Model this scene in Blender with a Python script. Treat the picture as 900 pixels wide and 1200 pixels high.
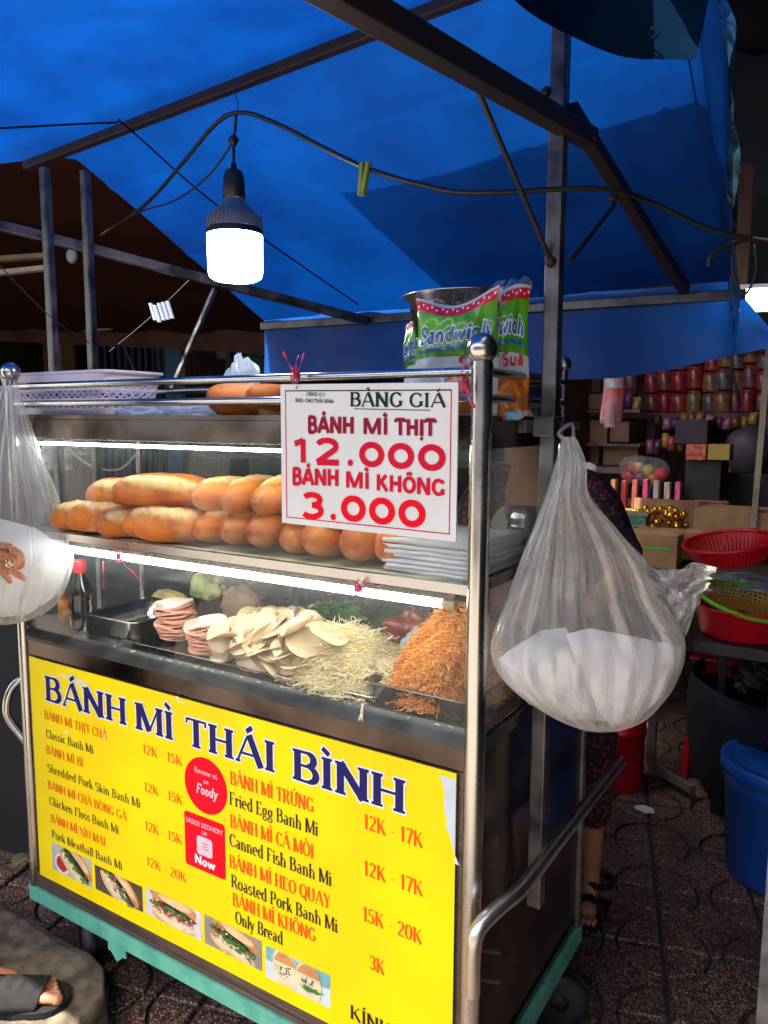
import bpy, math, random, unicodedata
from mathutils import Vector, Matrix, noise
random.seed(7)
R = math.radians; PI = math.pi
sc = bpy.context.scene
for o in list(bpy.data.objects): bpy.data.objects.remove(o)
col = sc.collection

# ------------------------------------------------------------------ camera
F = 901.4754; CP = Vector((1.6749, -1.0569, 1.3444)); YAW, PITCH, ROLL = .5606, .119, .0046
fw = Vector((-math.sin(YAW)*math.cos(PITCH), math.cos(YAW)*math.cos(PITCH), -math.sin(PITCH)))
_r = Vector((math.cos(YAW), math.sin(YAW), 0)); _u = _r.cross(fw)
rt = _r*math.cos(ROLL)+_u*math.sin(ROLL); up = -_r*math.sin(ROLL)+_u*math.cos(ROLL)
cd = bpy.data.cameras.new('camera'); cam = bpy.data.objects.new('camera', cd); col.objects.link(cam)
cd.sensor_fit = 'VERTICAL'; cd.sensor_height = 36; cd.lens = F/1200*36; cd.clip_end = 500; cd.clip_start = .02
m = Matrix((rt, up, -fw)).transposed().to_4x4(); m.translation = CP; cam.matrix_world = m
sc.camera = cam

# ------------------------------------------------------------------ sky, sun, exposure
SUN_EL, SUN_AZ = 66, 195      # azimuth measured clockwise from +y: the sun stands behind the viewer
w = bpy.data.worlds.new('World'); sc.world = w; w.use_nodes = True
nt = w.node_tree; bg = nt.nodes['Background']; st = nt.nodes.new('ShaderNodeTexSky')
st.sky_type = 'NISHITA'; st.sun_disc = False; st.sun_elevation = R(SUN_EL); st.sun_rotation = R(SUN_AZ); st.dust_density = 4; st.ozone_density = .3; st.air_density = 1
nt.links.new(st.outputs[0], bg.inputs[0]); bg.inputs[1].default_value = .15
sd = bpy.data.lights.new('sun', 'SUN'); sd.energy = 4.0; sd.angle = R(.5); sd.color = (1, .92, .80)
sun = bpy.data.objects.new('sun', sd); col.objects.link(sun)
sv = Vector((math.sin(R(SUN_AZ))*math.cos(R(SUN_EL)), math.cos(R(SUN_AZ))*math.cos(R(SUN_EL)), math.sin(R(SUN_EL))))
sun.rotation_euler = sv.to_track_quat('Z', 'Y').to_euler(); sun.location = (0, 0, 8)
sc.view_settings.view_transform = 'Standard'; sc.view_settings.look = 'None'
sc.view_settings.exposure = 2.2; sc.view_settings.gamma = 1
sc.cycles.max_bounces = 10; sc.cycles.transparent_max_bounces = 24

def AT(px, py, ax, val):
    "point of the place seen at photo pixel px,py on the plane ax=val"
    d = fw+rt*((px-450)/F)-up*((py-600)/F); i = 'xyz'.index(ax)
    return CP+d*((val-CP[i])/d[i])

# ------------------------------------------------------------------ materials
def srgb(h):
    if isinstance(h, str):
        c = [int(h[i:i+2], 16)/255 for i in (0, 2, 4)]
        return tuple(((x+.055)/1.055)**2.4 if x > .04 else x/12.92 for x in c)
    return tuple(h)
def mat(name, c, rough=.6, metal=0, var=.15, scale=12, bump=0, c2=None, spec=.5, trans=0, emit=None, es=0, rv=0, stretch=None, detail=5, sss=0, coat=0):
    m = bpy.data.materials.new(name); m.use_nodes = True; n = m.node_tree.nodes; L = m.node_tree.links
    b = n['Principled BSDF']; c = srgb(c)
    b.inputs['Roughness'].default_value = rough; b.inputs['Metallic'].default_value = metal
    b.inputs['Specular IOR Level'].default_value = spec; b.inputs['Coat Weight'].default_value = coat
    if sss: b.inputs['Subsurface Weight'].default_value = sss; b.inputs['Subsurface Radius'].default_value = (.01, .005, .003)
    tc = n.new('ShaderNodeTexCoord'); src = tc.outputs['Object']
    if stretch:
        mp = n.new('ShaderNodeMapping'); mp.inputs['Scale'].default_value = stretch; L.new(src, mp.inputs[0]); src = mp.outputs[0]
    nz = n.new('ShaderNodeTexNoise'); nz.inputs['Scale'].default_value = scale; nz.inputs['Detail'].default_value = detail; L.new(src, nz.inputs[0])
    mx = n.new('ShaderNodeMix'); mx.data_type = 'RGBA'
    d = srgb(c2) if c2 else tuple(x*(1-var*2) for x in c)
    mx.inputs[6].default_value = (*d, 1); mx.inputs[7].default_value = (*c, 1)
    rp = n.new('ShaderNodeMapRange'); rp.inputs[1].default_value = .35; rp.inputs[2].default_value = .62
    L.new(nz.outputs[0], rp.inputs[0]); L.new(rp.outputs[0], mx.inputs[0]); L.new(mx.outputs[2], b.inputs['Base Color'])
    if rv:
        r2 = n.new('ShaderNodeMapRange'); r2.inputs[1].default_value = .3; r2.inputs[2].default_value = .7
        r2.inputs[3].default_value = max(0, rough-rv); r2.inputs[4].default_value = rough+rv
        L.new(nz.outputs[0], r2.inputs[0]); L.new(r2.outputs[0], b.inputs['Roughness'])
    if bump:
        bp = n.new('ShaderNodeBump'); bp.inputs['Strength'].default_value = bump; bp.inputs['Distance'].default_value = .004
        L.new(nz.outputs[0], bp.inputs['Height']); L.new(bp.outputs[0], b.inputs['Normal'])
    if emit: b.inputs['Emission Color'].default_value = (*srgb(emit), 1); b.inputs['Emission Strength'].default_value = es
    if trans:
        tr = n.new('ShaderNodeBsdfTranslucent'); L.new(mx.outputs[2], tr.inputs[0]); ms = n.new('ShaderNodeMixShader'); ms.inputs[0].default_value = trans
        L.new(b.outputs[0], ms.inputs[1]); L.new(tr.outputs[0], ms.inputs[2]); L.new(ms.outputs[0], n['Material Output'].inputs[0])
    return m
def film(name, clear, c=(.8, .82, .85), rough=.18, edge=.6, bump=.5, scale=30, stretch=(1, 1, 1), gl=.035):
    "thin plastic film or pane: clear part, milky part, sheen; more solid where seen edge on"
    m = bpy.data.materials.new(name); m.use_nodes = True; n = m.node_tree.nodes; L = m.node_tree.links; n.remove(n['Principled BSDF'])
    t = n.new('ShaderNodeBsdfTransparent'); t.inputs[0].default_value = (.97, .97, .97, 1)
    d = n.new('ShaderNodeBsdfDiffuse'); d.inputs[0].default_value = (*c, 1)
    tl = n.new('ShaderNodeBsdfTranslucent'); tl.inputs[0].default_value = (*c, 1)
    g = n.new('ShaderNodeBsdfGlossy'); g.inputs['Roughness'].default_value = rough; g.inputs[0].default_value = (1, 1, 1, 1)
    dm = n.new('ShaderNodeMixShader'); dm.inputs[0].default_value = .5; L.new(d.outputs[0], dm.inputs[1]); L.new(tl.outputs[0], dm.inputs[2])
    lw = n.new('ShaderNodeLayerWeight'); lw.inputs[0].default_value = .5
    ma = n.new('ShaderNodeMath'); ma.operation = 'MULTIPLY_ADD'; ma.inputs[1].default_value = edge; ma.inputs[2].default_value = 1-clear; ma.use_clamp = True
    pw = n.new('ShaderNodeMath'); pw.operation = 'POWER'; pw.inputs[1].default_value = 2; L.new(lw.outputs['Facing'], pw.inputs[0]); L.new(pw.outputs[0], ma.inputs[0])
    a = n.new('ShaderNodeMixShader'); L.new(ma.outputs[0], a.inputs[0]); L.new(t.outputs[0], a.inputs[1]); L.new(dm.outputs[0], a.inputs[2])
    lf_ = n.new('ShaderNodeLayerWeight'); lf_.inputs[0].default_value = .5; fp = n.new('ShaderNodeMath'); fp.operation = 'POWER'; fp.inputs[1].default_value = 5; L.new(lf_.outputs['Facing'], fp.inputs[0])
    fr = n.new('ShaderNodeMath'); fr.operation = 'MULTIPLY_ADD'; fr.inputs[1].default_value = .8; fr.inputs[2].default_value = gl; L.new(fp.outputs[0], fr.inputs[0])
    o = n.new('ShaderNodeMixShader'); L.new(fr.outputs[0], o.inputs[0]); L.new(a.outputs[0], o.inputs[1]); L.new(g.outputs[0], o.inputs[2])
    L.new(o.outputs[0], n['Material Output'].inputs[0])
    if bump:
        tc = n.new('ShaderNodeTexCoord'); mp = n.new('ShaderNodeMapping'); mp.inputs['Scale'].default_value = stretch; L.new(tc.outputs['Object'], mp.inputs[0])
        nz = n.new('ShaderNodeTexNoise'); nz.inputs['Scale'].default_value = scale; nz.inputs['Detail'].default_value = 6; nz.inputs['Distortion'].default_value = 1.2; L.new(mp.outputs[0], nz.inputs[0])
        bp = n.new('ShaderNodeBump'); bp.inputs['Strength'].default_value = bump; bp.inputs['Distance'].default_value = .01; L.new(nz.outputs[0], bp.inputs['Height'])
        for q in (g, lf_, lw, d): L.new(bp.outputs[0], q.inputs['Normal'])
    return m
M = {}
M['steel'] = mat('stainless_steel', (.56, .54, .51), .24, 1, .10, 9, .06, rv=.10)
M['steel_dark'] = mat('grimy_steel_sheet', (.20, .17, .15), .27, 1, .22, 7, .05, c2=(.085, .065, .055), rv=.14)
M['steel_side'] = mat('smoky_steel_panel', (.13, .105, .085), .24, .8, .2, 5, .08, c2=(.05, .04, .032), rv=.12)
M['steel2'] = mat('brushed_handle_steel', (.66, .62, .57), .36, 1, .06, 30, .05, rv=.06)
M['sill'] = mat('dull_sill_steel', (.10, .10, .085), .5, .7, .2, 14, .15, c2=(.045, .045, .038), rv=.1)
M['band'] = mat('brown_reflection_steel', (.11, .080, .065), .22, .95, .25, 6, .06, c2=(.035, .024, .020), rv=.1)  # brown of the mirrored surroundings put into the base colour
M['brown_rim'] = mat('worn_brown_steel', (.16, .12, .10), .4, .6, .2, 40, .1, stretch=(.3, 1, 6))
M['galv'] = mat('galvanised_tube', (.20, .19, .185), .42, .8, .25, 18, .15, c2=(.07, .065, .06), rv=.15)
M['rust'] = mat('rusty_dark_steel', (.020, .017, .018), .55, .3, .3, 30, .3, c2=(.035, .016, .010))
M['teal'] = mat('chipped_mint_paint', '62b39b', .5, 0, .1, 22, .1, c2='4a9a86', detail=8)
M['yellow'] = mat('yellow_vinyl', (.94, .73, .0), .5, 0, .04, 3.5, .06, c2=(.84, .62, .002), spec=.18, detail=10)
M['white'] = mat('white_print', (.82, .82, .82), .6, spec=.12, var=.03)
M['navy'] = mat('navy_print', (.018, .016, .10), .6, spec=.12, var=.02)
M['orange'] = mat('orange_print', (.80, .11, .01), .6, spec=.12, var=.02)
M['black'] = mat('black_print', (.03, .025, .02), .6, spec=.12, var=.02)
M['red'] = mat('red_print', (.80, .002, .015), .6, spec=.12, var=.02)
M['crimson'] = mat('crimson_print', (.62, .006, .03), .6, spec=.12, var=.02)
M['maroon'] = mat('maroon_print', (.28, .006, .03), .6, spec=.12, var=.02)
M['darkgreen'] = mat('dark_green_print', (.004, .03, .028), .6, spec=.12, var=.02)
M['pinkprint'] = mat('pale_pink_print', (.9, .55, .6), .6, spec=.12, var=.02)
M['signwhite'] = mat('white_acrylic', (.74, .73, .70), .3, var=.05, scale=5, c2=(.66, .64, .58))
M['glass'] = film('glass_pane', .985, (.6, .65, .62), .03, .04, 0, gl=.012)
M['acry'] = film('scratched_acrylic', .955, (.7, .72, .7), .06, .12, .04, 8)
M['bag'] = film('thin_plastic_bag', .74, (.80, .76, .70), .16, .85, .55, 26, (1, 1, .16), gl=.07)
M['bag2'] = film('white_plastic_bag', .35, (.75, .82, .9), .2, .7, .6, 22)
M['wrap'] = film('clear_food_wrap', .88, (.85, .85, .85), .08, .4, .5, 30)
M['paper'] = mat('white_paper', (.80, .80, .81), .7, var=.05, scale=6, trans=.25)
M['whitebag'] = mat('folded_white_bags', (.92, .92, .92), .35, var=.02, scale=14, bump=.4, trans=.25)
M['tarp'] = mat('blue_tarpaulin', (.001, .060, .32), .75, 0, .12, 3, .12, c2=(.001, .036, .22), trans=.22, spec=.2)
M['tarpdark'] = mat('shade_dark_tarpaulin', (.001, .010, .030), .95, 0, .25, 6, .3, spec=.02)  # tarpaulin blue darkened in the colour for the unlit folded corner
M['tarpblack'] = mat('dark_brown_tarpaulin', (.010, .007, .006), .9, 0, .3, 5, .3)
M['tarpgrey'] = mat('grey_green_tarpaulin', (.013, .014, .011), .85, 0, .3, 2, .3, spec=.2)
M['redtarp'] = mat('red_brown_awning', (.036, .006, .0025), .9, 0, .2, 3, .2, trans=.08, spec=.2)
M['rubber'] = mat('black_rubber', (.02, .02, .02), .6, bump=.1)
M['blackpl'] = mat('black_plastic', (.012, .012, .013), .45)
M['bulb'] = mat('lit_bulb_glass', (1, 1, 1), .4, emit=(1, .98, .95), es=6)
M['tube'] = mat('lit_tube', (1, 1, 1), .4, emit=(.88, .98, .94), es=9.5)
M['tubethin'] = mat('thin_lit_tube', (1, 1, 1), .4, emit=(.86, .98, .96), es=13)
M['tubedim'] = mat('lit_tube_warm', (1, 1, 1), .4, emit=(1, .95, .88), es=2.2)
M['bulbfin'] = mat('grey_bulb_housing', (.22, .24, .25), .5, .3)
M['lilac'] = mat('lilac_plastic', '#d9cddc'[1:], .4, var=.03, sss=.1)
M['redpl'] = mat('red_plastic', (.62, .005, .015), .35, var=.08, sss=.05)
M['greenpl'] = mat('green_plastic', (.16, .50, .015), .4, var=.05)
M['bluepl'] = mat('blue_plastic', (.010, .09, .46), .4, var=.1, scale=5)
M['yellowpl'] = mat('clear_yellow_plastic', (.55, .34, .05), .4)
M['card'] = mat('corrugated_card', (.34, .19, .085), .8, var=.15, scale=20)
M['card2'] = mat('pale_carton', (.30, .16, .075), .8, var=.2, scale=15)
M['gold'] = mat('gold_foil', (.85, .45, .06), .22, .9, .2, 60, .8)
M['pinkrib'] = mat('pink_raffia', (.75, .07, .20), .4, var=.2, scale=40, trans=.3)
M['skin'] = mat('skin', (.46, .19, .09), .5, var=.12, scale=40, sss=.15)
M['skin2'] = mat('tanned_skin', (.50, .20, .095), .48, var=.15, scale=60, sss=.15, bump=.1)
M['hair'] = mat('black_hair', (.006, .005, .005), .45, bump=.5, scale=120, stretch=(1, 1, .1))
M['navycloth'] = mat('navy_woven_sheet', (.002, .008, .018), .8, var=.4, scale=45, bump=.5)
M['jeans'] = mat('dark_blue_jeans', (.015, .02, .045), .85, var=.3, scale=60)
M['wood'] = mat('dark_wood', (.10, .045, .025), .7, var=.3, scale=8, bump=.3, stretch=(6, 6, .6))
M['plank'] = mat('weathered_planks', (.45, .33, .18), .8, var=.3, scale=7, bump=.3, stretch=(5, 5, .6))
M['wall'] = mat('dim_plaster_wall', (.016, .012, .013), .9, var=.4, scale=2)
M['shelf'] = mat('faded_pink_grey_shelf', (.20, .11, .12), .7, var=.3, scale=9)
M['conc'] = mat('rough_concrete', (.15, .12, .085), .95, var=.35, scale=22, bump=1, c2=(.05, .038, .026), detail=14)
M['leaf'] = mat('herb_green', (.035, .14, .02), .5, var=.35, scale=25, trans=.2)
M['meat'] = mat('roast_pork', (.24, .022, .008), .3, var=.4, scale=28, bump=.8, c2=(.10, .012, .006))
M['ham'] = mat('pale_ham', (.60, .46, .27), .42, var=.07, scale=22, c2=(.50, .35, .18), sss=.1)
M['hamrind'] = mat('ham_edge', (.50, .31, .15), .5)
M['pinkham'] = mat('pink_ham', (.82, .40, .26), .36, var=.12, scale=18, sss=.15)
M['pinktop'] = mat('pink_ham_top', (.85, .62, .52), .3, var=.08, scale=25, sss=.15)
M['noodle'] = mat('shredded_pork_skin', (.95, .72, .28), .45, var=.12, scale=30)
M['shred'] = mat('orange_floss', (.80, .28, .03), .5, var=.25, scale=18, c2=(.62, .13, .015))
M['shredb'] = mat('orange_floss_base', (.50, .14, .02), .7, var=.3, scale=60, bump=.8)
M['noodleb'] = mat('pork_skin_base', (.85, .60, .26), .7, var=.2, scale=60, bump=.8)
M['tyre'] = mat('caster_rubber', (.025, .025, .028), .55, var=.3, scale=20)
M['dark'] = mat('dark_interior', (.012, .011, .012), .8)
M['brass'] = mat('gold_ring', (.85, .55, .12), .2, 1)
M['strap'] = mat('grey_black_sandal', (.012, .012, .013), .8, var=.2, scale=70, bump=.3, spec=.25)

def terrazzo():
    m = mat('terrazzo_paver', (.10, .06, .055), .55, 0, .3, 4, 0); n = m.node_tree.nodes; L = m.node_tree.links; b = n['Principled BSDF']
    tc = n.new('ShaderNodeTexCoord'); gi = n.new('ShaderNodeNewGeometry')
    v = n.new('ShaderNodeTexVoronoi'); v.inputs['Scale'].default_value = 300; L.new(gi.outputs['Position'], v.inputs['Vector'])
    cr = n.new('ShaderNodeValToRGB'); e = cr.color_ramp.elements; cr.color_ramp.interpolation = 'CONSTANT'
    e[0].color = (.020, .012, .010, 1); e[1].position = .42; e[1].color = (.12, .038, .026, 1)
    for p, c in ((.62, (.26, .15, .11)), (.76, (.045, .024, .022)), (.87, (.32, .27, .22))):
        k = e.new(p); k.color = (*c, 1)
    sx = n.new('ShaderNodeSeparateColor'); L.new(v.outputs['Color'], sx.inputs[0]); L.new(sx.outputs[0], cr.inputs[0])
    nz = n.new('ShaderNodeTexNoise'); nz.inputs['Scale'].default_value = 2.5; nz.inputs['Detail'].default_value = 6; L.new(gi.outputs['Position'], nz.inputs[0])
    rp = n.new('ShaderNodeMapRange'); rp.inputs[1].default_value = .35; rp.inputs[2].default_value = .65; rp.inputs[3].default_value = .45; rp.inputs[4].default_value = 1.1; L.new(nz.outputs[0], rp.inputs[0])
    mu = n.new('ShaderNodeMix'); mu.data_type = 'RGBA'; mu.blend_type = 'MULTIPLY'; mu.inputs[0].default_value = 1
    L.new(cr.outputs[0], mu.inputs[6]); L.new(rp.outputs[0], mu.inputs[7]); L.new(mu.outputs[2], b.inputs['Base Color'])
    bp = n.new('ShaderNodeBump'); bp.inputs['Strength'].default_value = .5; bp.inputs['Distance'].default_value = .002; L.new(v.outputs['Distance'], bp.inputs['Height']); L.new(bp.outputs[0], b.inputs['Normal'])
    return m
M['terrazzo'] = terrazzo()
def crust():
    m = mat('bread_crust', (.74, .205, .014), .34, 0, .2, 16, .35, c2=(.42, .07, .005), spec=.4, detail=6); n = m.node_tree.nodes; L = m.node_tree.links; b = n['Principled BSDF']
    old = b.inputs['Base Color'].links[0].from_socket
    at = n.new('ShaderNodeAttribute'); at.attribute_name = 'crumb'
    mx = n.new('ShaderNodeMix'); mx.data_type = 'RGBA'; mx.inputs[7].default_value = (.86, .58, .22, 1); L.new(old, mx.inputs[6]); L.new(at.outputs['Fac'], mx.inputs[0])
    oi = n.new('ShaderNodeObjectInfo'); mr = n.new('ShaderNodeMapRange'); mr.inputs[3].default_value = .74; mr.inputs[4].default_value = 1.10; L.new(oi.outputs['Random'], mr.inputs[0])
    mk = n.new('ShaderNodeMix'); mk.data_type = 'RGBA'; mk.blend_type = 'MULTIPLY'; mk.inputs[0].default_value = 1; L.new(mx.outputs[2], mk.inputs[6]); L.new(mr.outputs[0], mk.inputs[7]); L.new(mk.outputs[2], b.inputs['Base Color'])
    nz = n.new('ShaderNodeTexNoise'); nz.inputs['Scale'].default_value = 70; nz.inputs['Detail'].default_value = 8
    bp = n.new('ShaderNodeBump'); bp.inputs['Strength'].default_value = .45; bp.inputs['Distance'].default_value = .004; L.new(nz.outputs[0], bp.inputs['Height'])
    L.new(b.inputs['Normal'].links[0].from_socket, bp.inputs['Normal']); L.new(bp.outputs[0], b.inputs['Normal'])
    return m
M['crust'] = crust()
def weave(m, sc_):
    n = m.node_tree.nodes; L = m.node_tree.links; b = n['Principled BSDF']; old = b.inputs['Base Color'].links[0].from_socket
    tc = n.new('ShaderNodeTexCoord'); a = n.new('ShaderNodeTexNoise'); a.inputs['Scale'].default_value = 1.7; a.inputs['Detail'].default_value = 9; a.inputs['Roughness'].default_value = .65; a.inputs['Distortion'].default_value = .6; L.new(tc.outputs['Object'], a.inputs[0])
    rp = n.new('ShaderNodeMapRange'); rp.inputs[1].default_value = .3; rp.inputs[2].default_value = .7; rp.inputs[3].default_value = .62; rp.inputs[4].default_value = 1.25; L.new(a.outputs[0], rp.inputs[0])
    s = n.new('ShaderNodeTexVoronoi'); s.inputs['Scale'].default_value = 9; s.feature = 'DISTANCE_TO_EDGE'; L.new(tc.outputs['Object'], s.inputs['Vector'])
    r2 = n.new('ShaderNodeMapRange'); r2.inputs[1].default_value = 0; r2.inputs[2].default_value = .02; r2.inputs[3].default_value = .93; r2.inputs[4].default_value = 1; L.new(s.outputs[0], r2.inputs[0])
    mm = n.new('ShaderNodeMath'); mm.operation = 'MULTIPLY'; L.new(rp.outputs[0], mm.inputs[0]); L.new(r2.outputs[0], mm.inputs[1])
    mu = n.new('ShaderNodeMix'); mu.data_type = 'RGBA'; mu.blend_type = 'MULTIPLY'; mu.inputs[0].default_value = 1; L.new(old, mu.inputs[6]); L.new(mm.outputs[0], mu.inputs[7])
    for lk in list(n.id_data.links):
        if lk.from_socket == old and lk.to_node.type in ('BSDF_PRINCIPLED', 'BSDF_TRANSLUCENT'): L.new(mu.outputs[2], lk.to_socket)
    bp = b.inputs['Normal'].links[0].from_node; wv = n.new('ShaderNodeTexNoise'); wv.inputs['Scale'].default_value = sc_; wv.inputs['Detail'].default_value = 4
    b2 = n.new('ShaderNodeBump'); b2.inputs['Strength'].default_value = .25; b2.inputs['Distance'].default_value = .01; L.new(tc.outputs['Object'], wv.inputs[0]); L.new(wv.outputs[0], b2.inputs['Height']); L.new(bp.outputs[0], b2.inputs['Normal']); L.new(b2.outputs[0], b.inputs['Normal'])
weave(M['tarp'], 14)
def floral():
    m = mat('dark_floral_cloth', (.015, .004, .01), .8); n = m.node_tree.nodes; L = m.node_tree.links; b = n['Principled BSDF']
    tc = n.new('ShaderNodeTexCoord'); v = n.new('ShaderNodeTexVoronoi'); v.inputs['Scale'].default_value = 75; L.new(tc.outputs['Object'], v.inputs['Vector'])
    cr = n.new('ShaderNodeValToRGB'); e = cr.color_ramp.elements; cr.color_ramp.interpolation = 'CONSTANT'
    e[0].color = (.14, .008, .016, 1); e[1].position = .27; e[1].color = (.20, .12, .13, 1); k = e.new(.33); k.color = (.10, .004, .012, 1); k = e.new(.5); k.color = (.012, .004, .01, 1)
    L.new(v.outputs['Distance'], cr.inputs[0]); L.new(cr.outputs[0], b.inputs['Base Color']); return m
M['floral'] = floral()

# ------------------------------------------------------------------ mesh helpers
class MB:
    def __init__(s): s.v = []; s.f = []; s.m = []; s.sm = []; s.mats = []
    def mi(s, mt):
        if mt not in s.mats: s.mats.append(mt)
        return s.mats.index(mt)
    def add(s, v, f, mt, smooth=False):
        o = len(s.v); i = s.mi(mt); s.v += [tuple(p) for p in v]
        for q in f: s.f.append([o+k for k in q]); s.m.append(i); s.sm.append(smooth)
        return s
    def box(s, lo, hi, mt, bev=0):
        (a, b, c), (d, e, f) = lo, hi
        v = [(x, y, z) for z in (c, f) for y in (b, e) for x in (a, d)]
        return s.add(v, [(0, 2, 3, 1), (4, 5, 7, 6), (0, 1, 5, 4), (2, 6, 7, 3), (0, 4, 6, 2), (1, 3, 7, 5)], mt)
    def obox(s, c, ax, ay, az, mt):
        c = Vector(c); ax, ay, az = Vector(ax), Vector(ay), Vector(az)
        v = [c+ax*i+ay*j+az*k for k in (-1, 1) for j in (-1, 1) for i in (-1, 1)]
        return s.add(v, [(0, 2, 3, 1), (4, 5, 7, 6), (0, 1, 5, 4), (2, 6, 7, 3), (0, 4, 6, 2), (1, 3, 7, 5)], mt)
    def bar(s, a, b, w, h, mt, upv=(0, 0, 1)):
        a, b = Vector(a), Vector(b); d = (b-a); L = d.length; d.normalize(); sd = d.cross(Vector(upv))
        if sd.length < 1e-3: sd = d.cross(Vector((0, 1, 0)))
        sd.normalize(); u2 = sd.cross(d)
        return s.obox((a+b)/2, d*L/2, sd*w/2, u2*h/2, mt)
    def tube(s, pts, r, mt, n=10, cap=True, closed=False):
        P = [Vector(p) for p in pts]; N = len(P); ring = []; v = []; f = []
        rs = r if isinstance(r, (list, tuple)) else [r]*N
        ref = None
        for i, p in enumerate(P):
            t = (P[(i+1) % N]-P[i-1]) if closed else (P[min(i+1, N-1)]-P[max(i-1, 0)])
            if t.length < 1e-9: t = Vector((0, 0, 1))
            t.normalize()
            if ref is None:
                ref = t.cross(Vector((0, 0, 1)));
                if ref.length < .05: ref = t.cross(Vector((0, 1, 0)))
            ref = (ref-t*ref.dot(t)); ref = ref.normalized() if ref.length > 1e-6 else t.orthogonal().normalized()
            b = t.cross(ref)
            for k in range(n):
                a = 2*PI*k/n; v.append(p+(ref*math.cos(a)+b*math.sin(a))*rs[i])
        for i in range(N if closed else N-1):
            j = (i+1) % N
            for k in range(n): f.append((i*n+k, i*n+(k+1) % n, j*n+(k+1) % n, j*n+k))
        s.add(v, f, mt, True)
        if cap and not closed: s.add(v[:n], [tuple(range(n))[::-1]], mt); s.add(v[-n:], [tuple(range(n))], mt)
        return s
    def lathe(s, prof, c, mt, n=28, axis=None, smooth=True, a0=0, a1=2*PI):
        c = Vector(c); q = axis if axis else Matrix.Identity(3); v = []; full = abs(a1-a0-2*PI) < 1e-6; f = []; K = n if full else n+1
        for r, z in prof:
            for k in range(K):
                a = a0+(a1-a0)*k/n; v.append(c+q@Vector((r*math.cos(a), r*math.sin(a), z)))
        for i in range(len(prof)-1):
            for k in range(n):
                k2 = (k+1) % K; f.append((i*K+k, i*K+k2, (i+1)*K+k2, (i+1)*K+k))
        return s.add(v, f, mt, smooth)
    def ell(s, c, rad, mt, n=14, q=None, nz=0, nsc=8):
        c = Vector(c); q = q or Matrix.Identity(3); v = []; f = []; mmm = n//2+1
        for i in range(mmm+1):
            t = PI*i/mmm
            for k in range(n):
                a = 2*PI*k/n; p = Vector((math.sin(t)*math.cos(a), math.sin(t)*math.sin(a), math.cos(t)))
                p = Vector((p.x*rad[0], p.y*rad[1], p.z*rad[2]))
                if nz: p *= 1+nz*noise.noise((c+p)*nsc)
                v.append(c+q@p)
        for i in range(mmm):
            for k in range(n): f.append((i*n+k, (i+1)*n+k, (i+1)*n+(k+1) % n, i*n+(k+1) % n))
        return s.add(v, f, mt, True)
    def grid(s, fn, nu, nv, mt, smooth=True):
        v = [fn(i/nu, j/nv) for j in range(nv+1) for i in range(nu+1)]; W = nu+1
        return s.add(v, [(j*W+i, j*W+i+1, (j+1)*W+i+1, (j+1)*W+i) for j in range(nv) for i in range(nu)], mt, smooth)
    def build(s, name, parent=None, label=None, kind=None, world=True, bevel=0, solid=0):
        me = bpy.data.meshes.new(name); off = Vector((0, 0, 0))
        if parent is not None and world: off = wloc(parent)
        me.from_pydata([(x-off.x, y-off.y, z-off.z) for x, y, z in s.v], [], s.f)
        for mt in s.mats: me.materials.append(mt)
        me.polygons.foreach_set('material_index', s.m); me.polygons.foreach_set('use_smooth', s.sm); me.update()
        o = bpy.data.objects.new(name, me); col.objects.link(o)
        if parent is not None: o.parent = parent
        if label: o['label'] = label
        if kind: o['kind'] = kind
        if bevel:
            b = o.modifiers.new('bevel', 'BEVEL'); b.width = bevel; b.segments = 2; b.limit_method = 'ANGLE'
        if solid:
            b = o.modifiers.new('solid', 'SOLIDIFY'); b.thickness = solid; b.offset = 0
        return o
def wloc(o):
    l = Vector(o.location)
    while o.parent: o = o.parent; l += Vector(o.location)
    return l
def tag(o, label, cat, group=None):
    o['label'] = label; o['category'] = cat
    if group: o['group'] = group
    return o
def thing(name, label, cat, loc=(0, 0, 0), group=None):
    o = bpy.data.objects.new(name, None); o.empty_display_size = .05; col.objects.link(o); o.location = loc
    return tag(o, label, cat, group)
def copy_tree(o, parent=None):
    c = o.copy(); col.objects.link(c); c.parent = parent
    for ch in list(o.children): copy_tree(ch, c)
    return c
def smooth_path(pts, n=6):
    P = [Vector(p) for p in pts]; out = []
    for i in range(len(P)-1):
        p0, p1, p2, p3 = P[max(i-1, 0)], P[i], P[i+1], P[min(i+2, len(P)-1)]
        for k in range(n):
            t = k/n; out.append(.5*((2*p1)+(p2-p0)*t+(2*p0-5*p1+4*p2-p3)*t*t+(3*p1-p0-3*p2+p3)*t**3))
    out.append(P[-1]); return out
def rotz(a): return Matrix.Rotation(a, 3, 'Z')
def nv(p, s=1, k=0): return noise.noise(Vector(p)*s+Vector((k*7.3, k*3.1, k)))

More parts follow.
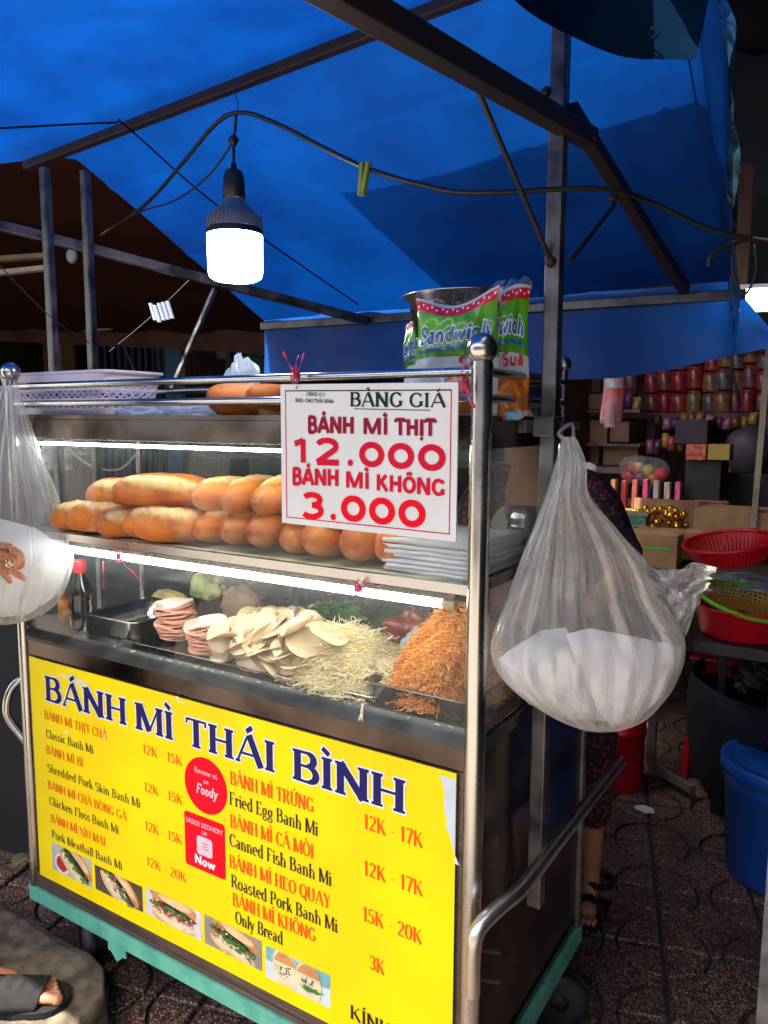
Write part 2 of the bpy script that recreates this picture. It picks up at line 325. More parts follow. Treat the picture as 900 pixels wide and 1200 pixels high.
# ------------------------------------------------------------------ lettering
def L_(*a): return ('l',)+a
def V(x, y0, y1, sf=3): return ('v', x, y0, y1, sf)      # stem, sf: 1 serif at foot, 2 at head
def A_(*a): return ('a',)+a
GL = {
'A': (.70, [L_(.06, 0, .33, .97, 0), L_(.36, 1, .64, 0, 1), L_(.17, .34, .52, .34, 0), ('s', .08, 0), ('s', .63, 0)]),
'B': (.62, [V(.14, 0, 1), L_(.10, .965, .34, .965, 0), A_(.33, .755, .16, .21, -90, 90, 1), L_(.14, .53, .36, .53, 0), A_(.34, .285, .20, .25, -90, 90, 1), L_(.10, .035, .36, .035, 0)]),
'C': (.62, [A_(.36, .5, .26, .47, 42, 318, 1), L_(.55, .72, .56, .94, 0)]),
'D': (.68, [V(.14, 0, 1), L_(.10, .965, .32, .965, 0), A_(.32, .5, .26, .465, -90, 90, 1), L_(.10, .035, .32, .035, 0)]),
'E': (.58, [V(.14, 0, 1), L_(.10, .965, .50, .965, 0), L_(.14, .52, .42, .52, 0), L_(.10, .035, .52, .035, 0), L_(.50, .80, .50, .98, 0), L_(.52, .02, .52, .2, 0)]),
'F': (.55, [V(.14, 0, 1), L_(.10, .965, .50, .965, 0), L_(.14, .52, .40, .52, 0), L_(.50, .80, .50, .98, 0)]),
'G': (.68, [A_(.36, .5, .26, .47, 45, 325, 1), V(.57, .08, .42, 2), L_(.55, .72, .56, .94, 0)]),
'H': (.70, [V(.14, 0, 1), V(.56, 0, 1), L_(.14, .52, .56, .52, 0)]),
'I': (.30, [V(.15, 0, 1)]),
'K': (.68, [V(.14, 0, 1), L_(.18, .42, .54, .97, 0), L_(.28, .56, .60, 0, 1), ('s', .56, 1), ('s', .60, 0)]),
'M': (.84, [V(.12, 0, 1), V(.72, 0, 1), L_(.16, .97, .42, .05, 1), L_(.42, .05, .70, .97, 0)]),
'N': (.72, [V(.13, 0, 1), V(.59, 0, 1), L_(.13, .98, .59, .02, 1)]),
'O': (.70, [A_(.35, .5, .27, .475, 0, 360, 1)]),
'P': (.58, [V(.14, 0, 1), L_(.10, .965, .34, .965, 0), A_(.32, .725, .18, .24, -90, 90, 1), L_(.14, .485, .34, .485, 0)]),
'Q': (.70, [A_(.35, .5, .27, .475, 0, 360, 1), L_(.38, .2, .62, -.12, 1)]),
'R': (.66, [V(.14, 0, 1), L_(.10, .965, .34, .965, 0), A_(.32, .74, .18, .225, -90, 90, 1), L_(.14, .51, .34, .51, 0), L_(.34, .5, .58, 0, 1), ('s', .60, 0)]),
'S': (.54, [A_(.27, .735, .17, .23, 35, 270, 1), A_(.27, .265, .19, .24, -145, 90, 1)]),
'T': (.60, [V(.30, 0, 1, 1), L_(.05, .96, .55, .96, 0), L_(.05, .80, .05, .99, 0), L_(.55, .80, .55, .99, 0)]),
'U': (.70, [V(.14, .28, 1, 2), V(.56, .28, 1, 2), A_(.35, .28, .21, .255, 180, 360, .6)]),
'V': (.68, [L_(.08, 1, .34, .02, 1), L_(.34, .02, .60, 1, 0), ('s', .08, 1), ('s', .6, 1)]),
'X': (.66, [L_(.08, 1, .58, 0, 1), L_(.08, 0, .58, 1, 0), ('s', .08, 0), ('s', .58, 0), ('s', .08, 1), ('s', .58, 1)]),
'Y': (.66, [L_(.08, 1, .33, .48, 1), L_(.33, .48, .58, 1, 0), V(.33, 0, .5, 1), ('s', .08, 1), ('s', .58, 1)]),
'a': (.50, [V(.36, .05, .45, 0), A_(.24, .46, .12, .19, 0, 150, .5), A_(.24, .19, .14, .17, 90, 300, .8), L_(.24, .37, .36, .40, 0), L_(.36, .06, .44, .02, 0)]),
'b': (.54, [V(.13, .03, 1.02, 2), A_(.29, .33, .17, .31, -110, 110, 1)]),
'c': (.46, [A_(.26, .33, .16, .31, 50, 310, 1)]),
'd': (.56, [V(.42, 0, 1.02, 3), A_(.27, .33, .17, .31, 70, 290, 1)]),
'e': (.48, [A_(.25, .33, .17, .31, 5, 305, 1), L_(.09, .37, .41, .37, 0)]),
'f': (.34, [V(.15, 0, .8, 1), A_(.25, .82, .10, .18, 60, 180, .5), L_(.04, .63, .29, .63, 0)]),
'g': (.50, [A_(.23, .40, .14, .24, 0, 360, .9), A_(.24, -.10, .17, .15, 0, 360, .4), L_(.36, .62, .46, .66, 0), L_(.13, .2, .13, .06, 0)]),
'h': (.56, [V(.13, 0, 1.02), V(.42, 0, .42, 1), A_(.275, .42, .145, .22, 0, 150, .5)]),
'i': (.26, [V(.13, 0, .65), ('d', .13, .87)]),
'k': (.54, [V(.13, 0, 1.02), L_(.16, .28, .42, .62, 0), L_(.24, .38, .46, 0, 1), ('s', .46, 0)]),
'l': (.26, [V(.13, 0, 1.02)]),
'm': (.82, [V(.12, 0, .65), V(.41, 0, .42, 1), V(.70, 0, .42, 1), A_(.265, .42, .145, .22, 0, 150, .5), A_(.555, .42, .145, .22, 0, 150, .5)]),
'n': (.56, [V(.13, 0, .65), V(.42, 0, .42, 1), A_(.275, .42, .145, .22, 0, 150, .5)]),
'o': (.52, [A_(.26, .33, .18, .31, 0, 360, 1)]),
'p': (.54, [V(.13, -.28, .65), A_(.29, .33, .17, .31, -110, 110, 1)]),
'r': (.40, [V(.13, 0, .65), A_(.27, .45, .13, .19, 40, 160, .5), ('d', .34, .56)]),
's': (.42, [A_(.21, .48, .12, .16, 35, 270, .9), A_(.21, .17, .14, .15, -150, 90, .9)]),
't': (.34, [V(.15, .1, .82, 0), A_(.24, .13, .09, .11, 180, 330, .5), L_(.03, .63, .29, .63, 0)]),
'u': (.56, [V(.13, .22, .65, 2), V(.42, 0, .65), A_(.275, .22, .145, .2, 180, 350, .5)]),
'v': (.50, [L_(.06, .65, .25, .02, 1), L_(.25, .02, .44, .65, 0)]),
'w': (.74, [L_(.06, .65, .21, .02, 1), L_(.21, .02, .36, .6, 0), L_(.36, .6, .51, .02, 1), L_(.51, .02, .66, .65, 0)]),
'y': (.50, [L_(.06, .65, .26, .04, 1), L_(.44, .65, .16, -.25, 0), ('s', .06, .65), ('s', .44, .65), ('d', .12, -.24)]),
'0': (.56, [A_(.28, .5, .20, .475, 0, 360, 1)]),
'1': (.40, [V(.22, 0, 1, 1), L_(.06, .80, .22, .95, 0)]),
'2': (.54, [A_(.26, .72, .18, .25, -35, 160, .9), L_(.40, .58, .08, .04, .5), L_(.08, .045, .48, .045, .4)]),
'3': (.52, [A_(.24, .75, .17, .22, -90, 150, 1), A_(.24, .28, .19, .25, -150, 90, 1)]),
'5': (.52, [L_(.12, .95, .44, .95, .3), L_(.12, .95, .11, .52, .3), A_(.24, .31, .19, .28, -150, 110, 1)]),
'7': (.50, [L_(.06, .95, .46, .95, .4), L_(.45, .95, .18, 0, .8)]),
'-': (.40, [L_(.1, .38, .3, .38, 0)]), '.': (.26, [('d', .13, .07)]), ' ': (.28, []),
}
def text(mb, s, x0, x1, z, cap, mt, thick=.15, thin=.05, serif=.10, y=0, grow=0, fn=None, slant=0, round_=False):
    """strokes of a line of lettering from x0 to x1 with its foot at z; fn maps (u, v, depth) to a point"""
    chars = []; adv = 0
    for ch in s:
        dd = unicodedata.normalize('NFD', ch); base = dd[0]
        if base not in GL: base = base.upper() if base.upper() in GL else 'O'
        g = GL[base]; chars.append((g, dd[1:], adv, base)); adv += g[0]
    sx = (x1-x0)/adv; T = cap*thick; t = cap*thin; k = [0]
    fn = fn or (lambda u, v, d: (u, y+d, v))
    def quad(pts):
        k[0] += 1; d = -(k[0] % 13)*2.2e-5
        mb.add([fn(a, b, d) for a, b in pts], [tuple(range(len(pts)))], mt)
    def P(x, yy, a): return (x0+(a+x)*sx+yy*cap*slant, z+yy*cap)
    def seg(p, q, wd, ext=0):
        dx, dy = q[0]-p[0], q[1]-p[1]; l = math.hypot(dx, dy) or 1e-6; dx /= l; dy /= l; h = wd/2+grow; e = ext+grow
        quad([(p[0]-dx*e-dy*h, p[1]-dy*e+dx*h), (p[0]-dx*e+dy*h, p[1]-dy*e-dx*h), (q[0]+dx*e+dy*h, q[1]+dy*e-dx*h), (q[0]+dx*e-dy*h, q[1]+dy*e+dx*h)])
    def arc(c, rx, ry, a0, a1, kk):
        n = max(5, int(abs(a1-a0)/14)); pr = None; k[0] += 1; d = -(k[0] % 13)*2.2e-5; vs = []
        for i in range(n+1):
            a = R(a0+(a1-a0)*i/n); wv = t+(T-t)*kk*abs(math.cos(a))**1.1 if serif else T*(.86+.14*abs(math.cos(a)))
            if not serif: wv = max(wv, t)
            nx, ny = math.cos(a)*ry, math.sin(a)*rx; l = math.hypot(nx, ny) or 1; nx /= l; ny /= l; h = wv/2+grow
            p = (c[0]+rx*math.cos(a), c[1]+ry*math.sin(a)); vs += [fn(p[0]+nx*h, p[1]+ny*h, d), fn(p[0]-nx*h, p[1]-ny*h, d)]
        mb.add(vs, [(2*i, 2*i+1, 2*i+3, 2*i+2) for i in range(n)], mt)
    for g, marks, a, base in chars:
        for op in g[1]:
            if op[0] == 'v':
                _, x, ya, yb, sf = op; seg(P(x, ya, a), P(x, yb, a), T)
                if serif:
                    for bit, yy, sg in ((1, ya, 1), (2, yb, -1)):
                        if sf & bit: p = P(x, yy, a); seg((p[0]-T/2-serif*cap*.55, p[1]+sg*t/2), (p[0]+T/2+serif*cap*.55, p[1]+sg*t/2), t)
            elif op[0] == 'l':
                wv = t+(T-t)*op[5] if serif else T*.95; seg(P(op[1], op[2], a), P(op[3], op[4], a), wv)
            elif op[0] == 's':
                if serif: p = P(op[1], op[2], a); sg = 1 if op[2] == 0 else -1; seg((p[0]-serif*cap*.9, p[1]+sg*t/2), (p[0]+serif*cap*.9, p[1]+sg*t/2), t)
            elif op[0] == 'd':
                p = P(op[1], op[2], a); h = T*.55+grow; quad([(p[0]+h*math.cos(i*PI/4+.4), p[1]+h*math.sin(i*PI/4+.4)) for i in range(8)])
            else:
                _, cx, cy, rx, ry, b0, b1, kk = op
                ins = 0 if serif else T/2
                arc(P(cx, cy, a), max(rx*sx-ins*.2, .1*T), ry*cap-(ins*.5 if ry > .3 else 0), b0, b1, kk)
        cx = g[0]*.5; top = 1.10 if base.isupper() else .76
        if base == 'i': top = .8
        for mk in marks:
            o = ord(mk); tw = max(T*.62, t*1.2)
            if o == 0x301: seg(P(cx-.05, top, a), P(cx+.09, top+.17, a), tw)
            elif o == 0x300: seg(P(cx+.05, top, a), P(cx-.09, top+.17, a), tw)
            elif o == 0x302: seg(P(cx-.13, top, a), P(cx, top+.13, a), tw*.8); seg(P(cx, top+.13, a), P(cx+.13, top, a), tw*.8)
            elif o == 0x309: p = P(cx, top+.12, a); arc(p, .055*cap, .06*cap, -60, 190, .5); seg(P(cx, top-.02, a), P(cx+.02, top+.06, a), tw*.7)
            elif o == 0x323: p = P(cx, -.17, a); h = T*.5+grow; quad([(p[0]+h*math.cos(i*PI/4), p[1]+h*math.sin(i*PI/4)) for i in range(8)])
            elif o == 0x31b: seg(P(g[0]-.14, .98, a), P(g[0]+.0, 1.1, a), tw*.9)
    return mb

# ------------------------------------------------------------------ ground
W = 1.1816; D = .3586; DB = .57     # stall counter: width, depth of the rail cage, depth of the cabinet
g = MB(); g.grid(lambda u, v: (-60+120*u, -40+90*v, -.012), 40, 30, mat('dirty_ground', (.03, .024, .02), .9, var=.3, scale=30, bump=.6), False)
ground = g.build('ground', kind='structure')
tag_road = MB().grid(lambda u, v: (-40+80*u, -20+18.9*v, -.004), 30, 10, mat('bounce_road', (.27, .24, .20), .85, var=.15, scale=3, bump=.2), False).build('road', kind='structure')  # unseen road, added pale to bounce warm sunlight onto the cart front
pave = bpy.data.objects.new('pavement', None); col.objects.link(pave); pave['kind'] = 'structure'; pave['label'] = 'dark red terrazzo paving tiles with curved grooves'
S = .26
def tile_mesh(sd):
    random.seed(sd); mb = MB(); h = S/2-.0055; rr = S*.40; gp = .009
    def piece(pts, z=0):
        n = len(pts); cx = sum(p[0] for p in pts)/n; cy = sum(p[1] for p in pts)/n
        def sh(p, d): l = math.hypot(p[0]-cx, p[1]-cy); return (p[0]-(p[0]-cx)/l*d, p[1]-(p[1]-cy)/l*d)
        a = [sh(p, .0015) for p in pts]; b = [sh(p, .007) for p in pts]
        vs = [(x, y, -.01) for x, y in pts]+[(x, y, -.003+z) for x, y in a]+[(x, y, z) for x, y in b]
        fs = [(i, (i+1) % n, n+(i+1) % n, n+i) for i in range(n)]+[(n+i, n+(i+1) % n, 2*n+(i+1) % n, 2*n+i) for i in range(n)]+[tuple(range(2*n, 3*n))]
        mb.add(vs, fs, M['terrazzo'])
    for i in range(4):
        c, s_ = [(1, 0), (0, 1), (-1, 0), (0, -1)][i]
        q = [(h, h)]+[(h-rr*math.sin(R(90)*k/5), h-rr*math.cos(R(90)*k/5)) for k in range(6)]
        piece([(x*c-y*s_, x*s_+y*c) for x, y in q], random.uniform(-.001, .001))
    body = []
    for i in range(4):
        c, s_ = [(1, 0), (0, 1), (-1, 0), (0, -1)][i]; r2 = rr+gp
        q = [(h-r2*math.cos(R(90)*k/5), h-r2*math.sin(R(90)*k/5)) for k in range(6)][::-1]
        body += [(x*c-y*s_, x*s_+y*c) for x, y in q]
    # centre fan: concave outline, so split into quads round the centre
    vs = [(x, y, -.01) for x, y in body]+[(x*.985, y*.985, 0) for x, y in body]+[(0, 0, 0)]; n = len(body)
    mb.add(vs, [(i, (i+1) % n, n+(i+1) % n, n+i) for i in range(n)]+[(n+i, n+(i+1) % n, 2*n) for i in range(n)], M['terrazzo'])
    o = mb.build('tile', pave); return o
protos = [tile_mesh(k) for k in range(3)]; used = set()
ang = R(16)
for i in range(-8, 22):
    for j in range(-9, 14):
        x, y = i*S, j*S; X, Y = x*math.cos(ang)-y*math.sin(ang)+.9, x*math.sin(ang)+y*math.cos(ang)+.9
        if not (-.9 < X < 2.6 and -.75 < Y < 3.4) or (X > 2.0 and Y < 0) or (X < .1 and Y > 2): continue
        k = random.randrange(3)
        if k in used: o = protos[k].copy(); col.objects.link(o)
        else: o = protos[k]; used.add(k)
        o.location = (X, Y, random.uniform(-.0015, .0015)); o.rotation_euler = (random.gauss(0, .004), random.gauss(0, .004), ang+random.choice((0, 1, 2, 3))*PI/2)

# ------------------------------------------------------------------ food stall cart
cart = thing('food_cart', 'stainless steel sandwich cart with yellow menu panel, glass case and mint green base', 'food cart', (W/2, D/2, 0))
def part(name, fn, parent=None, **k):
    mb = MB(); fn(mb); return mb.build(name, parent or cart, **k)
def ring_tube(mb, pts, r, mt, n=14): mb.tube(pts, r, mt, n)
ZT = 1.45
for x, y, r, rb in ((0, 0, .0145, .022), (W, 0, .0165, .0235), (W, D, .0085, .0145), (0, D, .0085, .0145)):
    z1 = ZT-rb*.8
    po = part('post', lambda mb: (mb.tube([(x, y, .2 if y == 0 else .80), (x, y, z1)], r, M['steel'], 20), mb.tube([(x, y, z1-.012), (x, y, z1-.006)], r*1.08, M['steel'], 20)), bevel=0)
    part('ball_finial', lambda mb: mb.ell((x, y, ZT), (rb, rb, rb), M['steel'], 24), po)
for z in (1.417, 1.3775):
    part('rail', lambda mb: mb.tube([(0, 0, z), (W, 0, z)], .0072, M['steel'], 14))
    part('rail', lambda mb: mb.tube([(W, 0, z), (W, D, z)], .0072, M['steel'], 14))
    part('rail', lambda mb: mb.tube([(0, 0, z), (0, D, z)], .0072, M['steel'], 14))
    part('rail', lambda mb: mb.tube([(0, D, z), (W, D, z)], .0072, M['steel'], 14))
# deck
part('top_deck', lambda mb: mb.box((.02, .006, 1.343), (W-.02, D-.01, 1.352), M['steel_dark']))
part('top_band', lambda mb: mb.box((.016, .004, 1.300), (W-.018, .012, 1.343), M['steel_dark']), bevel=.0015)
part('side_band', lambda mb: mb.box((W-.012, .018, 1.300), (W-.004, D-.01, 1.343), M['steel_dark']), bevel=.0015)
part('side_band', lambda mb: mb.box((.004, .018, 1.300), (.012, D-.01, 1.343), M['steel_dark']), bevel=.0015)
# panes
part('glass_pane', lambda mb: mb.box((.017, .006, 1.100), (W-.018, .009, 1.2995), M['glass']), label='upper front glass pane')
part('glass_pane', lambda mb: mb.box((.017, .006, .852), (W-.018, .009, 1.075), M['glass']), label='lower front glass pane')
part('glass_pane', lambda mb: mb.box((W-.008, .02, .852), (W-.005, D-.012, 1.075), M['acry']), label='lower side pane')
part('glass_pane', lambda mb: mb.box((W-.008, .02, 1.1), (W-.005, D-.012, 1.2995), M['acry']), label='upper side pane')
part('glass_pane', lambda mb: mb.box((.005, .02, .852), (.008, D-.012, 1.2995), M['acry']), label='left side pane')
# bread shelf
part('shelf', lambda mb: (mb.box((.014, .012, 1.078), (W-.014, D-.02, 1.086), M['steel_side']), mb.box((.014, .003, 1.074), (W-.012, .013, 1.090), M['steel']),
                          mb.box((W-.018, .013, 1.074), (W-.008, D-.02, 1.090), M['steel'])))
part('shelf_liner', lambda mb: mb.grid(lambda u, v: (.03+1.12*u, .015+.31*v, 1.0885+.0015*nv((u*9, v*4, 0), 1)), 60, 14, mat('greasy_paper_liner', (.42, .38, .22), .7, var=.3, scale=12)), solid=.001)
for (xa, xb, z, yy, nm) in ((.03, W-.07, 1.052, .022, 0), (.03, W-.10, 1.291, .024, 1)):
    f = part('lamp_batten', lambda mb: (mb.box((xa, yy, z+.006), (xb+.02, yy+.022, z+.02), M['steel_side'])))
    rr = .0075 if nm == 0 else .0032
    part('light_tube', lambda mb: mb.tube([(xa+.012, yy+.008, z-.003), (xb-.004, yy+.008, z-.003)], rr, M['tube'] if nm == 0 else M['tubethin'], 14), f)
    part('end_cap', lambda mb: mb.tube([(xb-.004, yy+.008, z-.003), (xb+.018, yy+.008, z-.003)], rr*1.15, mat('yellowed_cap', (.5, .4, .22), .6), 14), f)
# counter
part('counter', lambda mb: (mb.box((.012, .014, .838), (W-.012, DB-.02, .850), M['steel']),))
part('counter_edge', lambda mb: (mb.add([(.014, -.006, .834), (W-.014, -.006, .834), (W-.014, .016, .853), (.014, .016, .853), (.014, -.006, .826), (W-.014, -.006, .826)],
     [(0, 1, 2, 3), (4, 5, 1, 0)], M['sill'])))
part('counter_band', lambda mb: mb.box((.014, -.004, .7885), (W-.014, .010, .827), M['band']), bevel=.002)
part('counter_side_edge', lambda mb: (mb.box((W-.012, .017, .846), (W+.006, DB, .851), M['steel']), mb.box((W-.01, .017, .838), (W+.010, DB, .844), M['galv']), mb.box((W-.012, .017, .815), (W+.006, DB, .837), M['steel_dark'])))
# cabinet panels
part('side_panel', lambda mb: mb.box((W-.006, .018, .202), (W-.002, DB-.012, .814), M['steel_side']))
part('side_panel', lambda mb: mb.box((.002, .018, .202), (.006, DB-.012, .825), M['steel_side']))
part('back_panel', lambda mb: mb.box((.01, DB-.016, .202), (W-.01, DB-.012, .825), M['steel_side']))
part('front_panel', lambda mb: mb.box((.014, -.002, .202), (W-.014, .006, .787), M['brown_rim']))
part('bottom_strip', lambda mb: (mb.box((.014, -.008, .204), (W-.014, -.0025, .238), M['brown_rim']), mb.box((.014, -.011, .2035), (W-.014, -.0085, .214), M['brown_rim'])), bevel=.001)
for y in (DB-.008,):
    part('corner_post', lambda mb: mb.tube([(W, y, .2), (W, y, .815)], .010, M['galv'], 12)); part('corner_post', lambda mb: mb.tube([(0, y, .2), (0, y, .815)], .010, M['galv'], 12))
for xx in (W-.0095,):
    part('side_trim', lambda mb: (mb.box((W-.002, .02, .2035), (W+.002, DB-.02, .222), M['steel_dark']),))
# mint base frame of angle iron
base = part('base_frame', lambda mb: (mb.box((-.012, -.014, .163), (W+.012, -.010, .200), M['teal']), mb.box((-.012, -.0098, .1955), (W+.0078, DB, .1995), M['teal']),
     mb.box((W+.008, -.0098, .163), (W+.012, DB, .200), M['teal']), mb.box((-.012, -.0098, .163), (-.008, DB, .195), M['teal']), mb.box((.28, -.012, .140), (.34, -.008, .1628), M['teal']),
     mb.add([(.29, -.012, .14), (.33, -.012, .14), (.31, -.012, .122)], [(0, 1, 2)], M['teal'])))
for x, y in ((.11, .06), (W-.030, DB-.050), (.11, DB-.06), (W-.1, .06)):
    a = R(24 if x > .5 else -30)
    cs = part('caster', lambda mb: (mb.box((x-.03, y-.03, .148), (x+.03, y+.03, .1625), M['rust']), mb.obox((x, y-.0, .11), rotz(a)@Vector((.022, 0, 0)), rotz(a)@Vector((0, .026, 0)), (0, 0, .038), M['rust'])))
    ax = rotz(a)@Matrix.Rotation(R(90), 3, 'X')
    c = Vector((x+(.02 if x > .5 else 0), y-(.03 if x > .5 and y > .3 else 0), .064))
    part('wheel', lambda mb: (mb.lathe([(.02, -.017), (.045, -.017), (.060, -.013), (.063, 0), (.060, .013), (.045, .017), (.02, .017)], c, M['tyre'], 28, ax),
         mb.lathe([(.0, -.02), (.016, -.02), (.018, -.012), (.040, -.008), (.040, .008), (.018, .012), (.016, .02), (0, .02)], c, M['rust'], 20, ax)), cs)
# push handles
hx = W+.062
hp = smooth_path([(W+.030, -.055, .462), (W+.030, -.055, .53), (W+.034, -.045, .566), (hx-.012, .0, .584), (hx, .07, .586), (hx, .30, .582), (hx, .50, .578), (hx, .655, .573)], 7)
part('push_handle', lambda mb: mb.tube(hp, .0125, M['steel2'], 18), label='shiny bent push handle on the right side')
for z in (.475, .525): part('bolt', lambda mb: (mb.tube([(W+.004, -.008, z), (W+.03, -.05, z)], .005, M['rust'], 8), mb.tube([(W+.034, -.04, z+.004), (W+.060, -.02, z-.004)], .0035, M['rust'], 8)))
lp = smooth_path([(-.018, .02, .42), (-.018, .02, .52), (-.026, .0, .57), (-.055, -.02, .63), (-.050, -.01, .69), (-.03, .02, .72), (-.03, .10, .73)], 7)
part('push_handle', lambda mb: mb.tube(lp, .010, M['steel'], 14), label='bent push handle on the left side')

# ------------------------------------------------------------------ yellow menu panel
BY = -.0105
def B(px, py): p = AT(px, py, 'y', BY); return p.x, p.z
mb = MB(); x0, x1, z0, z1 = .0315, W-.026, .2385, .7875
pts = [(x0, z1)]
mb.add([(x0, BY, z0), (x1, BY, z0), (x1, BY, z1), (x0, BY, z1), (x0, BY+.002, z0), (x1, BY+.002, z0), (x1, BY+.002, z1), (x0, BY+.002, z1)], [(0, 1, 2, 3), (0, 4, 5, 1), (3, 2, 6, 7), (1, 5, 6, 2), (0, 3, 7, 4)], M['yellow'])
board = mb.build('menu_panel', cart, label='bright yellow vinyl menu panel with navy title and orange prices')
def yq(ax, px, py, d=.0009): x, z = B(px, py); return (x, BY-d, z)
def decal(name, polys, parent=None, label=None):
    mb = MB(); k = 0
    for pts, mt in polys:
        mb.add([(x, BY-.0005-k*.00004, z) for x, z in pts], [tuple(range(len(pts)))], mt); k += 1
    return mb.build(name, parent or board, label=label)
# torn corner and worn patches
tear = [(515, 908), (519, 920), (522, 932), (520, 945), (524, 958), (523, 968), (527, 982), (531, 992), (533, 1002), (539, 1014)]
tp = [B(*p) for p in tear]; tp = [(x, z) for x, z in tp]+[(x1+.0002, tp[-1][1]), (x1+.0002, z1+.0002), (tp[0][0], z1+.0002)]
def jag(pts, a=.0016, n=4):
    out = []
    for i in range(len(pts)):
        p, q = pts[i], pts[(i+1) % len(pts)]
        for k in range(n): t = k/n; out.append((p[0]+(q[0]-p[0])*t+random.uniform(-a, a), p[1]+(q[1]-p[1])*t+random.uniform(-a, a)))
    return out
tl = [tp[0]]
for i in range(9):
    p, q = tp[i], tp[i+1]
    for k in range(1, 5): t = k/4; tl.append((p[0]+(q[0]-p[0])*t+random.uniform(-.0018, .0018), p[1]+(q[1]-p[1])*t))
mb = MB(); xr = x1
vs = [(x, BY-.0006, z) for x, z in tl]+[(xr, BY-.0006, z) for x, z in tl]; n = len(tl)
mb.add(vs, [(i, i+1, n+i+1, n+i) for i in range(n-1)], mat('torn_white_backing', (.60, .66, .72), .5, var=.1)); mb.build('torn_patch', board, label='torn white corner where the vinyl has peeled')
fade = mat('rubbed_vinyl', (.92, .84, .42), .5, var=.1)
for px, py, w_, h_ in ((93, 800, .030, .010), (100, 812, .012, .016), (76, 792, .02, .005), (124, 862, .006, .006), (78, 858, .008, .004), (213, 823, .012, .002), (208, 818, .005, .004)):
    x, z = B(px, py); decal('worn_patch', [([(x+w_*math.cos(a*.5)*(1+.35*nv((a, px, 0), .9)), z+h_*math.sin(a*.5)*(1+.35*nv((a, 2, py), .9))) for a in range(12)], fade)])
SPECK = []
# title
def line(s, p0, p1, capz, mt, thick, thin=.055, serif=.09, par=None, dy=.0009, name='lettering', grow=0, zz=None):
    (xa, za), (xb, zb) = B(*p0), B(*p1); zb_ = (za+zb)/2 if zz is None else zz
    mb = MB(); text(mb, s, xa, xb, zb_, capz, mt, thick, thin, serif, y=BY-dy, grow=grow); return mb.build(name, par or board)
capT = B(54, 794)[1]-B(54, 820.5)[1]; capT = (capT+(B(476, 914)[1]-B(475, 953)[1]))/2*1.03
tz = (B(54, 820.5)[1]+B(475, 953)[1])/2
for s, a, b in (('BÁNH', (53, 820), (150, 849)), ('MÌ', (159, 855), (205, 866)), ('THÁI', (218, 879), (324, 904)), ('BÌNH', (342, 920), (477, 953))):
    line(s, a, b, capT, M['white'], .265, .085, .11, dy=.0006, name='title_outline', grow=.003, zz=tz)
    line(s, a, b, capT, M['navy'], .265, .085, .11, dy=.0013, name='title_lettering', zz=tz)
def cap(p, q): return B(*p)[1]-B(*q)[1]
cL = cap((52, 831.5), (52, 841))*1.0; cR = cap((270, 905), (270, 920))
for s, a, b, c_, mt, th in (
    ('- BÁNH MÌ THỊT CHẢ', (47, 840), (126, 867), cL, 'orange', .17), ('Classic Banh Mi', (54, 864.5), (110, 883), cL, 'black', .14),
    ('- BÁNH MÌ BÌ', (49, 881), (98, 898.5), cL, 'orange', .17), ('Shredded Pork Skin Banh Mi', (56, 905), (165, 946), cL, 'black', .14),
    ('- BÁNH MÌ CHÀ BÔNG GÀ', (51, 922), (149, 961.6), cL, 'orange', .17), ('Chicken Floss Banh Mi', (58, 942), (140, 978), cL, 'black', .14),
    ('- BÁNH MÌ XÍU MẠI', (55, 961), (124, 991), cL, 'orange', .17), ('Pork Meatball Banh Mi', (61, 982), (144, 1019.5), cL, 'black', .14),
    ('12K - 15K', (167.5, 883), (214, 897), cL, 'orange', .17), ('12K - 15K', (169, 927), (214.5, 943), cL, 'orange', .17),
    ('12K - 15K', (170, 972), (214, 990), cL, 'orange', .17), ('12K - 20K', (172, 1015), (219, 1033), cL, 'orange', .17),
    ('- BÁNH MÌ TRỨNG', (262, 917), (368, 951), cR, 'orange', .17), ('Fried Egg Banh Mi', (269, 943), (373, 979), cR, 'black', .14),
    ('- BÁNH MÌ CÁ MÒI', (262, 967), (368, 1005), cR, 'orange', .17), ('Canned Fish Banh Mi', (269, 992), (389, 1037), cR, 'black', .14),
    ('BÁNH MÌ HEO QUAY', (269, 1019), (388, 1062), cR, 'orange', .17), ('Roasted Pork Banh Mi', (271, 1039), (396, 1093), cR, 'black', .14),
    ('- BÁNH MÌ KHÔNG', (265, 1058), (370, 1103), cR, 'orange', .17), ('Only Bread', (276, 1082), (332, 1107), cR, 'black', .14),
    ('12K - 17K', (426, 971), (496, 993), cR, 'orange', .17), ('12K - 17K', (426, 1026), (496, 1049), cR, 'orange', .17),
    ('15K - 20K', (425, 1080), (495, 1105), cR, 'orange', .17), ('3K', (433, 1136), (451, 1142), cR, 'orange', .17),
    ('KÍNH MỜI', (410, 1196), (505, 1236), cR, 'black', .2)):
    line(s, a, b, c_*1.02, M[mt], th, .06, .07)
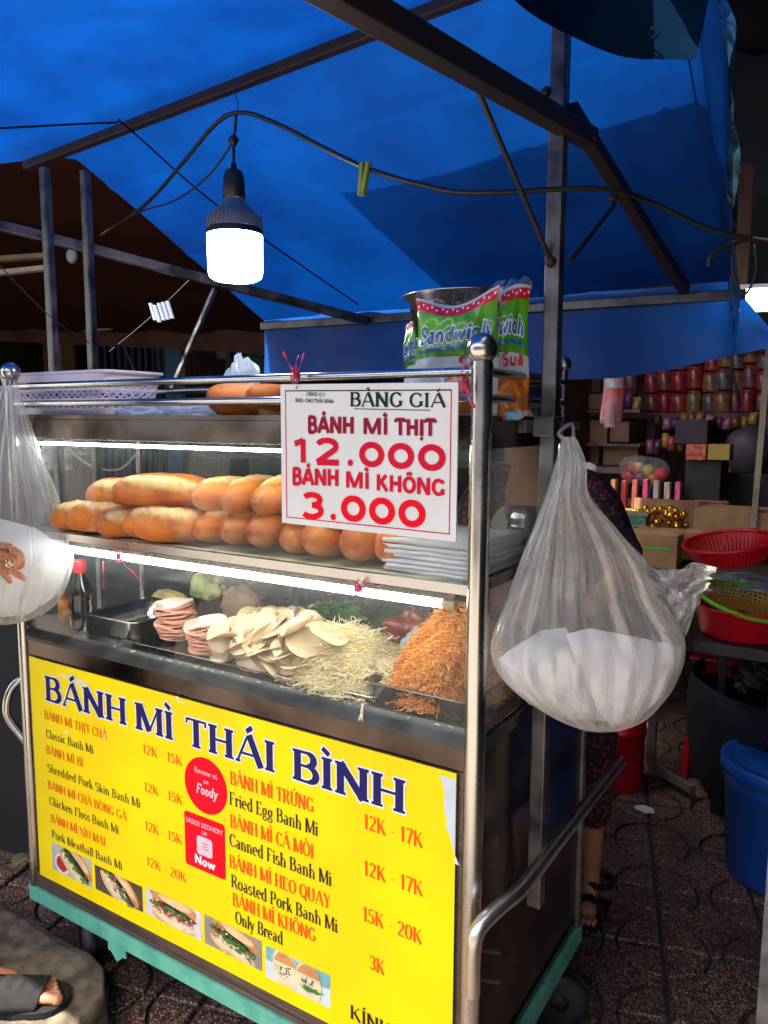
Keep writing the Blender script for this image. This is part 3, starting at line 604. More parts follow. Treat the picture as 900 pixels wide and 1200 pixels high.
# round and square stickers
cx, cz = B(241, 921); rr = (B(266, 930)[0]-B(216, 910)[0])/2
st1 = decal('round_sticker', [([(cx+rr*math.cos(a*PI/24), cz+rr*math.sin(a*PI/24)) for a in range(48)], M['red'])], label='round red review sticker')
def sline(s, c, wd, z, cp, mt, th, par, serif=0, sl=0, thin=.1):
    mb = MB(); text(mb, s, c-wd/2, c+wd/2, z, cp, mt, th, thin, serif, y=BY-.0012, slant=sl); mb.build('lettering', par)
sline('Review us', cx+.002, rr*1.08, cz+rr*.38, rr*.20, M['pinkprint'], .12, st1); sline('on', cx+.002, rr*.26, cz+rr*.08, rr*.17, M['pinkprint'], .12, st1)
sline('Foody', cx+.003, rr*1.0, cz-rr*.34, rr*.36, M['pinkprint'], .16, st1, 0, .18)
(xa, za), (xb, zb) = B(216, 950), B(265, 1032); xc = (xa+xb)/2
zt_ = (za+B(265, 966)[1])/2; zb_ = (zb+B(216.5, 1011)[1])/2; q = .007
rect = []
for (ex, ez, a0) in ((xb-q, zt_-q, 0), (xa+q, zt_-q, 90), (xa+q, zb_+q, 180), (xb-q, zb_+q, 270)):
    rect += [(ex+q*math.cos(R(a0+k*22.5)), ez+q*math.sin(R(a0+k*22.5))) for k in range(5)]
st2 = decal('square_sticker', [(rect, M['red'])], label='square red delivery sticker')
Hh = zt_-zb_; w_ = xb-xa
sline('ORDER DELIVERY', xc, w_*.92, zt_-Hh*.20, Hh*.085, M['pinkprint'], .13, st2); sline('ON', xc, w_*.14, zt_-Hh*.33, Hh*.07, M['pinkprint'], .12, st2)
q = w_*.06; rect = []; ra, rb, rc, rd = xc-w_*.19, xc+w_*.19, zb_+Hh*.29, zb_+Hh*.63
for (ex, ez, a0) in ((rb-q, rd-q, 0), (ra+q, rd-q, 90), (ra+q, rc+q, 180), (rb-q, rc+q, 270)):
    rect += [(ex+q*math.cos(R(a0+k*22.5)), ez+q*math.sin(R(a0+k*22.5))) for k in range(5)]
mb = MB(); mb.add([(x, BY-.0011, z) for x, z in rect], [tuple(range(len(rect)))], M['pinkprint'])
for k in range(3): zz = rd-Hh*(.11+.055*k); mb.box((xc-w_*.06, BY-.0014, zz-.0008), (xc+w_*.10, BY-.0012, zz+.0008), M['red'])
mb.build('receipt_emblem', st2)
sline('Now', xc, w_*.52, zb_+Hh*.10, Hh*.165, M['white'], .24, st2)
# five sandwich pictures printed along the foot of the panel
def picture(cor, bgc, kind):
    xs = [B(*p) for p in cor]; xa = (xs[0][0]+xs[3][0])/2; xb = (xs[1][0]+xs[2][0])/2; zt = (xs[0][1]+xs[1][1])/2; zb = (xs[2][1]+xs[3][1])/2
    w, h = xb-xa, zt-zb; polys = [([(xa, zb), (xb, zb), (xb, zt), (xa, zt)], bgc)]
    def e(cx, cy, rx, ry, mt, a=0, n=14, j=.0, lo=0, hi=360):
        a = R(a); pts = []
        for k in range(n):
            t = R(lo+(hi-lo)*k/(n if hi-lo == 360 else n-1)); r = 1+j*random.uniform(-1, 1); ux, uy = rx*w*math.cos(t)*r, ry*w*math.sin(t)*r
            X = xa+cx*w+ux*math.cos(a)-uy*math.sin(a); Z = zb+cy*h+ux*math.sin(a)+uy*math.cos(a)
            pts.append((min(max(X, xa), xb), min(max(Z, zb), zt)))
        polys.append((pts, mt))
    P = PR
    if kind == 5:
        e(.15, .78, .5, .1, P['teal'], 0); e(.8, .8, .3, .12, P['teal'])
        for c in (.30, .68):
            e(c, .5, .19, .30, P['crumb'], 6, j=.05); e(c, .68, .17, .14, P['bun'], 0, 12, .05, 0, 180)
            for k in range(26): e(c+random.uniform(-.10, .10), random.uniform(.25, .62), .018, .012, random.choice((P['green'], P['brown'], P['white'], P['dk'])), random.uniform(0, 180), 5)
        e(.72, .30, .16, .03, P['green'], 5, j=.3, n=18)
    else:
        an = {1: -34, 2: -36, 3: -3, 4: -12}[kind]; cx, cy = .52, .5
        if kind == 3:
            for k in range(5): e(.2+.15*k, .92, .10, .02, P['dk'], -5, 8, .4)
            for k in range(4): e(.5+.1*k, .12, .08, .02, P['dk'], 8, 8, .4)
        if kind == 1: e(.26, .36, .19, .18, P['white'], n=18); e(.26, .36, .15, .13, P['red'], n=16, j=.06); cx, cy = .6, .55
        u = Vector((math.cos(R(an)), math.sin(R(an)))); v = Vector((-u.y, u.x)); asp = w/h
        def pos(a, b): return cx+u.x*a+v.x*b, cy+(u.y*a+v.y*b)*asp
        e(*pos(0, -.12), .40, .12, P['crust'], an, 20, .02); e(*pos(0, -.09), .37, .09, P['crumb'], an, 20, .03)
        e(*pos(0, .11), .40, .15, P['bun'], an, 20, .02); e(*pos(.02, .15), .30, .06, P['hl'], an, 16, .05)
        e(*pos(0, .03), .38, .06, P['dk'], an, 20, .1)
        fill = {1: ('green', 'brown', 'red', 'green'), 2: ('white', 'green', 'pink', 'red', 'green'), 3: ('red', 'red', 'pink', 'white', 'green'), 4: ('green', 'green', 'white', 'orange', 'brown')}[kind]
        for k in range(110):
            a = random.uniform(-.36, .36); e(*pos(a, random.gauss(0, .035)), random.uniform(.012, .045), random.uniform(.008, .02), P[random.choice(fill)], an+random.uniform(-40, 40), 6, .3)
        for k in range(26): a = random.uniform(-.4, .4); e(*pos(a, random.uniform(.02, .07)), .03, .015, P['green'], random.uniform(0, 180), 6, .4)
        if kind == 4:
            for k in range(10): e(*pos(random.uniform(-.2, .3), -.18), .04, .005, P['orange'], random.uniform(-70, -10), 4)
    decal('sandwich_picture', polys)
PR = {k: mat('ink_'+k, c, .45, var=.12, scale=60) for k, c in dict(teal=(.18, .48, .47), crumb=(.78, .68, .42), bun=(.62, .28, .09), green=(.04, .22, .03), brown=(.12, .05, .02), white=(.8, .8, .76), dk=(.05, .03, .025),
      red=(.5, .02, .01), crust=(.72, .5, .24), hl=(.82, .58, .30), pink=(.75, .35, .25), orange=(.8, .3, .05)).items()}
picture([(59.5, 985), (106, 1009), (109, 1040), (63, 1020)], mat('ink_pale', (.55, .62, .6), .45), 1)
picture([(109.5, 1012), (165.5, 1039), (169, 1069), (114, 1043)], mat('ink_night', (.09, .06, .05), .45), 2)
picture([(169, 1040.5), (235.5, 1067), (236.5, 1102), (173, 1072)], mat('ink_page', (.66, .64, .58), .45), 3)
picture([(238, 1070), (306.6, 1103), (308, 1139), (241.5, 1105)], mat('ink_table', (.30, .27, .22), .45), 4)
picture([(311, 1106), (386.7, 1144), (388, 1184), (312.6, 1143)], mat('ink_plate', (.62, .72, .74), .45), 5)

# ------------------------------------------------------------------ price sign tied to the rails
SY = -.026
sx0, sx1, sz0, sz1 = .818, 1.156, 1.166, 1.404
sign = thing('price_sign', 'white acrylic price sign with red figures tied to the cart rails', 'price sign', ((sx0+sx1)/2, SY, sz0))
sk = math.sin(R(.6))
def SG(u, v, d=0): return (sx0+u*(sx1-sx0), SY-d, sz0+v*(sz1-sz0)-u*.004)
mb = MB(); mb.add([SG(0, 0), SG(1, 0), SG(1, 1), SG(0, 1)]+[SG(a, b, -.003) for a, b in ((0, 0), (1, 0), (1, 1), (0, 1))], [(0, 1, 2, 3), (4, 7, 6, 5), (0, 4, 5, 1), (1, 5, 6, 2), (2, 6, 7, 3), (3, 7, 4, 0)], M['signwhite']); mb.build('panel', sign)
mb = MB()
for ins, mt in ((.030, M['crimson']),):
    iv = ins*(sx1-sx0)/(sz1-sz0); t = .0055; tv = t*1.4
    for a, b, c, d in ((ins, iv, 1-ins, iv+tv), (ins, iv, ins+t, 1-iv)): mb.add([SG(a, b, .0005), SG(c, b, .0005), SG(c, d, .0005), SG(a, d, .0005)], [(0, 1, 2, 3)], mt)
    a, b, c, d = 1-ins-t, iv, 1-ins, 1-iv; mb.add([SG(a, b, .0005), SG(c, b, .0005), SG(c, d, .0005), SG(a, d, .0005)], [(0, 1, 2, 3)], mt)
    a, b, c, d = ins, 1-iv-tv, 1-ins, 1-iv; mb.add([SG(a, b, .0007), SG(c, b, .0007), SG(c, d, .0007), SG(a, d, .0007)], [(0, 1, 2, 3)], M['black'])
mb.build('border', sign)
def C4(px, py): p = AT(px, py, 'y', SY); return p.x, p.z
def stext(s, p0, p1, hp, mt, th, thin, serif, sl=0):
    (xa, za), (xb, zb) = C4(*p0), C4(*p1); cp = C4(p0[0], p0[1]-hp)[1]-za
    mb = MB(); L = xb-xa; k = (zb-za)/L
    text(mb, s, xa, xb, 0, cp, mt, th, thin, serif, fn=lambda u, v, d: (u, SY-.0010+d, za+v+(u-xa)*k), slant=sl); mb.build('lettering', sign)
# crop scale .4222: px = 300+x*.4222, py = 320+y*.4222
def c4(x, y): return (300+x*.4222, 320+y*.4222)
stext('BẢNG', c4(260, 370), c4(408, 372), 16.5, M['darkgreen'], .22, .09, .10); stext('GIÁ', c4(424, 372), c4(528, 373), 16.5, M['darkgreen'], .22, .09, .10)
stext('UBND Q.1', c4(140, 340), c4(192, 343), 4.2, M['darkgreen'], .17, .1, 0); stext('BQL. CHỢ THÁI BÌNH', c4(110, 358), c4(217, 362), 4.4, M['darkgreen'], .17, .1, 0)
xa, za = C4(*c4(272, 378)); xb, zb = C4(*c4(485, 382)); mb = MB(); mb.add([(xa, SY-.001, za), (xb, SY-.001, zb), (xb, SY-.001, zb+.0012), (xa, SY-.001, za+.0012)], [(0, 1, 2, 3)], M['darkgreen']); mb.build('underline', sign)
stext('BÁNH', c4(143, 443), c4(274, 446), 19, M['maroon'], .25, .2, 0); stext('MÌ', c4(296, 447), c4(370, 449), 19, M['maroon'], .25, .2, 0); stext('THỊT', c4(386, 450), c4(500, 453), 19, M['maroon'], .25, .2, 0)
stext('12', c4(100, 525), c4(240, 530), 27, M['crimson'], .27, .2, 0); stext('.', c4(240, 530), c4(285, 532), 27, M['crimson'], .27, .2, 0); stext('000', c4(282, 535), c4(532, 550), 28, M['crimson'], .29, .2, 0)
stext('BÁNH', c4(100, 586), c4(232, 592), 19, M['crimson'], .25, .2, 0); stext('MÌ', c4(248, 595), c4(318, 600), 19, M['crimson'], .25, .2, 0); stext('KHÔNG', c4(333, 603), c4(525, 620), 19, M['crimson'], .25, .2, 0)
stext('3', c4(122, 676), c4(196, 680), 27, M['red'], .27, .2, 0); stext('.', c4(195, 680), c4(235, 683), 28, M['red'], .27, .2, 0); stext('000', c4(232, 685), c4(476, 708), 29, M['red'], .29, .2, 0)
def ribbon(pts, wd, mt=None, parent=None, name='ribbon_end'):
    P = smooth_path(pts, 5); mb = MB(); v = []
    for i, p in enumerate(P):
        s_ = wd*(.5+.5*math.sin(i*.9)); v += [p+Vector((s_*.5, 0, s_*.25)), p-Vector((s_*.5, 0, s_*.25))]
    mb.add(v, [(2*i, 2*i+1, 2*i+3, 2*i+2) for i in range(len(P)-1)], mt or M['pinkrib'], True); return mb.build(name, parent, solid=.0007)
def tie(label, c, ends):
    t = thing('raffia_tie', label, 'ribbon tie', c, 'pink raffia ties on the cart')
    mb = MB(); mb.ell(c, (.006, .006, .007), M['pinkrib'], 10, nz=.3, nsc=200)
    mb.tube([Vector(c)+Vector((0, .012*math.cos(a), .012*math.sin(a)+.0)) for a in [k*PI/5 for k in range(10)]], .0016, M['pinkrib'], 6, closed=True); mb.build('knot', t)
    for e in ends: ribbon([c]+e, .0055, parent=t)
pA = AT(346, 440, 'y', -.03); pB = AT(545, 452, 'y', -.035)
tie('pink raffia tie at the top left corner of the price sign', pA, [[AT(338, 425, 'y', -.035), AT(332, 412, 'y', -.04)], [AT(352, 428, 'y', -.035), AT(356, 414, 'y', -.03)], [AT(347, 425, 'y', -.035), AT(350, 417, 'y', -.03)], [AT(349, 450, 'y', -.035), AT(347, 456, 'y', -.035)]])
tie('pink raffia tie at the top right corner of the price sign', pB, [[AT(541, 440, 'y', -.035), AT(544, 428, 'y', -.035)], [AT(549, 465, 'y', -.04), AT(556, 478, 'y', -.04)], [AT(550, 463, 'y', -.042), AT(552, 472, 'y', -.045)], [AT(548, 442, 'y', -.03), AT(547, 436, 'y', -.03)]])
p = AT(139, 652, 'y', -.006); tie('pink raffia tie hanging in front of the lit tube, left half of the case', p, [[AT(146, 662, 'y', -.01), AT(157, 672, 'y', -.008), AT(167, 685, 'y', -.006)], [AT(136, 648, 'y', -.008), AT(134, 644, 'y', -.006)]])
p = AT(420, 690, 'y', -.008); tie('pink raffia bow on the lit tube, right half of the case', p, [[AT(405, 694, 'y', -.012), AT(382, 698, 'y', -.01)], [AT(436, 688, 'y', -.012), AT(448, 685, 'y', -.01)], [AT(419, 684, 'y', -.012), AT(420, 679, 'y', -.01)], [AT(432, 693, 'y', -.012), AT(444, 691, 'y', -.01)]])
p = AT(121, 676, 'y', .03); t = ribbon([AT(121, 658, 'y', .03), p, AT(121, 690, 'y', .032)], .006, name='raffia_strip'); tag(t, 'short pink raffia strip hanging inside the case above the bottle', 'ribbon')

# ------------------------------------------------------------------ bread
def loaf_mesh(sd, L=.165, r0=.0395, slash=True):
    random.seed(sd); n, k = 40, 30; v = []; f = []; cr = []; b1 = random.uniform(-.05, .05); wob = random.uniform(.0, .006)
    for i in range(n+1):
        t = -1+2*i/n; s = max(0, 1-abs(t)**4.2)**.5; s *= .86+.14*(1-t*t)
        for j in range(k):
            a = 2*PI*j/k; r = r0*s*(1+.05*nv((t*2, math.cos(a), math.sin(a)), 1.6, sd))
            zz = math.cos(a); c = 0
            if slash and abs(t) < .74:
                d = (a if a < PI else a-2*PI)-.25-.35*t; wdt = .60*(1-(t/.74)**2)**.5
                if abs(d) < wdt: u = abs(d)/wdt; r *= 1+.10*(1-u*u)+(.07*nv((t*9, d*5, 0), 1, sd)); c = max(0, 1-u**6)*(.85+.7*nv((t*7, d*4, 3), 1, sd))
                elif abs(d) < wdt*1.3: r *= .90
            c = max(c, .38*max(0, -zz-.35)+.25*max(0, nv((t*3, math.cos(a)*1.2, math.sin(a)*1.2), 1, sd+5)))
            v.append((r*math.sin(a), t*L/2, r*zz*.92+wob*math.cos(t*PI*.8))); cr.append(max(0, min(1, c)))
    for i in range(n):
        for j in range(k): f.append((i*k+j, i*k+(j+1) % k, (i+1)*k+(j+1) % k, (i+1)*k+j))
    me = bpy.data.meshes.new('bread_loaf'); me.from_pydata(v, [], f); me.materials.append(M['crust'])
    me.polygons.foreach_set('use_smooth', [True]*len(f)); at = me.attributes.new('crumb', 'FLOAT', 'POINT'); at.data.foreach_set('value', cr); me.update(); return me
LM = [loaf_mesh(s) for s in range(5)]; LB = loaf_mesh(9, .225, .038)
def loaf(me, c, yaw, label, sc_=1, roll=0, tilt=0, group='bread loaves on the case shelf'):
    o = bpy.data.objects.new('bread_loaf', me); col.objects.link(o); o.location = c; o.rotation_euler = (tilt, roll, yaw); o.scale = (sc_,)*3
    return tag(o, label, 'bread loaf', group)
ordn = ['first', 'second', 'third', 'fourth', 'fifth', 'sixth', 'seventh', 'eighth', 'ninth', 'tenth', 'eleventh', 'twelfth']
# front ends of the loaves of the bottom row; yaw turns the loaf away from straight back
bot = [(96, 612, -62, .9), (122, 612, -60, 1), (153, 617, -38, .88), (189, 612, -58, 1), (203, 620, -50, .98), (235, 627, -14, .95), (268, 627, -6, 1.0), (302, 634, 4, 1.06), (337, 634, 6, .95), (370, 641, 0, 1.1), (414, 647, 10, 1.1), (451, 655, 16, .96)]
for i, (px, py, yw, s) in enumerate(bot):
    yf = .055 if i > 4 else .075
    p = AT(px, py, 'y', yf); L = .0925*s*.55 if i > 4 else 0; zc = 1.090+.037*s
    q = AT(px, py, 'z', zc); y_ = min(max(q.y, .045), .14); p = AT(px, py, 'y', y_)
    a = R(yw); c = Vector((p.x, y_+(.030 if i > 4 else .0), zc)); c += Vector((-math.sin(a), math.cos(a), 0))*(.040 if i > 4 else 0)
    loaf(LM[i % 5], c, a, f'golden bread loaf, {ordn[i]} from the left in the bottom row of the bread shelf', s, roll=R(random.uniform(15, 55) if yw < -30 else random.uniform(-15, 25)), tilt=R(random.uniform(-4, 4)))
topr = [(140, 579, -52, .9, 0), (192, 575, -60, 1.0, 1), (247, 588, -16, .98, 0), (281, 591, -8, 1.02, 0), (315, 592, -2, 1.02, 0), (352, 603, 2, .95, 0), (392, 611, -4, .95, 0)]
for i, (px, py, yw, s, big) in enumerate(topr):
    zc = 1.090+.037*2+.050; q = AT(px, py, 'z', zc-.012*(i > 1)); y_ = min(max(q.y, .07), .16); p = AT(px, py, 'y', y_); a = R(yw)
    c = Vector((p.x, y_+.050, p.z+.010)) if i > 1 else Vector((p.x, y_, p.z))
    loaf(LB if big else LM[(i+2) % 5], c, a, ['short pale tipped bread loaf lying at the left end of the upper row', 'longest bread loaf, lying sideways on top of the pile'][i] if i < 2 else f'pale slashed bread loaf, {ordn[i-2]} right of the long loaf in the upper row', s, roll=R(random.uniform(15, 45) if yw < -30 else random.uniform(-20, 20)))
for i, (px, py, yw, s) in enumerate(((288, 468, -55, 1.0), (330, 472, -30, .95))):
    q = AT(px, py, 'y', .16+.03*i); loaf(LM[i+1], (q.x, q.y, 1.352+.033), R(yw), ['bread loaf in a plastic wrapper on the cart roof, left one', 'bread loaf on the cart roof tucked behind the price sign'][i], s, roll=R(180 if i == 0 else 150), group='bread on the cart roof')

# paper stack on the shelf
ps = thing('paper_stack', 'stack of white wrapping paper on the right end of the bread shelf', 'paper', (1.07, .15, 1.0895))
for k in range(7):
    z = 1.0895+k*.0082; x0_ = .985+random.uniform(-.006, .006); mb = MB(); a = R(random.uniform(-2.5, 2.5))
    def pg(u, v): q = rotz(a)@Vector(((u-.5)*(1.150-x0_), (v-.5)*.22, 0)); return (1.068+q.x, .15+q.y, z+.0022+.0014*nv((u*3, v*3, k), 1)+.002*(1-u)*(k % 3 == 0))
    mb.grid(pg, 10, 8, M['paper']); mb.build('paper_sheet', ps, solid=.0066)
# steel tumbler behind the stack
cu = thing('steel_cup', 'small ribbed steel cup at the right end of the bread shelf', 'cup', (1.135, .29, 1.0895))
MB().lathe([(0, 0), (.024, 0), (.025, .05), (.028, .055), (.028, .062), (.026, .066), (.028, .07), (.028, .078), (.026, .082), (.027, .095), (.024, .095), (.022, .01)], (1.135, .29, 1.0895), M['steel'], 26).build('cup_body', cu)

# ------------------------------------------------------------------ foods on the counter
Z0 = .851
def tray(name, label, cor, h, mt, cat='tray', lip=.007, group=None):
    "rectangular steel tray with rounded corners; cor = x0,x1,y0,y1"
    x0, x1, y0, y1 = cor; t = thing(name, label, cat, ((x0+x1)/2, (y0+y1)/2, Z0), group); mb = MB()
    def loop(ins, z, rad=.022):
        o = []
        for cx, cy, a0 in ((x1-ins-rad, y1-ins-rad, 0), (x0+ins+rad, y1-ins-rad, 90), (x0+ins+rad, y0+ins+rad, 180), (x1-ins-rad, y0+ins+rad, 270)):
            for k in range(5): a = R(a0+k*22.5); o.append((cx+rad*math.cos(a), cy+rad*math.sin(a), z))
        return o
    ls = [loop(.016, Z0+.001), loop(.012, Z0+.004), loop(.003+lip, Z0+h-.002), loop(0, Z0+h), loop(0, Z0+h+.0015), loop(.004+lip, Z0+h-.001), loop(.018, Z0+.004)]
    v = [p for l in ls for p in l]; n = 20
    mb.add(v, [(i*n+k, i*n+(k+1) % n, (i+1)*n+(k+1) % n, (i+1)*n+k) for i in range(len(ls)-1) for k in range(n)], mt, True)
    mb.add(ls[-1], [tuple(range(n))], mt); mb.build('tray_body', t); return t
t1_ = tray('steel_tray', 'nearly empty deep steel tray between the sauce bottle and pink ham', (.155, .335, .045, .25), .045, M['steel'])
tray('flat_tray', 'flat dark steel tray under the pink ham and pale ham slices', (.300, .790, .030, .25), .010, M['steel_dark'])
t2_ = tray('noodle_plate', 'shallow steel plate under the shredded pork skin', (.735, .985, .026, .25), .012, M['steel'])
t3_ = tray('floss_tray', 'deep steel tray heaped with orange carrot coloured shreds', (.948, 1.163, .022, .30), .040, M['steel_dark'])
# pink ham stacks
def disc(mb, c, r, th, mt, mt2, tilt, sag, sd, n=22):
    q = Matrix.Rotation(tilt[0], 3, 'X')@Matrix.Rotation(tilt[1], 3, 'Y'); v = []; f = []; rings = 4; c = Vector(c)
    for z in (th/2, -th/2):
        for i in range(rings+1):
            rr = r*i/rings
            for k in range(n):
                a = 2*PI*k/n; rx = rr*(1+.05*math.sin(a*3+sd)); p = Vector((rx*math.cos(a), rx*math.sin(a), z+sag*(rr/r)**2*math.sin(a*2+sd)+.25*sag*math.sin(a*5+sd*2)*(rr/r)**3)); v.append(c+q@p)
    o = (rings+1)*n
    for i in range(rings):
        for k in range(n): f.append((i*n+k, i*n+(k+1) % n, (i+1)*n+(k+1) % n, (i+1)*n+k)); f.append((o+i*n+k, o+(i+1)*n+k, o+(i+1)*n+(k+1) % n, o+i*n+(k+1) % n))
    mb.add(v, f, mt, True); mb.add([v[rings*n+k] for k in range(n)]+[v[o+rings*n+k] for k in range(n)], [(k, n+k, n+(k+1) % n, (k+1) % n) for k in range(n)], mt2, True)
for lab, px, py, pyt, N, rad in (('taller stack of pink ham slices beside the empty steel tray', 207, 762, 704, 21, .042), ('shorter stack of pink ham slices touching the pale ham', 243, 772, 726, 17, .043)):
    b = AT(px, py, 'z', Z0+.012); b.y = .115 if N == 21 else .085; b = AT(px, py-2, 'y', b.y+.0); b.z = Z0+.012
    t = thing('pink_ham_stack', lab, 'sliced ham', b, 'stacks of pink ham'); top = AT(px+(2 if N == 21 else -3), pyt, 'y', b.y).z-.004; dz = (top-b.z)/N
    for k in range(N):
        random.seed(k*7+N); mb = MB(); low = k < N*.35
        rr_ = rad*(1+random.uniform(-.06, .05))*(1.04 if k > N*.62 else .93); off = (random.uniform(-.004, .004)+(.006*math.sin(k*.6)), random.uniform(-.004, .004))
        cc = (b.x+off[0], b.y+off[1], b.z+dz*(k+.5)); last = k == N-1
        disc(mb, cc, rr_, dz*.98, M['pinktop'] if last else M['pinkham'], M['pinkham'], (random.gauss(0, .08), random.gauss(0, .08)), random.uniform(.002, .0045), k)
        mb.build('ham_slice', t)
# pale ham pile
hp_ = thing('pale_ham_pile', 'big heap of folded pale ham slices in the middle of the case', 'sliced ham', (.56, .12, Z0))
def slice_mesh(sd):
    random.seed(sd); mb = MB(); r = .040; bend = random.choice((.2, .3, .9, 1.6, 2.4, .5)); v = []; n = 24; rg = 5
    def fold(x, y):
        th = bend; rad = .03
        if x > 0 and bend > .5:
            a = min(x/(rad*.45), th*1.05); X = rad*.45*math.sin(a); Zz = rad*.45*(1-math.cos(a)); rest = x-rad*.45*a
            return X+rest*math.cos(a), Zz+rest*math.sin(a)
        return x, .004*math.sin(x*60+sd)
    for s in (.0006, -.0006):
        for i in range(rg+1):
            for k in range(n):
                a = 2*PI*k/n; x, y = r*i/rg*math.cos(a), r*i/rg*math.sin(a); X, Zz = fold(x, y); v.append((X, y, Zz+s+.003*math.sin(y*70+sd)))
    f = []; o = (rg+1)*n
    for i in range(rg):
        for k in range(n): f.append((i*n+k, i*n+(k+1) % n, (i+1)*n+(k+1) % n, (i+1)*n+k)); f.append((o+i*n+k, o+(i+1)*n+k, o+(i+1)*n+(k+1) % n, o+i*n+(k+1) % n))
    mb.add(v, f, M['ham'], True); mb.add([v[rg*n+k] for k in range(n)]+[v[o+rg*n+k] for k in range(n)], [(k, n+k, n+(k+1) % n, (k+1) % n) for k in range(n)], M['hamrind'], True); return mb
SM = [slice_mesh(s).build('ham_slice', hp_, world=False) for s in range(6)]
random.seed(5); first = set()
def hsl(x, y, z, e, sc_=1.0, k=None):
    k = random.randrange(6) if k is None else k
    if k in first: o = SM[k].copy(); col.objects.link(o)
    else: o = SM[k]; first.add(k)
    o.location = Vector((x, y, z))-Vector(hp_.location); o.rotation_euler = e; o.scale = (sc_,)*3
for i in range(190):
    u = random.random(); x = .553+.29*u; hh = .075*math.sin(PI*min(1, max(0, (u*1.0+.10))))**.6*(1-.10*u); y = random.uniform(.06, .19)
    hh *= max(0.1, 1-((y-.125)/.10)**2*.55)
    lv = random.random()**.5; z = Z0+.014+hh*lv
    tilt = R(random.uniform(5, 40)) if random.random() < .8 else R(random.uniform(-15, 65))
    hsl(x, y, z, (tilt, R(random.uniform(-35, 35)), R(random.uniform(-50, 50))), random.uniform(.85, 1.2))
for px, py, e, s, k in ((290, 745, (R(74), R(25), R(-10)), 1.0, 0), (300, 752, (R(64), R(10), R(15)), 1.0, 1), (325, 764, (R(50), R(20), R(30)), .95, 3), (345, 752, (R(28), R(12), R(20)), 1.0, 4), (350, 783, (R(55), R(10), R(0)), .9, 1), (275, 765, (R(60), R(0), R(-30)), .8, 2), (318, 785, (R(62), R(0), R(0)), .85, 0), (372, 742, (R(22), R(10), R(60)), .95, 4), (268, 748, (R(40), R(5), R(0)), .75, 1), (335, 735, (R(20), R(8), R(-20)), .9, 5)):
    p = AT(px+14, py, 'y', .070); hsl(p.x, p.y, p.z, e, s, k)
# shredded heaps
def strands(name, par, N, prof, mt, L=.03, r=.0007, seed=1, seg=5, curl=1.0, mts=None):
    random.seed(seed); mb = MB(); mts = mts or [mt]
    for i in range(N):
        x, y, z, nx, ny = prof(random.random(), random.random()); p = Vector((x, y, z)); a = random.uniform(0, 2*PI); d = Vector((math.cos(a), math.sin(a), random.gauss(0, .25)-.15)); pts = [p.copy()]
        sl = Vector((nx, ny, 0)); l = L*random.uniform(.5, 1.3)/seg; cv = random.uniform(-1, 1)*curl
        for k in range(seg):
            d = (d+Vector((-d.y, d.x, 0))*cv*.6+Vector((random.gauss(0, .18), random.gauss(0, .18), random.gauss(0, .22)))*curl).normalized()
            q = d-Vector((0, 0, 1))*0; p = p+Vector((d.x, d.y, d.z*.5-.35*(d.x*nx+d.y*ny)))*l; p.z = max(p.z, Z0+.006); pts.append(p.copy())
        mb.tube(pts, r*random.uniform(.8, 1.3), random.choice(mts), 3, cap=False)
    return mb.build(name, par, kind='stuff')
def heap(cx, cy, rx, ry, h, pk=1.6, ox=0):
    def f(u, v, inner=1.0):
        a = 2*PI*u; rr = math.sqrt(v); X, Y = rr*math.cos(a), rr*math.sin(a); hz = (1-rr**pk)*h*(1+.25*nv((X*2, Y*2, cx*9), 1.3))
        return cx+X*rx+ox*(1-rr), cy+Y*ry, Z0+.012+max(0, hz)*inner, X/rx*rx*1.2, Y*1.2
    return f
def heap_base(par, f, mt, name='heap_core', n=36):
    mb = MB(); v = [];
    for j in range(15):
        for i in range(n): p = f(i/n, (j/14)**2); v.append((p[0], p[1], p[2]-.003))
    mb.add(v, [(j*n+i, j*n+(i+1) % n, (j+1)*n+(i+1) % n, (j+1)*n+i) for j in range(14) for i in range(n)], mt, True); mb.build(name, par)
nh = thing('pork_skin_heap', 'cream heap of fine shredded pork skin between ham and orange shreds', 'shredded pork skin', (.84, .12, Z0))
hf = heap(.868, .125, .125, .098, .088, 1.3, -.01); heap_base(nh, hf, M['noodleb'])
M['noodle2'] = mat('shredded_skin_light', (.90, .76, .50), .4, var=.06, scale=30)
strands('shreds', nh, 6000, hf, M['noodle'], .048, .0007, 3, seg=7, curl=1.5, mts=[M['noodle'], M['noodle2'], M['noodle2']])
fh = thing('floss_heap', 'large heap of orange curly shreds in the right hand tray', 'orange shreds', (1.05, .15, Z0))
hf2 = heap(1.056, .165, .108, .142, .132, 2.3, .030); heap_base(fh, hf2, M['shredb'])
M['shred2'] = mat('orange_floss_light', (.88, .42, .06), .45, var=.1, scale=30)
strands('shreds', fh, 6500, hf2, M['shred'], .020, .0009, 4, curl=1.6, mts=[M['shred'], M['shred'], M['shred2']])
# loose bits on the sill
lb = MB()
for k in range(22):
    x = random.uniform(.3, 1.15); y = random.uniform(-.002, .01); a = random.uniform(0, PI); lb.tube([(x, y, .8535), (x+.006*math.cos(a), y+.002, .855), (x+.01*math.cos(a+.6), y+.001, .8537)], .0006, M['noodle2'], 4)
p = AT(426, 832, 'y', .004)
for k in range(6): lb.tube([p+Vector((random.uniform(-.004, .004), 0, .012)), p+Vector((random.uniform(-.003, .003), -.006, 0)), p+Vector((random.uniform(-.006, .006), -.010, -.016))], .0008, M['noodle2'], 4)
tag(lb.build('spilled_shreds', kind='stuff'), 'loose cream shreds spilled along the steel sill', 'shreds')
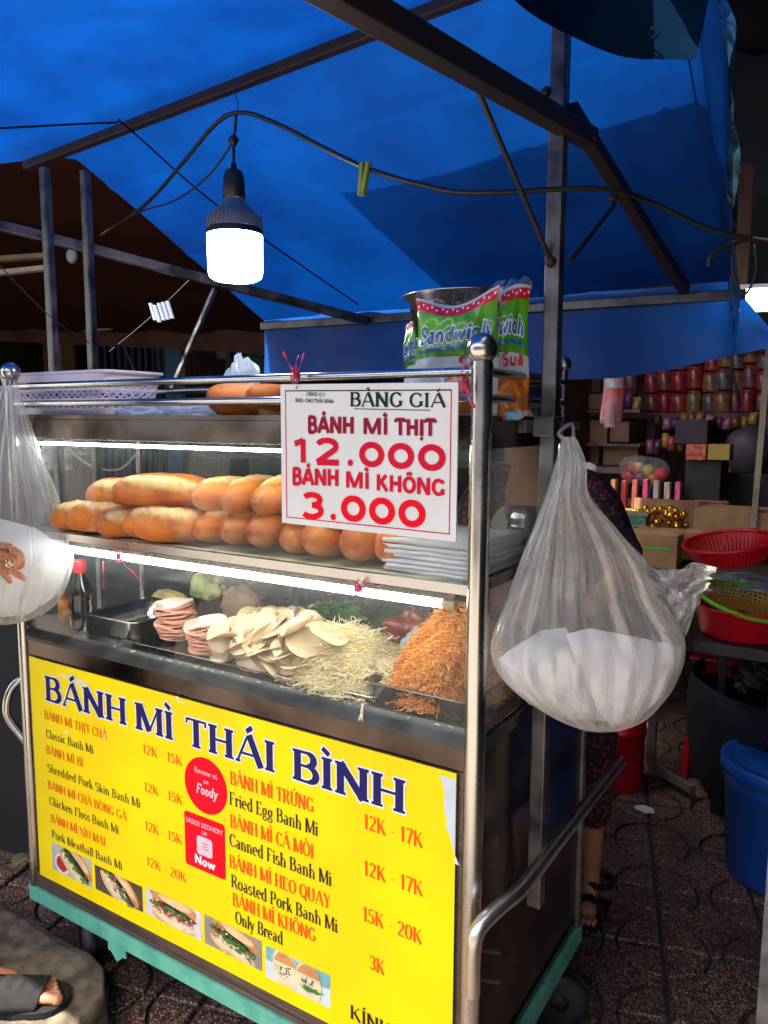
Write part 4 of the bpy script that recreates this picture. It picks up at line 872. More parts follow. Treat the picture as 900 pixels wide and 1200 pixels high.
# roast pork
rp = thing('roast_pork', 'dark red glazed roast pork pieces behind the orange shreds', 'roast pork', (.985, .26, Z0))
for (px, py, rx, ry, rz, a) in ((472, 733, .040, .028, .022, 20), (485, 722, .03, .022, .018, -30), (463, 745, .026, .022, .02, 60), (497, 735, .028, .02, .03, 10)):
    c = AT(px, py, 'y', .275); mb = MB(); mb.ell(c, (rx, ry, rz), M['meat'], 28, rotz(R(a)), .5, 34); mb.build('meat_piece', rp)
mb = MB(); mb.lathe([(.0, 0), (.05, .0), (.062, .03), (.07, .05), (.066, .05), (.056, .03), (0, .006)], (.985, .275, Z0), M['steel_dark'], 28); tag(mb.build('meat_bowl'), 'dull bowl holding the roast pork', 'bowl')
# herbs
hb = thing('herb_bunch', 'dark green herbs heaped at the back of the case', 'herbs', (.83, .29, Z0)); random.seed(3)
lf = MB()
for k in range(420):
    c = AT(random.gauss(392, 17), 718+random.gauss(0, 5), 'y', random.uniform(.26, .31)); a = random.uniform(0, 2*PI); e = random.uniform(-.6, .9); d = Vector((math.cos(a)*math.cos(e), math.sin(a)*math.cos(e), math.sin(e))); s_ = d.orthogonal().normalized(); l = random.uniform(.007, .017); ww = l*.35
    lf.add([c-d*l, c+s_*ww+d*l*.1, c+d*l, c-s_*ww], [(0, 1, 2, 3)], M['leaf'])
lf.build('leaves', hb, kind='stuff')
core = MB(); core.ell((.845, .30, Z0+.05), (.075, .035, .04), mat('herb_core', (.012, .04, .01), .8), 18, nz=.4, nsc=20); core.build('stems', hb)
# bags and boxes at the back of the counter
def crumple(name, label, cat, c, rad, mt, sd=0, n=34, amp=.45, sc_=14, group=None, top=None):
    c = Vector(c); mb = MB(); v = []; f = []; k2 = n//2+1
    for i in range(k2+1):
        t = PI*i/k2
        for k in range(n):
            a = 2*PI*k/n; u = Vector((math.sin(t)*math.cos(a), math.sin(t)*math.sin(a), math.cos(t)))
            r_ = 1+amp*noise.noise(u*2.2+Vector((sd, 0, 0)))+amp*.5*abs(noise.noise(u*5+Vector((0, sd, 0))))+.06*noise.noise(u*15)
            p = Vector((u.x*rad[0], u.y*rad[1], u.z*rad[2]))*r_
            if top and u.z > 0: p.x *= 1-top*u.z; p.y *= 1-top*u.z
            p.z = max(p.z, -rad[2]*.92); v.append(c+p)
    for i in range(k2):
        for k in range(n): f.append((i*n+k, (i+1)*n+k, (i+1)*n+(k+1) % n, i*n+(k+1) % n))
    mb.add(v, f, mt, False); o = mb.build(name); o.data.polygons.foreach_set('use_smooth', [False]*len(f)); return tag(o, label, cat, group)
crumple('produce_bag', 'pale green lettuce bag at the back left of the case', 'bag', (.315, .29, .935), (.045, .03, .034), mat('lettuce', (.42, .42, .16), .6, var=.3, scale=20), 2)
crumple('butter_tub', 'yellow spread in a clear tub behind the empty tray', 'tub', (.19, .28, .882), (.06, .03, .028), mat('yellow_spread', (.62, .48, .16), .5, var=.2), 5, amp=.2)
crumple('vegetable_bag', 'clear plastic bag of purple onion behind the pale ham', 'bag', (.62, .29, .885), (.075, .04, .035), M['bag2'], 8)
crumple('onion', 'purple onion pieces inside the case behind the ham', 'onion', (.60, .27, .895), (.03, .02, .02), mat('onion_purple', (.16, .03, .05), .4), 9)
crumple('ice_bag', 'clear crumpled bag between herbs and roast pork', 'bag', (.945, .245, .895), (.035, .03, .035), M['bag2'], 12)
crumple('black_bag', 'dark plastic bag at the back right of the case', 'bag', (1.05, .32, .93), (.07, .02, .05), M['blackpl'], 13)
crumple('paper_bundle', 'brown paper bundle behind the pink ham', 'paper', (.42, .30, .90), (.06, .03, .045), mat('kraft', (.28, .16, .1), .8), 15, amp=.3)
# sauce bottles
def bottle(name, label, px, py, yb, H, rad, liquid, capm, capcol=True):
    c = AT(px, py, 'y', yb); c.z = Z0; t = thing(name, label, 'bottle', c)
    MB().lathe([(0, .0), (rad*.9, .001), (rad, .006), (rad, H*.25), (rad*.9, H*.30), (rad*.98, H*.36), (rad*.9, H*.42), (rad*.98, H*.48), (rad, H*.58), (rad*.75, H*.70), (rad*.4, H*.80), (rad*.38, H*.84)], c, liquid, 26).build('bottle_body', t)
    MB().lathe([(rad*.48, H*.83), (rad*.5, H*.85), (rad*.5, H*.985), (rad*.45, H), (0, H)], c, capm, 24).build('cap', t); return t
M['soy'] = mat('dark_sauce', (.012, .006, .004), .12, coat=.6)
bottle('sauce_bottle', 'dark soy sauce bottle with a red cap at the left end of the case', 97, 757, .055, .168, .028, M['soy'], M['redpl'])
t = bottle('small_bottle', 'small bottle with a yellow and orange label left of the red capped one', 77, 752, .075, .105, .013, mat('amber_sauce', (.35, .08, .01), .2), mat('green_cap', (.03, .12, .04), .4))
c = Vector(t.location); MB().lathe([(.0135, .02), (.0138, .02), (.0138, .062), (.0135, .062)], c, mat('yellow_orange_label', (.75, .36, .02), .5, c2=(.6, .08, .01), scale=70), 20).build('bottle_label', t)

# ------------------------------------------------------------------ on the roof of the cart
bk = thing('lilac_basket', 'pale lilac woven plastic basket on the left end of the cart roof', 'basket', (.12, .17, 1.3525))
cx, cy, wx, wy, zb, zt = .075, .125, .205, .085, 1.354, 1.446
def bloop(k, z, rad=.03): # k = flare
    o = []; X, Y = wx*k, wy*k
    for ax_, ay_, a0 in ((X-rad, Y-rad, 0), (-X+rad, Y-rad, 90), (-X+rad, -Y+rad, 180), (X-rad, -Y+rad, 270)):
        for q in range(5): a = R(a0+q*22.5); o.append(Vector((cx+ax_+rad*math.cos(a), cy+ay_+rad*math.sin(a), z)))
    return o
def along(loop, m):
    P = loop+[loop[0]]; ln = [0]
    for a, b in zip(P, P[1:]): ln.append(ln[-1]+(b-a).length)
    out = []
    for i in range(m):
        d = ln[-1]*i/m; j = max(q for q in range(len(P)-1) if ln[q] <= d+1e-9); out.append(P[j].lerp(P[j+1], (d-ln[j])/(ln[j+1]-ln[j])))
    return out
mb = MB(); NB = 96; rows = [(.90, zb), (.96, zt-.022)]
bands = [(zb, zb+.014), (zb+.030, zb+.036), (zb+.052, zb+.058), (zb+.068, zt-.004)]
def bring(z): return along(bloop(.90+.09*(z-zb)/(zt-zb), z), NB)
for za, zc in bands:
    a, b = bring(za), bring(zc); mb.add(a+b, [(i, (i+1) % NB, NB+(i+1) % NB, NB+i) for i in range(NB)], M['lilac'])
for (za, zc) in ((zb+.014, zb+.030), (zb+.036, zb+.052), (zb+.058, zb+.068)):
    a, b, m_ = bring(za), bring(zc), bring((za+zc)/2)
    for i in range(0, NB, 2):
        for s0, s1 in ((0, 2), (2, 0)):
            p, q = a[(i+s0) % NB], b[(i+s1) % NB]; d = (a[(i+1) % NB]-a[i]).normalized()*.0022; mb.add([p-d, p+d, q+d, q-d], [(0, 1, 2, 3)], M['lilac'])
mb.build('woven_side', bk, solid=.0022)
a = bloop(.99, zt-.004); b = bloop(1.03, zt-.002); c_ = bloop(1.03, zt+.004); d_ = bloop(.975, zt+.004); n = 20
MB().add(a+b+c_+d_+bloop(.97, zt-.01), [(i*n+k, i*n+(k+1) % n, (i+1)*n+(k+1) % n, (i+1)*n+k) for i in range(4) for k in range(n)], M['lilac'], True).build('rim', bk)
MB().add(bloop(.90, zb+.001), [tuple(range(20))], M['lilac']).build('base', bk, solid=.002)
crumple('plastic_wrap', 'crumpled clear bag standing up behind the bread on the cart roof', 'bag', AT(283, 455, 'y', .24), (.055, .02, .065), M['bag2'], 21, amp=.5, top=.5)
crumple('plastic_wrap', 'low crumpled clear bag lying between the basket and bread', 'bag', AT(215, 482, 'y', .16), (.12, .04, .022), M['bag2'], 24, amp=.5)
crumple('plastic_wrap', 'flattened clear bag right beside the lilac basket foot', 'bag', AT(163, 484, 'y', .10), (.06, .03, .014), M['bag2'], 27, amp=.5)
# steel pot and sandwich bread bags
pc = AT(545, 350, 'y', .22); pot = thing('steel_bowl', 'wide steel bowl behind the sandwich bread bags on the cart roof', 'bowl', (pc.x, .22, 1.353))
zz = 1.353; Hp = pc.z-zz
MB().lathe([(0, .002), (.07, .002), (.082, .02), (.100, Hp-.004), (.112, Hp), (.113, Hp+.002), (.100, Hp+.001), (.08, .024), (0, .006)], (pc.x, .22, zz), M['steel'], 44).build('bowl_body', pot)
M['pkgreen'] = mat('bag_green_print', (.10, .42, .015), .3, var=.25, scale=14, coat=.5); M['pkwhite'] = mat('bag_white_print', (.62, .62, .62), .3, coat=.5, var=.06)
M['pkorange'] = mat('bag_orange_print', (.80, .22, .02), .3, coat=.5, var=.15); M['pkblue'] = mat('bag_blue_print', (.01, .14, .42), .3, coat=.4); M['pkred'] = mat('bag_red_print', (.70, .01, .03), .3, coat=.4)
M['pkbread'] = mat('sliced_bread', (.62, .36, .16), .6, var=.2, scale=30)
def bread_bag(label, c0, axu, wd, ht, th, z, lean=0, full=True, foot=0):
    "c0 centre of the foot, axu unit vector along the front"
    axu = Vector(axu).normalized(); nrm = Vector((axu.y, -axu.x, 0)); c0 = Vector(c0)
    t = thing('sandwich_bread_bag', label, 'bread bag', c0, 'green printed bags of sandwich bread')
    def S(u, v, d=0):   # front face, u 0..1, v 0..1
        e = (1-(2*u-1)**4)*(1-(2*v-1)**6); bulge = th*(.35+.65*e)
        return c0+axu*((u-.5)*wd*(1-.07*math.sin(v*PI)+.05*math.cos(v*7+c0.x*9)))+nrm*(bulge+d+.007*nv((u*4, v*4, c0.x*9), 1)+.0035*nv((u*11, v*13, c0.x*9), 1))+Vector((0, 0, 1))*(v*ht+v*v*.012*math.sin(u*5+c0.x*31)+.012*v*(u-.5))-nrm*lean*v
    mb = MB(); mb.grid(lambda u, v: S(u, v), 18, 22, M['pkwhite']); mb.grid(lambda u, v: S(1-u, v)-nrm*(2*th*(.35+.65*(1-(1-2*u)**4)*(1-(2*v-1)**6))), 18, 22, M['pkwhite'])
    mb.build('bread_body', t)
    def patch(nm, fn, mt, lvl): MB().grid(lambda u, v: S(*fn(u, v), .0006+.0004*lvl), 26, 14, mt).build(nm, t)
    patch('green_print', lambda u, v: (u, .46+.16*math.sin(u*2.6+.5)*(.35)+v*(.44-.05*math.sin(u*2.6+.5))), M['pkgreen'], 1)
    patch('spotted_top', lambda u, v: (u, .90+.08*v-.015*math.sin(u*PI)), M['pkred'], 2)
    if foot: patch('orange_print', lambda u, v: (u, .04+v*.26), M['pkorange'], 2)
    else: patch('orange_print', lambda u, v: (.42+.36*u, .02+v*(.30+.05*math.sin(u*PI))), M['pkorange'], 2)
    mb = MB()
    for k in range(16): u, v = (k+.5)/16, .93+.02*(k % 2); mb.add([S(u+.014*math.cos(a*PI/4), v+.011*math.sin(a*PI/4), .0020) for a in range(8)], [tuple(range(8))], M['white'])
    mb.build('white_spots', t)
    f = lambda u, v, d: S(u, v, .0022-d*2)
    mb = MB(); text(mb, 'Sandwich', .05, .93, .60, .135, M['white'], .24, .12, 0, grow=.012, fn=lambda u, v, d: S(u, v+.05*math.sin(u*3), .0018-d), slant=.25)
    text(mb, 'Sandwich', .05, .93, .60, .135, M['pkblue'], .24, .12, 0, fn=lambda u, v, d: S(u, v+.05*math.sin(u*3), .0028-d), slant=.25)
    n_ = 16; vs = []
    for i in range(n_+1): u = .05+.9*i/n_; q = .545+.06*math.sin(u*3); vs += [S(u, q, .0028), S(u, q-.028, .0028)]
    mb.add(vs, [(2*i, 2*i+1, 2*i+3, 2*i+2) for i in range(n_)], M['pkblue']); mb.build('lettering', t)
    mb = MB(); text(mb, 'Sữa', .56, .92, .40, .10, M['pkred'], .26, .15, 0, fn=lambda u, v, d: S(u, v, .0028-d), slant=.15); mb.build('lettering', t)
    # white cartoonless glove shape: a plain white hand giving a thumbs up
    mb = MB()
    for pts, mt, lv in (([(.16, .02), (.36, .10), (.40, .20), (.30, .26), (.12, .14)], M['pkblue'], .0030), ([(.18, .03), (.35, .11), (.385, .19), (.30, .24), (.14, .13)], M['white'], .0034),
                        ([(.36, .15), (.48, .16), (.50, .22), (.47, .27), (.42, .28), (.40, .36), (.365, .35), (.37, .26), (.33, .22)], M['white'], .0038)):
        mb.add([S(a, b, lv) for a, b in pts], [tuple(range(len(pts)))], mt)
    if not foot: mb.build('hand_print', t)
    mb = MB(); mb.grid(lambda u, v: S(-.02+u*1.04, 1.0+v*.06)-nrm*th*.6*v+Vector((0, 0, .004*math.sin(u*30))), 20, 3, M['wrap']); mb.build('bag_top', t)
    return t
pz = 1.353
bread_bag('front sandwich bread bag with green top and full blue title', (AT(532, 420, 'y', .10).x, .115, pz), (.95, .12, 0),   .150, .192, .026, pz)
bread_bag('left sandwich bread bag half hidden behind the front one', (AT(498, 420, 'y', .17).x, .17, pz), (.9, -.35, 0), .10, .172, .02, pz, foot=0)
bread_bag('right sandwich bread bag in clear wrap behind the steel ball post', (AT(583, 420, 'y', .15).x, .15, pz), (.9, .40, 0),   .105, .198, .020, pz, foot=1)
# front corner of a bag drooping through the side rails
c = AT(604, 478, 'x', W-.004); t = crumple('bread_bag_foot', 'orange and blue foot of a bread bag poking through the side rails', 'bread bag', AT(600, 470, 'x', W-.01), (.02, .03, .035), M['pkorange'], 31, amp=.2)
crumple('bag_tip', 'blue and white tip of a bag resting on the side band', 'bag', AT(603, 486, 'x', W-.002), (.014, .022, .010), mat('blue_white_tip', (.02, .35, .62), .3, c2=(.8, .8, .8), scale=30), 33, amp=.2)

# ------------------------------------------------------------------ canopy
can = thing('market_canopy', 'blue tarpaulin canopy on steel tubes stretched over the cart', 'canopy', (.6, .5, 0))
def cp(name, fn, label=None, par=None, **k): mb = MB(); fn(mb); return mb.build(name, par or can, label=label, **k)
XR = 1.36
def tarp(u, v):
    x = -.13+(XR+.13)*u; ys = [(-.95, 1.93), (-.5, 2.03), (0, 2.055), (.22, 2.062), (.6, 1.885), (1.03, 1.685)]; y = min(1.029, max(-.949, -.95+1.98*v))
    for (a, za), (b, zb) in zip(ys, ys[1:]):
        if a <= y <= b+1e-6: z = za+(zb-za)*(y-a)/(b-a); break
    z += .035*(x-.1)*(1 if y < .3 else max(0, (1.03-y)/.8))
    k_ = min(1, max(0, (.30-y)/.08)); x -= (.45+.4*max(0, .2-y))*(1-u)**2*k_*k_*(3-2*k_)
    sag = .018*math.sin(PI*u)*math.sin(PI*min(1, max(0, (y-.22)/.8)))+.02*abs(math.sin(PI*2*u))*math.sin(PI*max(0, min(1, (.2-y)/.6)))
    cz = sum(.0045*math.exp(-((x-q_+.01*nv((y*4, q_, 0), 1))/.007)**2) for q_ in (.12, .42, .72, 1.02, 1.3))-sum(.0045*math.exp(-((y-q_+.01*nv((x*4, q_, 3), 1))/.007)**2) for q_ in (-.72, -.42, -.12, .4, .68))
    cz += .006*abs(nv((x*2.2+y*3.1, x*7-y*4, 8), 1))*(1 if abs(nv((x, y, 4), 1.3)) > .12 else .4)
    return (x, y, z-sag+cz+.006*nv((x*3, y*3, 0), 1)+.0025*math.sin((x*.6+y)*40)*max(0, nv((x*2, y*2, 5), 1)))
cp('tarpaulin', lambda mb: mb.grid(tarp, 150, 170, M['tarp']))
def val(u, v):
    x = -.13+(XR+.23)*u; y = 1.035+.012*math.sin(x*17)*v+.01*nv((x*5, v*2, 0), 1)
    zt_ = 1.688+.004*math.sin(x*9)-1.3*max(0, x-XR); lo = 1.475+.018*math.sin(x*4.2+.4)+.035*max(0, (x-1.1)/.3); return (x, y, zt_+(lo-zt_)*v)
cp('valance', lambda mb: mb.grid(val, 60, 10, mat('valance_blue', (.004, .11, .50), .5, c2=(.003, .07, .36), scale=4, bump=.3, trans=.35)))
def sideflap(u, v):   # u along depth, v downwards
    y = .05+1.0*u; t = tarp(1, (y+.95)/1.98); wd = .10*(1-u)+.012; v = v*1.06-.06; return (t[0]+wd*v+.006*math.sin(max(0, v)*9), y, t[2]-.003-.02*v-(.16-.05*u)*v*v)
cp('side_flap', lambda mb: mb.grid(sideflap, 40, 10, M['tarp']))
def hem(u, v):
    y = -.02+1.1*u; b = sideflap(min(1, max(0, (y-.05)/1.0)), 1); d = .045+.26*max(0, u-.55)+.05*math.sin(u*8)*.2; return (b[0]+.012*v+.008*math.sin(u*22+v*5), y, b[2]-d*v+.006*nv((u*12, v*5, 1), 1))
M['hem'] = mat('clear_blue_hem', (.03, .09, .15), .10, var=.4, scale=18, bump=.6, trans=.3, coat=.6)
cp('side_hem', lambda mb: mb.grid(hem, 60, 8, M['hem']), label='shiny clear plastic hem on the right edge')
def fold(u, v):   # loose front corner folded down in front of the post head
    a = AT(575, -30, 'y', .02); b = AT(625, 18, 'y', .04); c = AT(722, 64, 'y', .06); d = AT(815, 70, 'y', .12)
    P = smooth_path([a, b, c, d], 8); p = P[min(len(P)-1, int(u*(len(P)-1)))]; tp = Vector((p.x+.02, p.y+.06, 2.12)); q = p.lerp(tp, v); q.y += .02*math.sin(v*PI)+.006*nv((u*5, v*4, 2), 1); return q
cp('folded_corner', lambda mb: mb.grid(fold, 24, 8, M['tarpdark']), label='doubled corner of the tarpaulin over the post head, shade put into its colour')
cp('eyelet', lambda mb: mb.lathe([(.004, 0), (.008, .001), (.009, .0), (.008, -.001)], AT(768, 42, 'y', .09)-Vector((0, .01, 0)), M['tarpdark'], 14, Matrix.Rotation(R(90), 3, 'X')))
# tubes
def sq(name, a, b, wd, mt, label=None, **k): return cp(name, lambda mb: mb.bar(a, b, wd, wd, mt, (0, 1, 0) if abs(Vector(b).z-Vector(a).z) > .8*(Vector(b)-Vector(a)).length else (0, 0, 1)), label, bevel=.0025, **k)
PX, PY = 1.214, .205
sq('post', (PX, PY, .465), (PX, PY, 2.05), .026, M['galv'], 'square steel post bolted to the right side of the cart')
pl1 = AT(63, 430, 'y', .16); pl2 = AT(108, 430, 'y', .30)
sq('post', (-.075, .17, 0), (-.083, .17, 1.955), .021, M['galv']); sq('post', (-.10, .30, 0), (-.10, .30, 1.985), .021, M['galv'])
sq('front_purlin', AT(30, 195, 'y', .22), AT(620, -32, 'y', .22), .021, M['rust'], 'dark purlin under the ridge of the tarpaulin')
sq('side_rail', AT(330, -46, 'x', 1.19), AT(692, 163, 'y', .30), .030, M['rust'])
e1 = AT(668, 128, 'y', .215); e2 = Vector((1.262, 1.0, 1.668))
sq('rear_arm', e1, e2, .024, M['rust'], 'rusty arm sloping back from the post to the rear tube')
sq('rear_purlin', (-.13, 1.02, 1.664), (1.40, 1.02, 1.650), .024, M['galv'], 'pale rear tube with the blue valance hanging from it')
sq('left_side_rail', AT(-40, 254, 'y', .10), AT(430, 376, 'y', 1.0), .026, M['galv'])
sq('left_brace', AT(300, 425, 'y', .62)+Vector((-.35, 0, -.08)), AT(252, 338, 'y', .75), .014, M['galv'])
for a, b in ((AT(555, 93, 'y', .0), AT(645, 305, 'y', .195)), (AT(720, 240, 'y', .42), AT(668, 306, 'y', .235))):
    cp('brace_rod', lambda mb: mb.tube([a, b], .0042, M['rust'], 8))
cp('peg_bolt', lambda mb: (mb.tube([AT(538, 86, 'y', -.01), AT(560, 92, 'y', .0)], .004, M['rust'], 8), mb.ell(AT(604, 120, 'y', .02), (.006, .006, .006), M['rust'], 8)))
for px, py, yy in ((640, 108, .19), (665, 132, .2), (695, 162, .28), (718, 232, .42), (645, 306, .19)):
    cp('bolt', lambda mb: mb.ell(AT(px, py, 'y', yy), (.009, .009, .009), M['rust'], 8, nz=.3, nsc=90))
cp('clamp', lambda mb: (mb.box((PX-.019, PY-.03, 1.318), (PX+.017, PY+.018, 1.352), M['galv']), mb.box((W-.004, PY-.055, 1.324), (PX-.02, PY-.01, 1.346), M['galv']), mb.tube([(PX+.017, PY, 1.336), (PX+.045, PY+.02, 1.336)], .007, M['blackpl'], 10)), bevel=.002)
cp('seam_cord', lambda mb: (mb.tube(smooth_path([AT(0, 148, 'y', -.05)+Vector((0, 0, -.004)), AT(130, 144, 'y', .16), AT(150, 150, 'y', .20), AT(260, 245, 'y', .5), AT(420, 357, 'y', .98)], 8), .0022, M['tarpdark'], 6)))

# ------------------------------------------------------------------ hanging bulb, cables
bc = AT(275.5, 290, 'y', .10); bx, by = bc.x, bc.y
bl = thing('hanging_bulb', 'lit white bulb in a grey ribbed housing hanging under the tarpaulin', 'light bulb', (bx, by, 1.62))
zb0 = AT(276, 329, 'y', .10).z; rb = 32.2/F*(bc-CP).dot(fw)
zt0 = AT(276, 276, 'y', .10).z; zh = AT(276, 240, 'y', .10).z; zs = AT(276, 233, 'y', .10).z; zs2 = AT(276, 200, 'y', .10).z
MB().lathe([(0, zb0), (rb*.78, zb0+.001), (rb*.93, zb0+.006), (rb*.985, zb0+.016), (rb, zt0)], (bx, by, 0), M['bulb'], 40).build('diffuser', bl)
MB().lathe([(rb*1.005, zt0), (rb*1.01, zt0+.010), (rb*.99, zt0+.012)], (bx, by, 0), M['blackpl'], 40).build('collar', bl)
mb = MB(); mb.lathe([(rb*.99, zt0+.012), (rb*.97, zt0+.030), (rb*.80, zt0+.042), (rb*.42, zh+.004), (rb*.36, zs)], (bx, by, 0), M['bulbfin'], 48)
for k in range(40): a = 2*PI*k/40; d = Vector((math.cos(a), math.sin(a), 0)); mb.bar(Vector((bx, by, zt0+.012))+d*rb*.985, Vector((bx, by, zt0+.034))+d*rb*.95, .0016, .003, M['bulbfin'], d)
mb.build('housing', bl)
MB().lathe([(rb*.36, zs), (rb*.40, zs+.002), (rb*.38, zs2-.012), (rb*.30, zs2), (rb*.12, zs2+.004), (rb*.1, zs2+.014), (0, zs2+.014)], (bx, by, 0), M['blackpl'], 24).build('socket', bl)
k0 = AT(274, 165, 'y', .10); k1 = AT(277, 131, 'y', .10)
cb = lambda pts, r, nm, lab, n=8, cat='cable': tag(MB().tube(smooth_path(pts, 8), r, M['blackpl'], n).build(nm), lab, cat)
MB().tube(smooth_path([(bx, by, zs2+.01), k0, k0+Vector((.004, 0, .02)), k1], 5), .0028, M['blackpl'], 8).build('flex', bl)
MB().ell(k0, (.009, .009, .009), M['blackpl'], 10, nz=.5, nsc=120).build('knot', bl)
cb([AT(120, 275, 'y', .40), AT(170, 240, 'y', .30), AT(215, 190, 'y', .18), AT(250, 148, 'y', .12), AT(278, 132, 'y', .10), AT(320, 143, 'y', .09), AT(420, 193, 'y', .08), AT(500, 218, 'y', .08), AT(560, 226, 'y', .10), AT(700, 221, 'y', .2), AT(760, 236, 'y', .28), AT(830, 268, 'y', .35), AT(905, 284, 'y', .42)], .0042, 'power_cable', 'thick black power cable looping under the canopy past the bulb')
cb([AT(118, 276, 'y', .40), AT(160, 250, 'y', .32), AT(205, 235, 'y', .22), AT(245, 205, 'y', .14), k0], .0022, 'bulb_cable', 'thin black cable running left from the knot above the bulb')
cb([AT(281, 90, 'y', .20), AT(276, 108, 'y', .14), AT(279, 122, 'y', .11), k1], .0009, 'hanging_wire', 'thin wire holding the bulb cable to the dark purlin', cat='wire')
cb([AT(905, 283, 'y', .42), AT(868, 282, 'y', .40), AT(835, 298, 'y', .38), AT(831, 312, 'y', .38)], .0045, 'cable_loop', 'short black cable end tied at the right edge of the tarpaulin')
cb([AT(862, 284, 'y', .40), AT(858, 315, 'y', .40), AT(872, 345, 'y', .42), AT(886, 318, 'y', .42), AT(884, 286, 'y', .42)], .0022, 'string_loop', 'black string loop hanging from the cable beside the plastic hem')
cb([AT(0, 312, 'y', .05), AT(60, 372, 'y', .14), AT(105, 402, 'y', .24)], .0015, 'guy_cord', 'thin cord slanting between the two left posts', 6)
cb([AT(128, 412, 'y', .5), AT(175, 373, 'y', .6), AT(222, 328, 'y', .7)], .0012, 'washing_line', 'thin line carrying pale clothes pegs')
cb([AT(130, 405, 'y', .3), AT(145, 408, 'y', .35), AT(158, 436, 'y', .35)], .003, 'brown_hose', 'short brown cable curving down behind the lilac basket')
pg = thing('clothes_pegs', 'bunch of pale blue clothes pegs hanging from a thin line', 'clothes pegs', AT(188, 366, 'y', .6))
for k in range(5): c = AT(179+k*5, 366+random.uniform(-3, 3), 'y', .6); MB().obox(c, (.004, 0, 0), (0, .004, 0), (.010, 0, -.026), mat('peg_plastic', (.35, .42, .62), .5)).build('peg', pg)
pk = thing('green_peg', 'yellow green clothes peg clipped on the power cable', 'clothes peg', AT(426, 210, 'y', .08))
for s_ in (-1, 1): c = AT(426+s_*2.5, 210, 'y', .075); MB().obox(c, (.0035, 0, 0), (0, .0045, 0), (-.004-s_*.002, 0, -.026), mat('peg_green', (.25, .32, .05), .4)).build('peg_half', pk)

# ------------------------------------------------------------------ plastic bags on the cart
AXR = Vector((math.cos(YAW), math.sin(YAW), 0)); NRM = Vector((AXR.y, -AXR.x, 0))   # towards the street
def APL(px, py, c):   # point on the upright plane through c facing the street
    d = fw+rt*((px-450)/F)-up*((py-600)/F); return CP+d*((Vector(c)-CP).dot(NRM)/d.dot(NRM))
def bag_mesh(prof, c, dep, nrow, nang, seed, pleat=.5, mt=None):
    "prof: (py, pxl, pxr, depth) outline rows; folds gather towards the top"
    def row(t):
        x = t*(len(prof)-1); i = min(int(x), len(prof)-2); f = x-i
        p0, p1, p2, p3 = prof[max(i-1, 0)], prof[i], prof[i+1], prof[min(i+2, len(prof)-1)]
        return [.5*(2*p1[k]+(p2[k]-p0[k])*f+(2*p0[k]-5*p1[k]+4*p2[k]-p3[k])*f*f+(3*p1[k]-p0[k]-3*p2[k]+p3[k])*f**3) for k in range(4)]
    v = []
    for j in range(nrow+1):
        t = j/nrow; py, a, b, dd = row(t); A = APL(a, py, c); Bq = APL(b, py, c); cen = (A+Bq)/2; hw = (Bq-A).length/2
        for k in range(nang):
            th = 2*PI*k/nang
            fold = pleat*(1-t)**.7*(.5*math.sin(th*11+seed+3*nv((th, t*2, seed), .8))+.35*math.sin(th*23+2*seed+4*t))+.10*pleat*nv((math.cos(th)*4, math.sin(th)*4, t*7), 1.5, seed)+.06*pleat*nv((math.cos(th)*9, math.sin(th)*9, t*16), 1.5, seed)
            sx = math.cos(th); sy = math.sin(th); m = 1+fold*.13
            v.append(cen+(Bq-A).normalized()*hw*sx*(1+fold*.03)+NRM*(-dd*(abs(sy)**.8*(1 if sy > 0 else -1))*(m+fold*.25)))
    mb = MB(); mb.add(v, [(j*nang+k, j*nang+(k+1) % nang, (j+1)*nang+(k+1) % nang, (j+1)*nang+k) for j in range(nrow) for k in range(nang)], mt or M['bag'], True); return mb
RC = Vector((1.335, .13, 1))
rbag = thing('plastic_bag', 'big clear plastic bag of folded white bags hanging on the right post clamp', 'plastic bag', (1.3, .15, .84), 'clear plastic bags hung on the cart')
prof = [(512, 659, 674, .006), (522, 657, 679, .012), (545, 651, 687, .020), (580, 641, 690, .028), (620, 626, 722, .034), (655, 612, 750, .042), (700, 596, 772, .052), (740, 580, 797, .060), (765, 576, 800, .064), (790, 584, 792, .064), (815, 610, 778, .058), (840, 650, 752, .044), (852, 680, 725, .022), (855, 698, 706, .002)]
bag_mesh(prof, RC, 0, 90, 150, 1.3, .8).build('bag_film', rbag)
def lobe(u, v, s):
    top = smooth_path([(742, 640), (765, 664), (790, 668), (815, 660), (838, 664)], 6); bot = smooth_path([(745, 700), (770, 740), (792, 770), (800, 745), (812, 712)], 6)
    i = u*(len(top)-1); a = top[int(i)]; b = bot[int(i)]; x = a[0]+(b[0]-a[0])*v; y = a[1]+(b[1]-a[1])*v
    return APL(x+2*nv((u*6, v*6, 1), 1), y+3*nv((u*5, v*7, 4), 1), RC)+NRM*(s*.02*math.sin(PI*v)*(1-u*.7)+.022*nv((u*5, v*9, s), 1.4)+.008*nv((u*17, v*20, s), 1))
mb = MB(); mb.grid(lambda u, v: lobe(u, v, 1), 24, 30, M['bag']); mb.grid(lambda u, v: lobe(u, v, -1), 24, 30, M['bag']); mb.build('loose_flap', rbag, label='loose crinkled corner of the bag sticking out to the right')
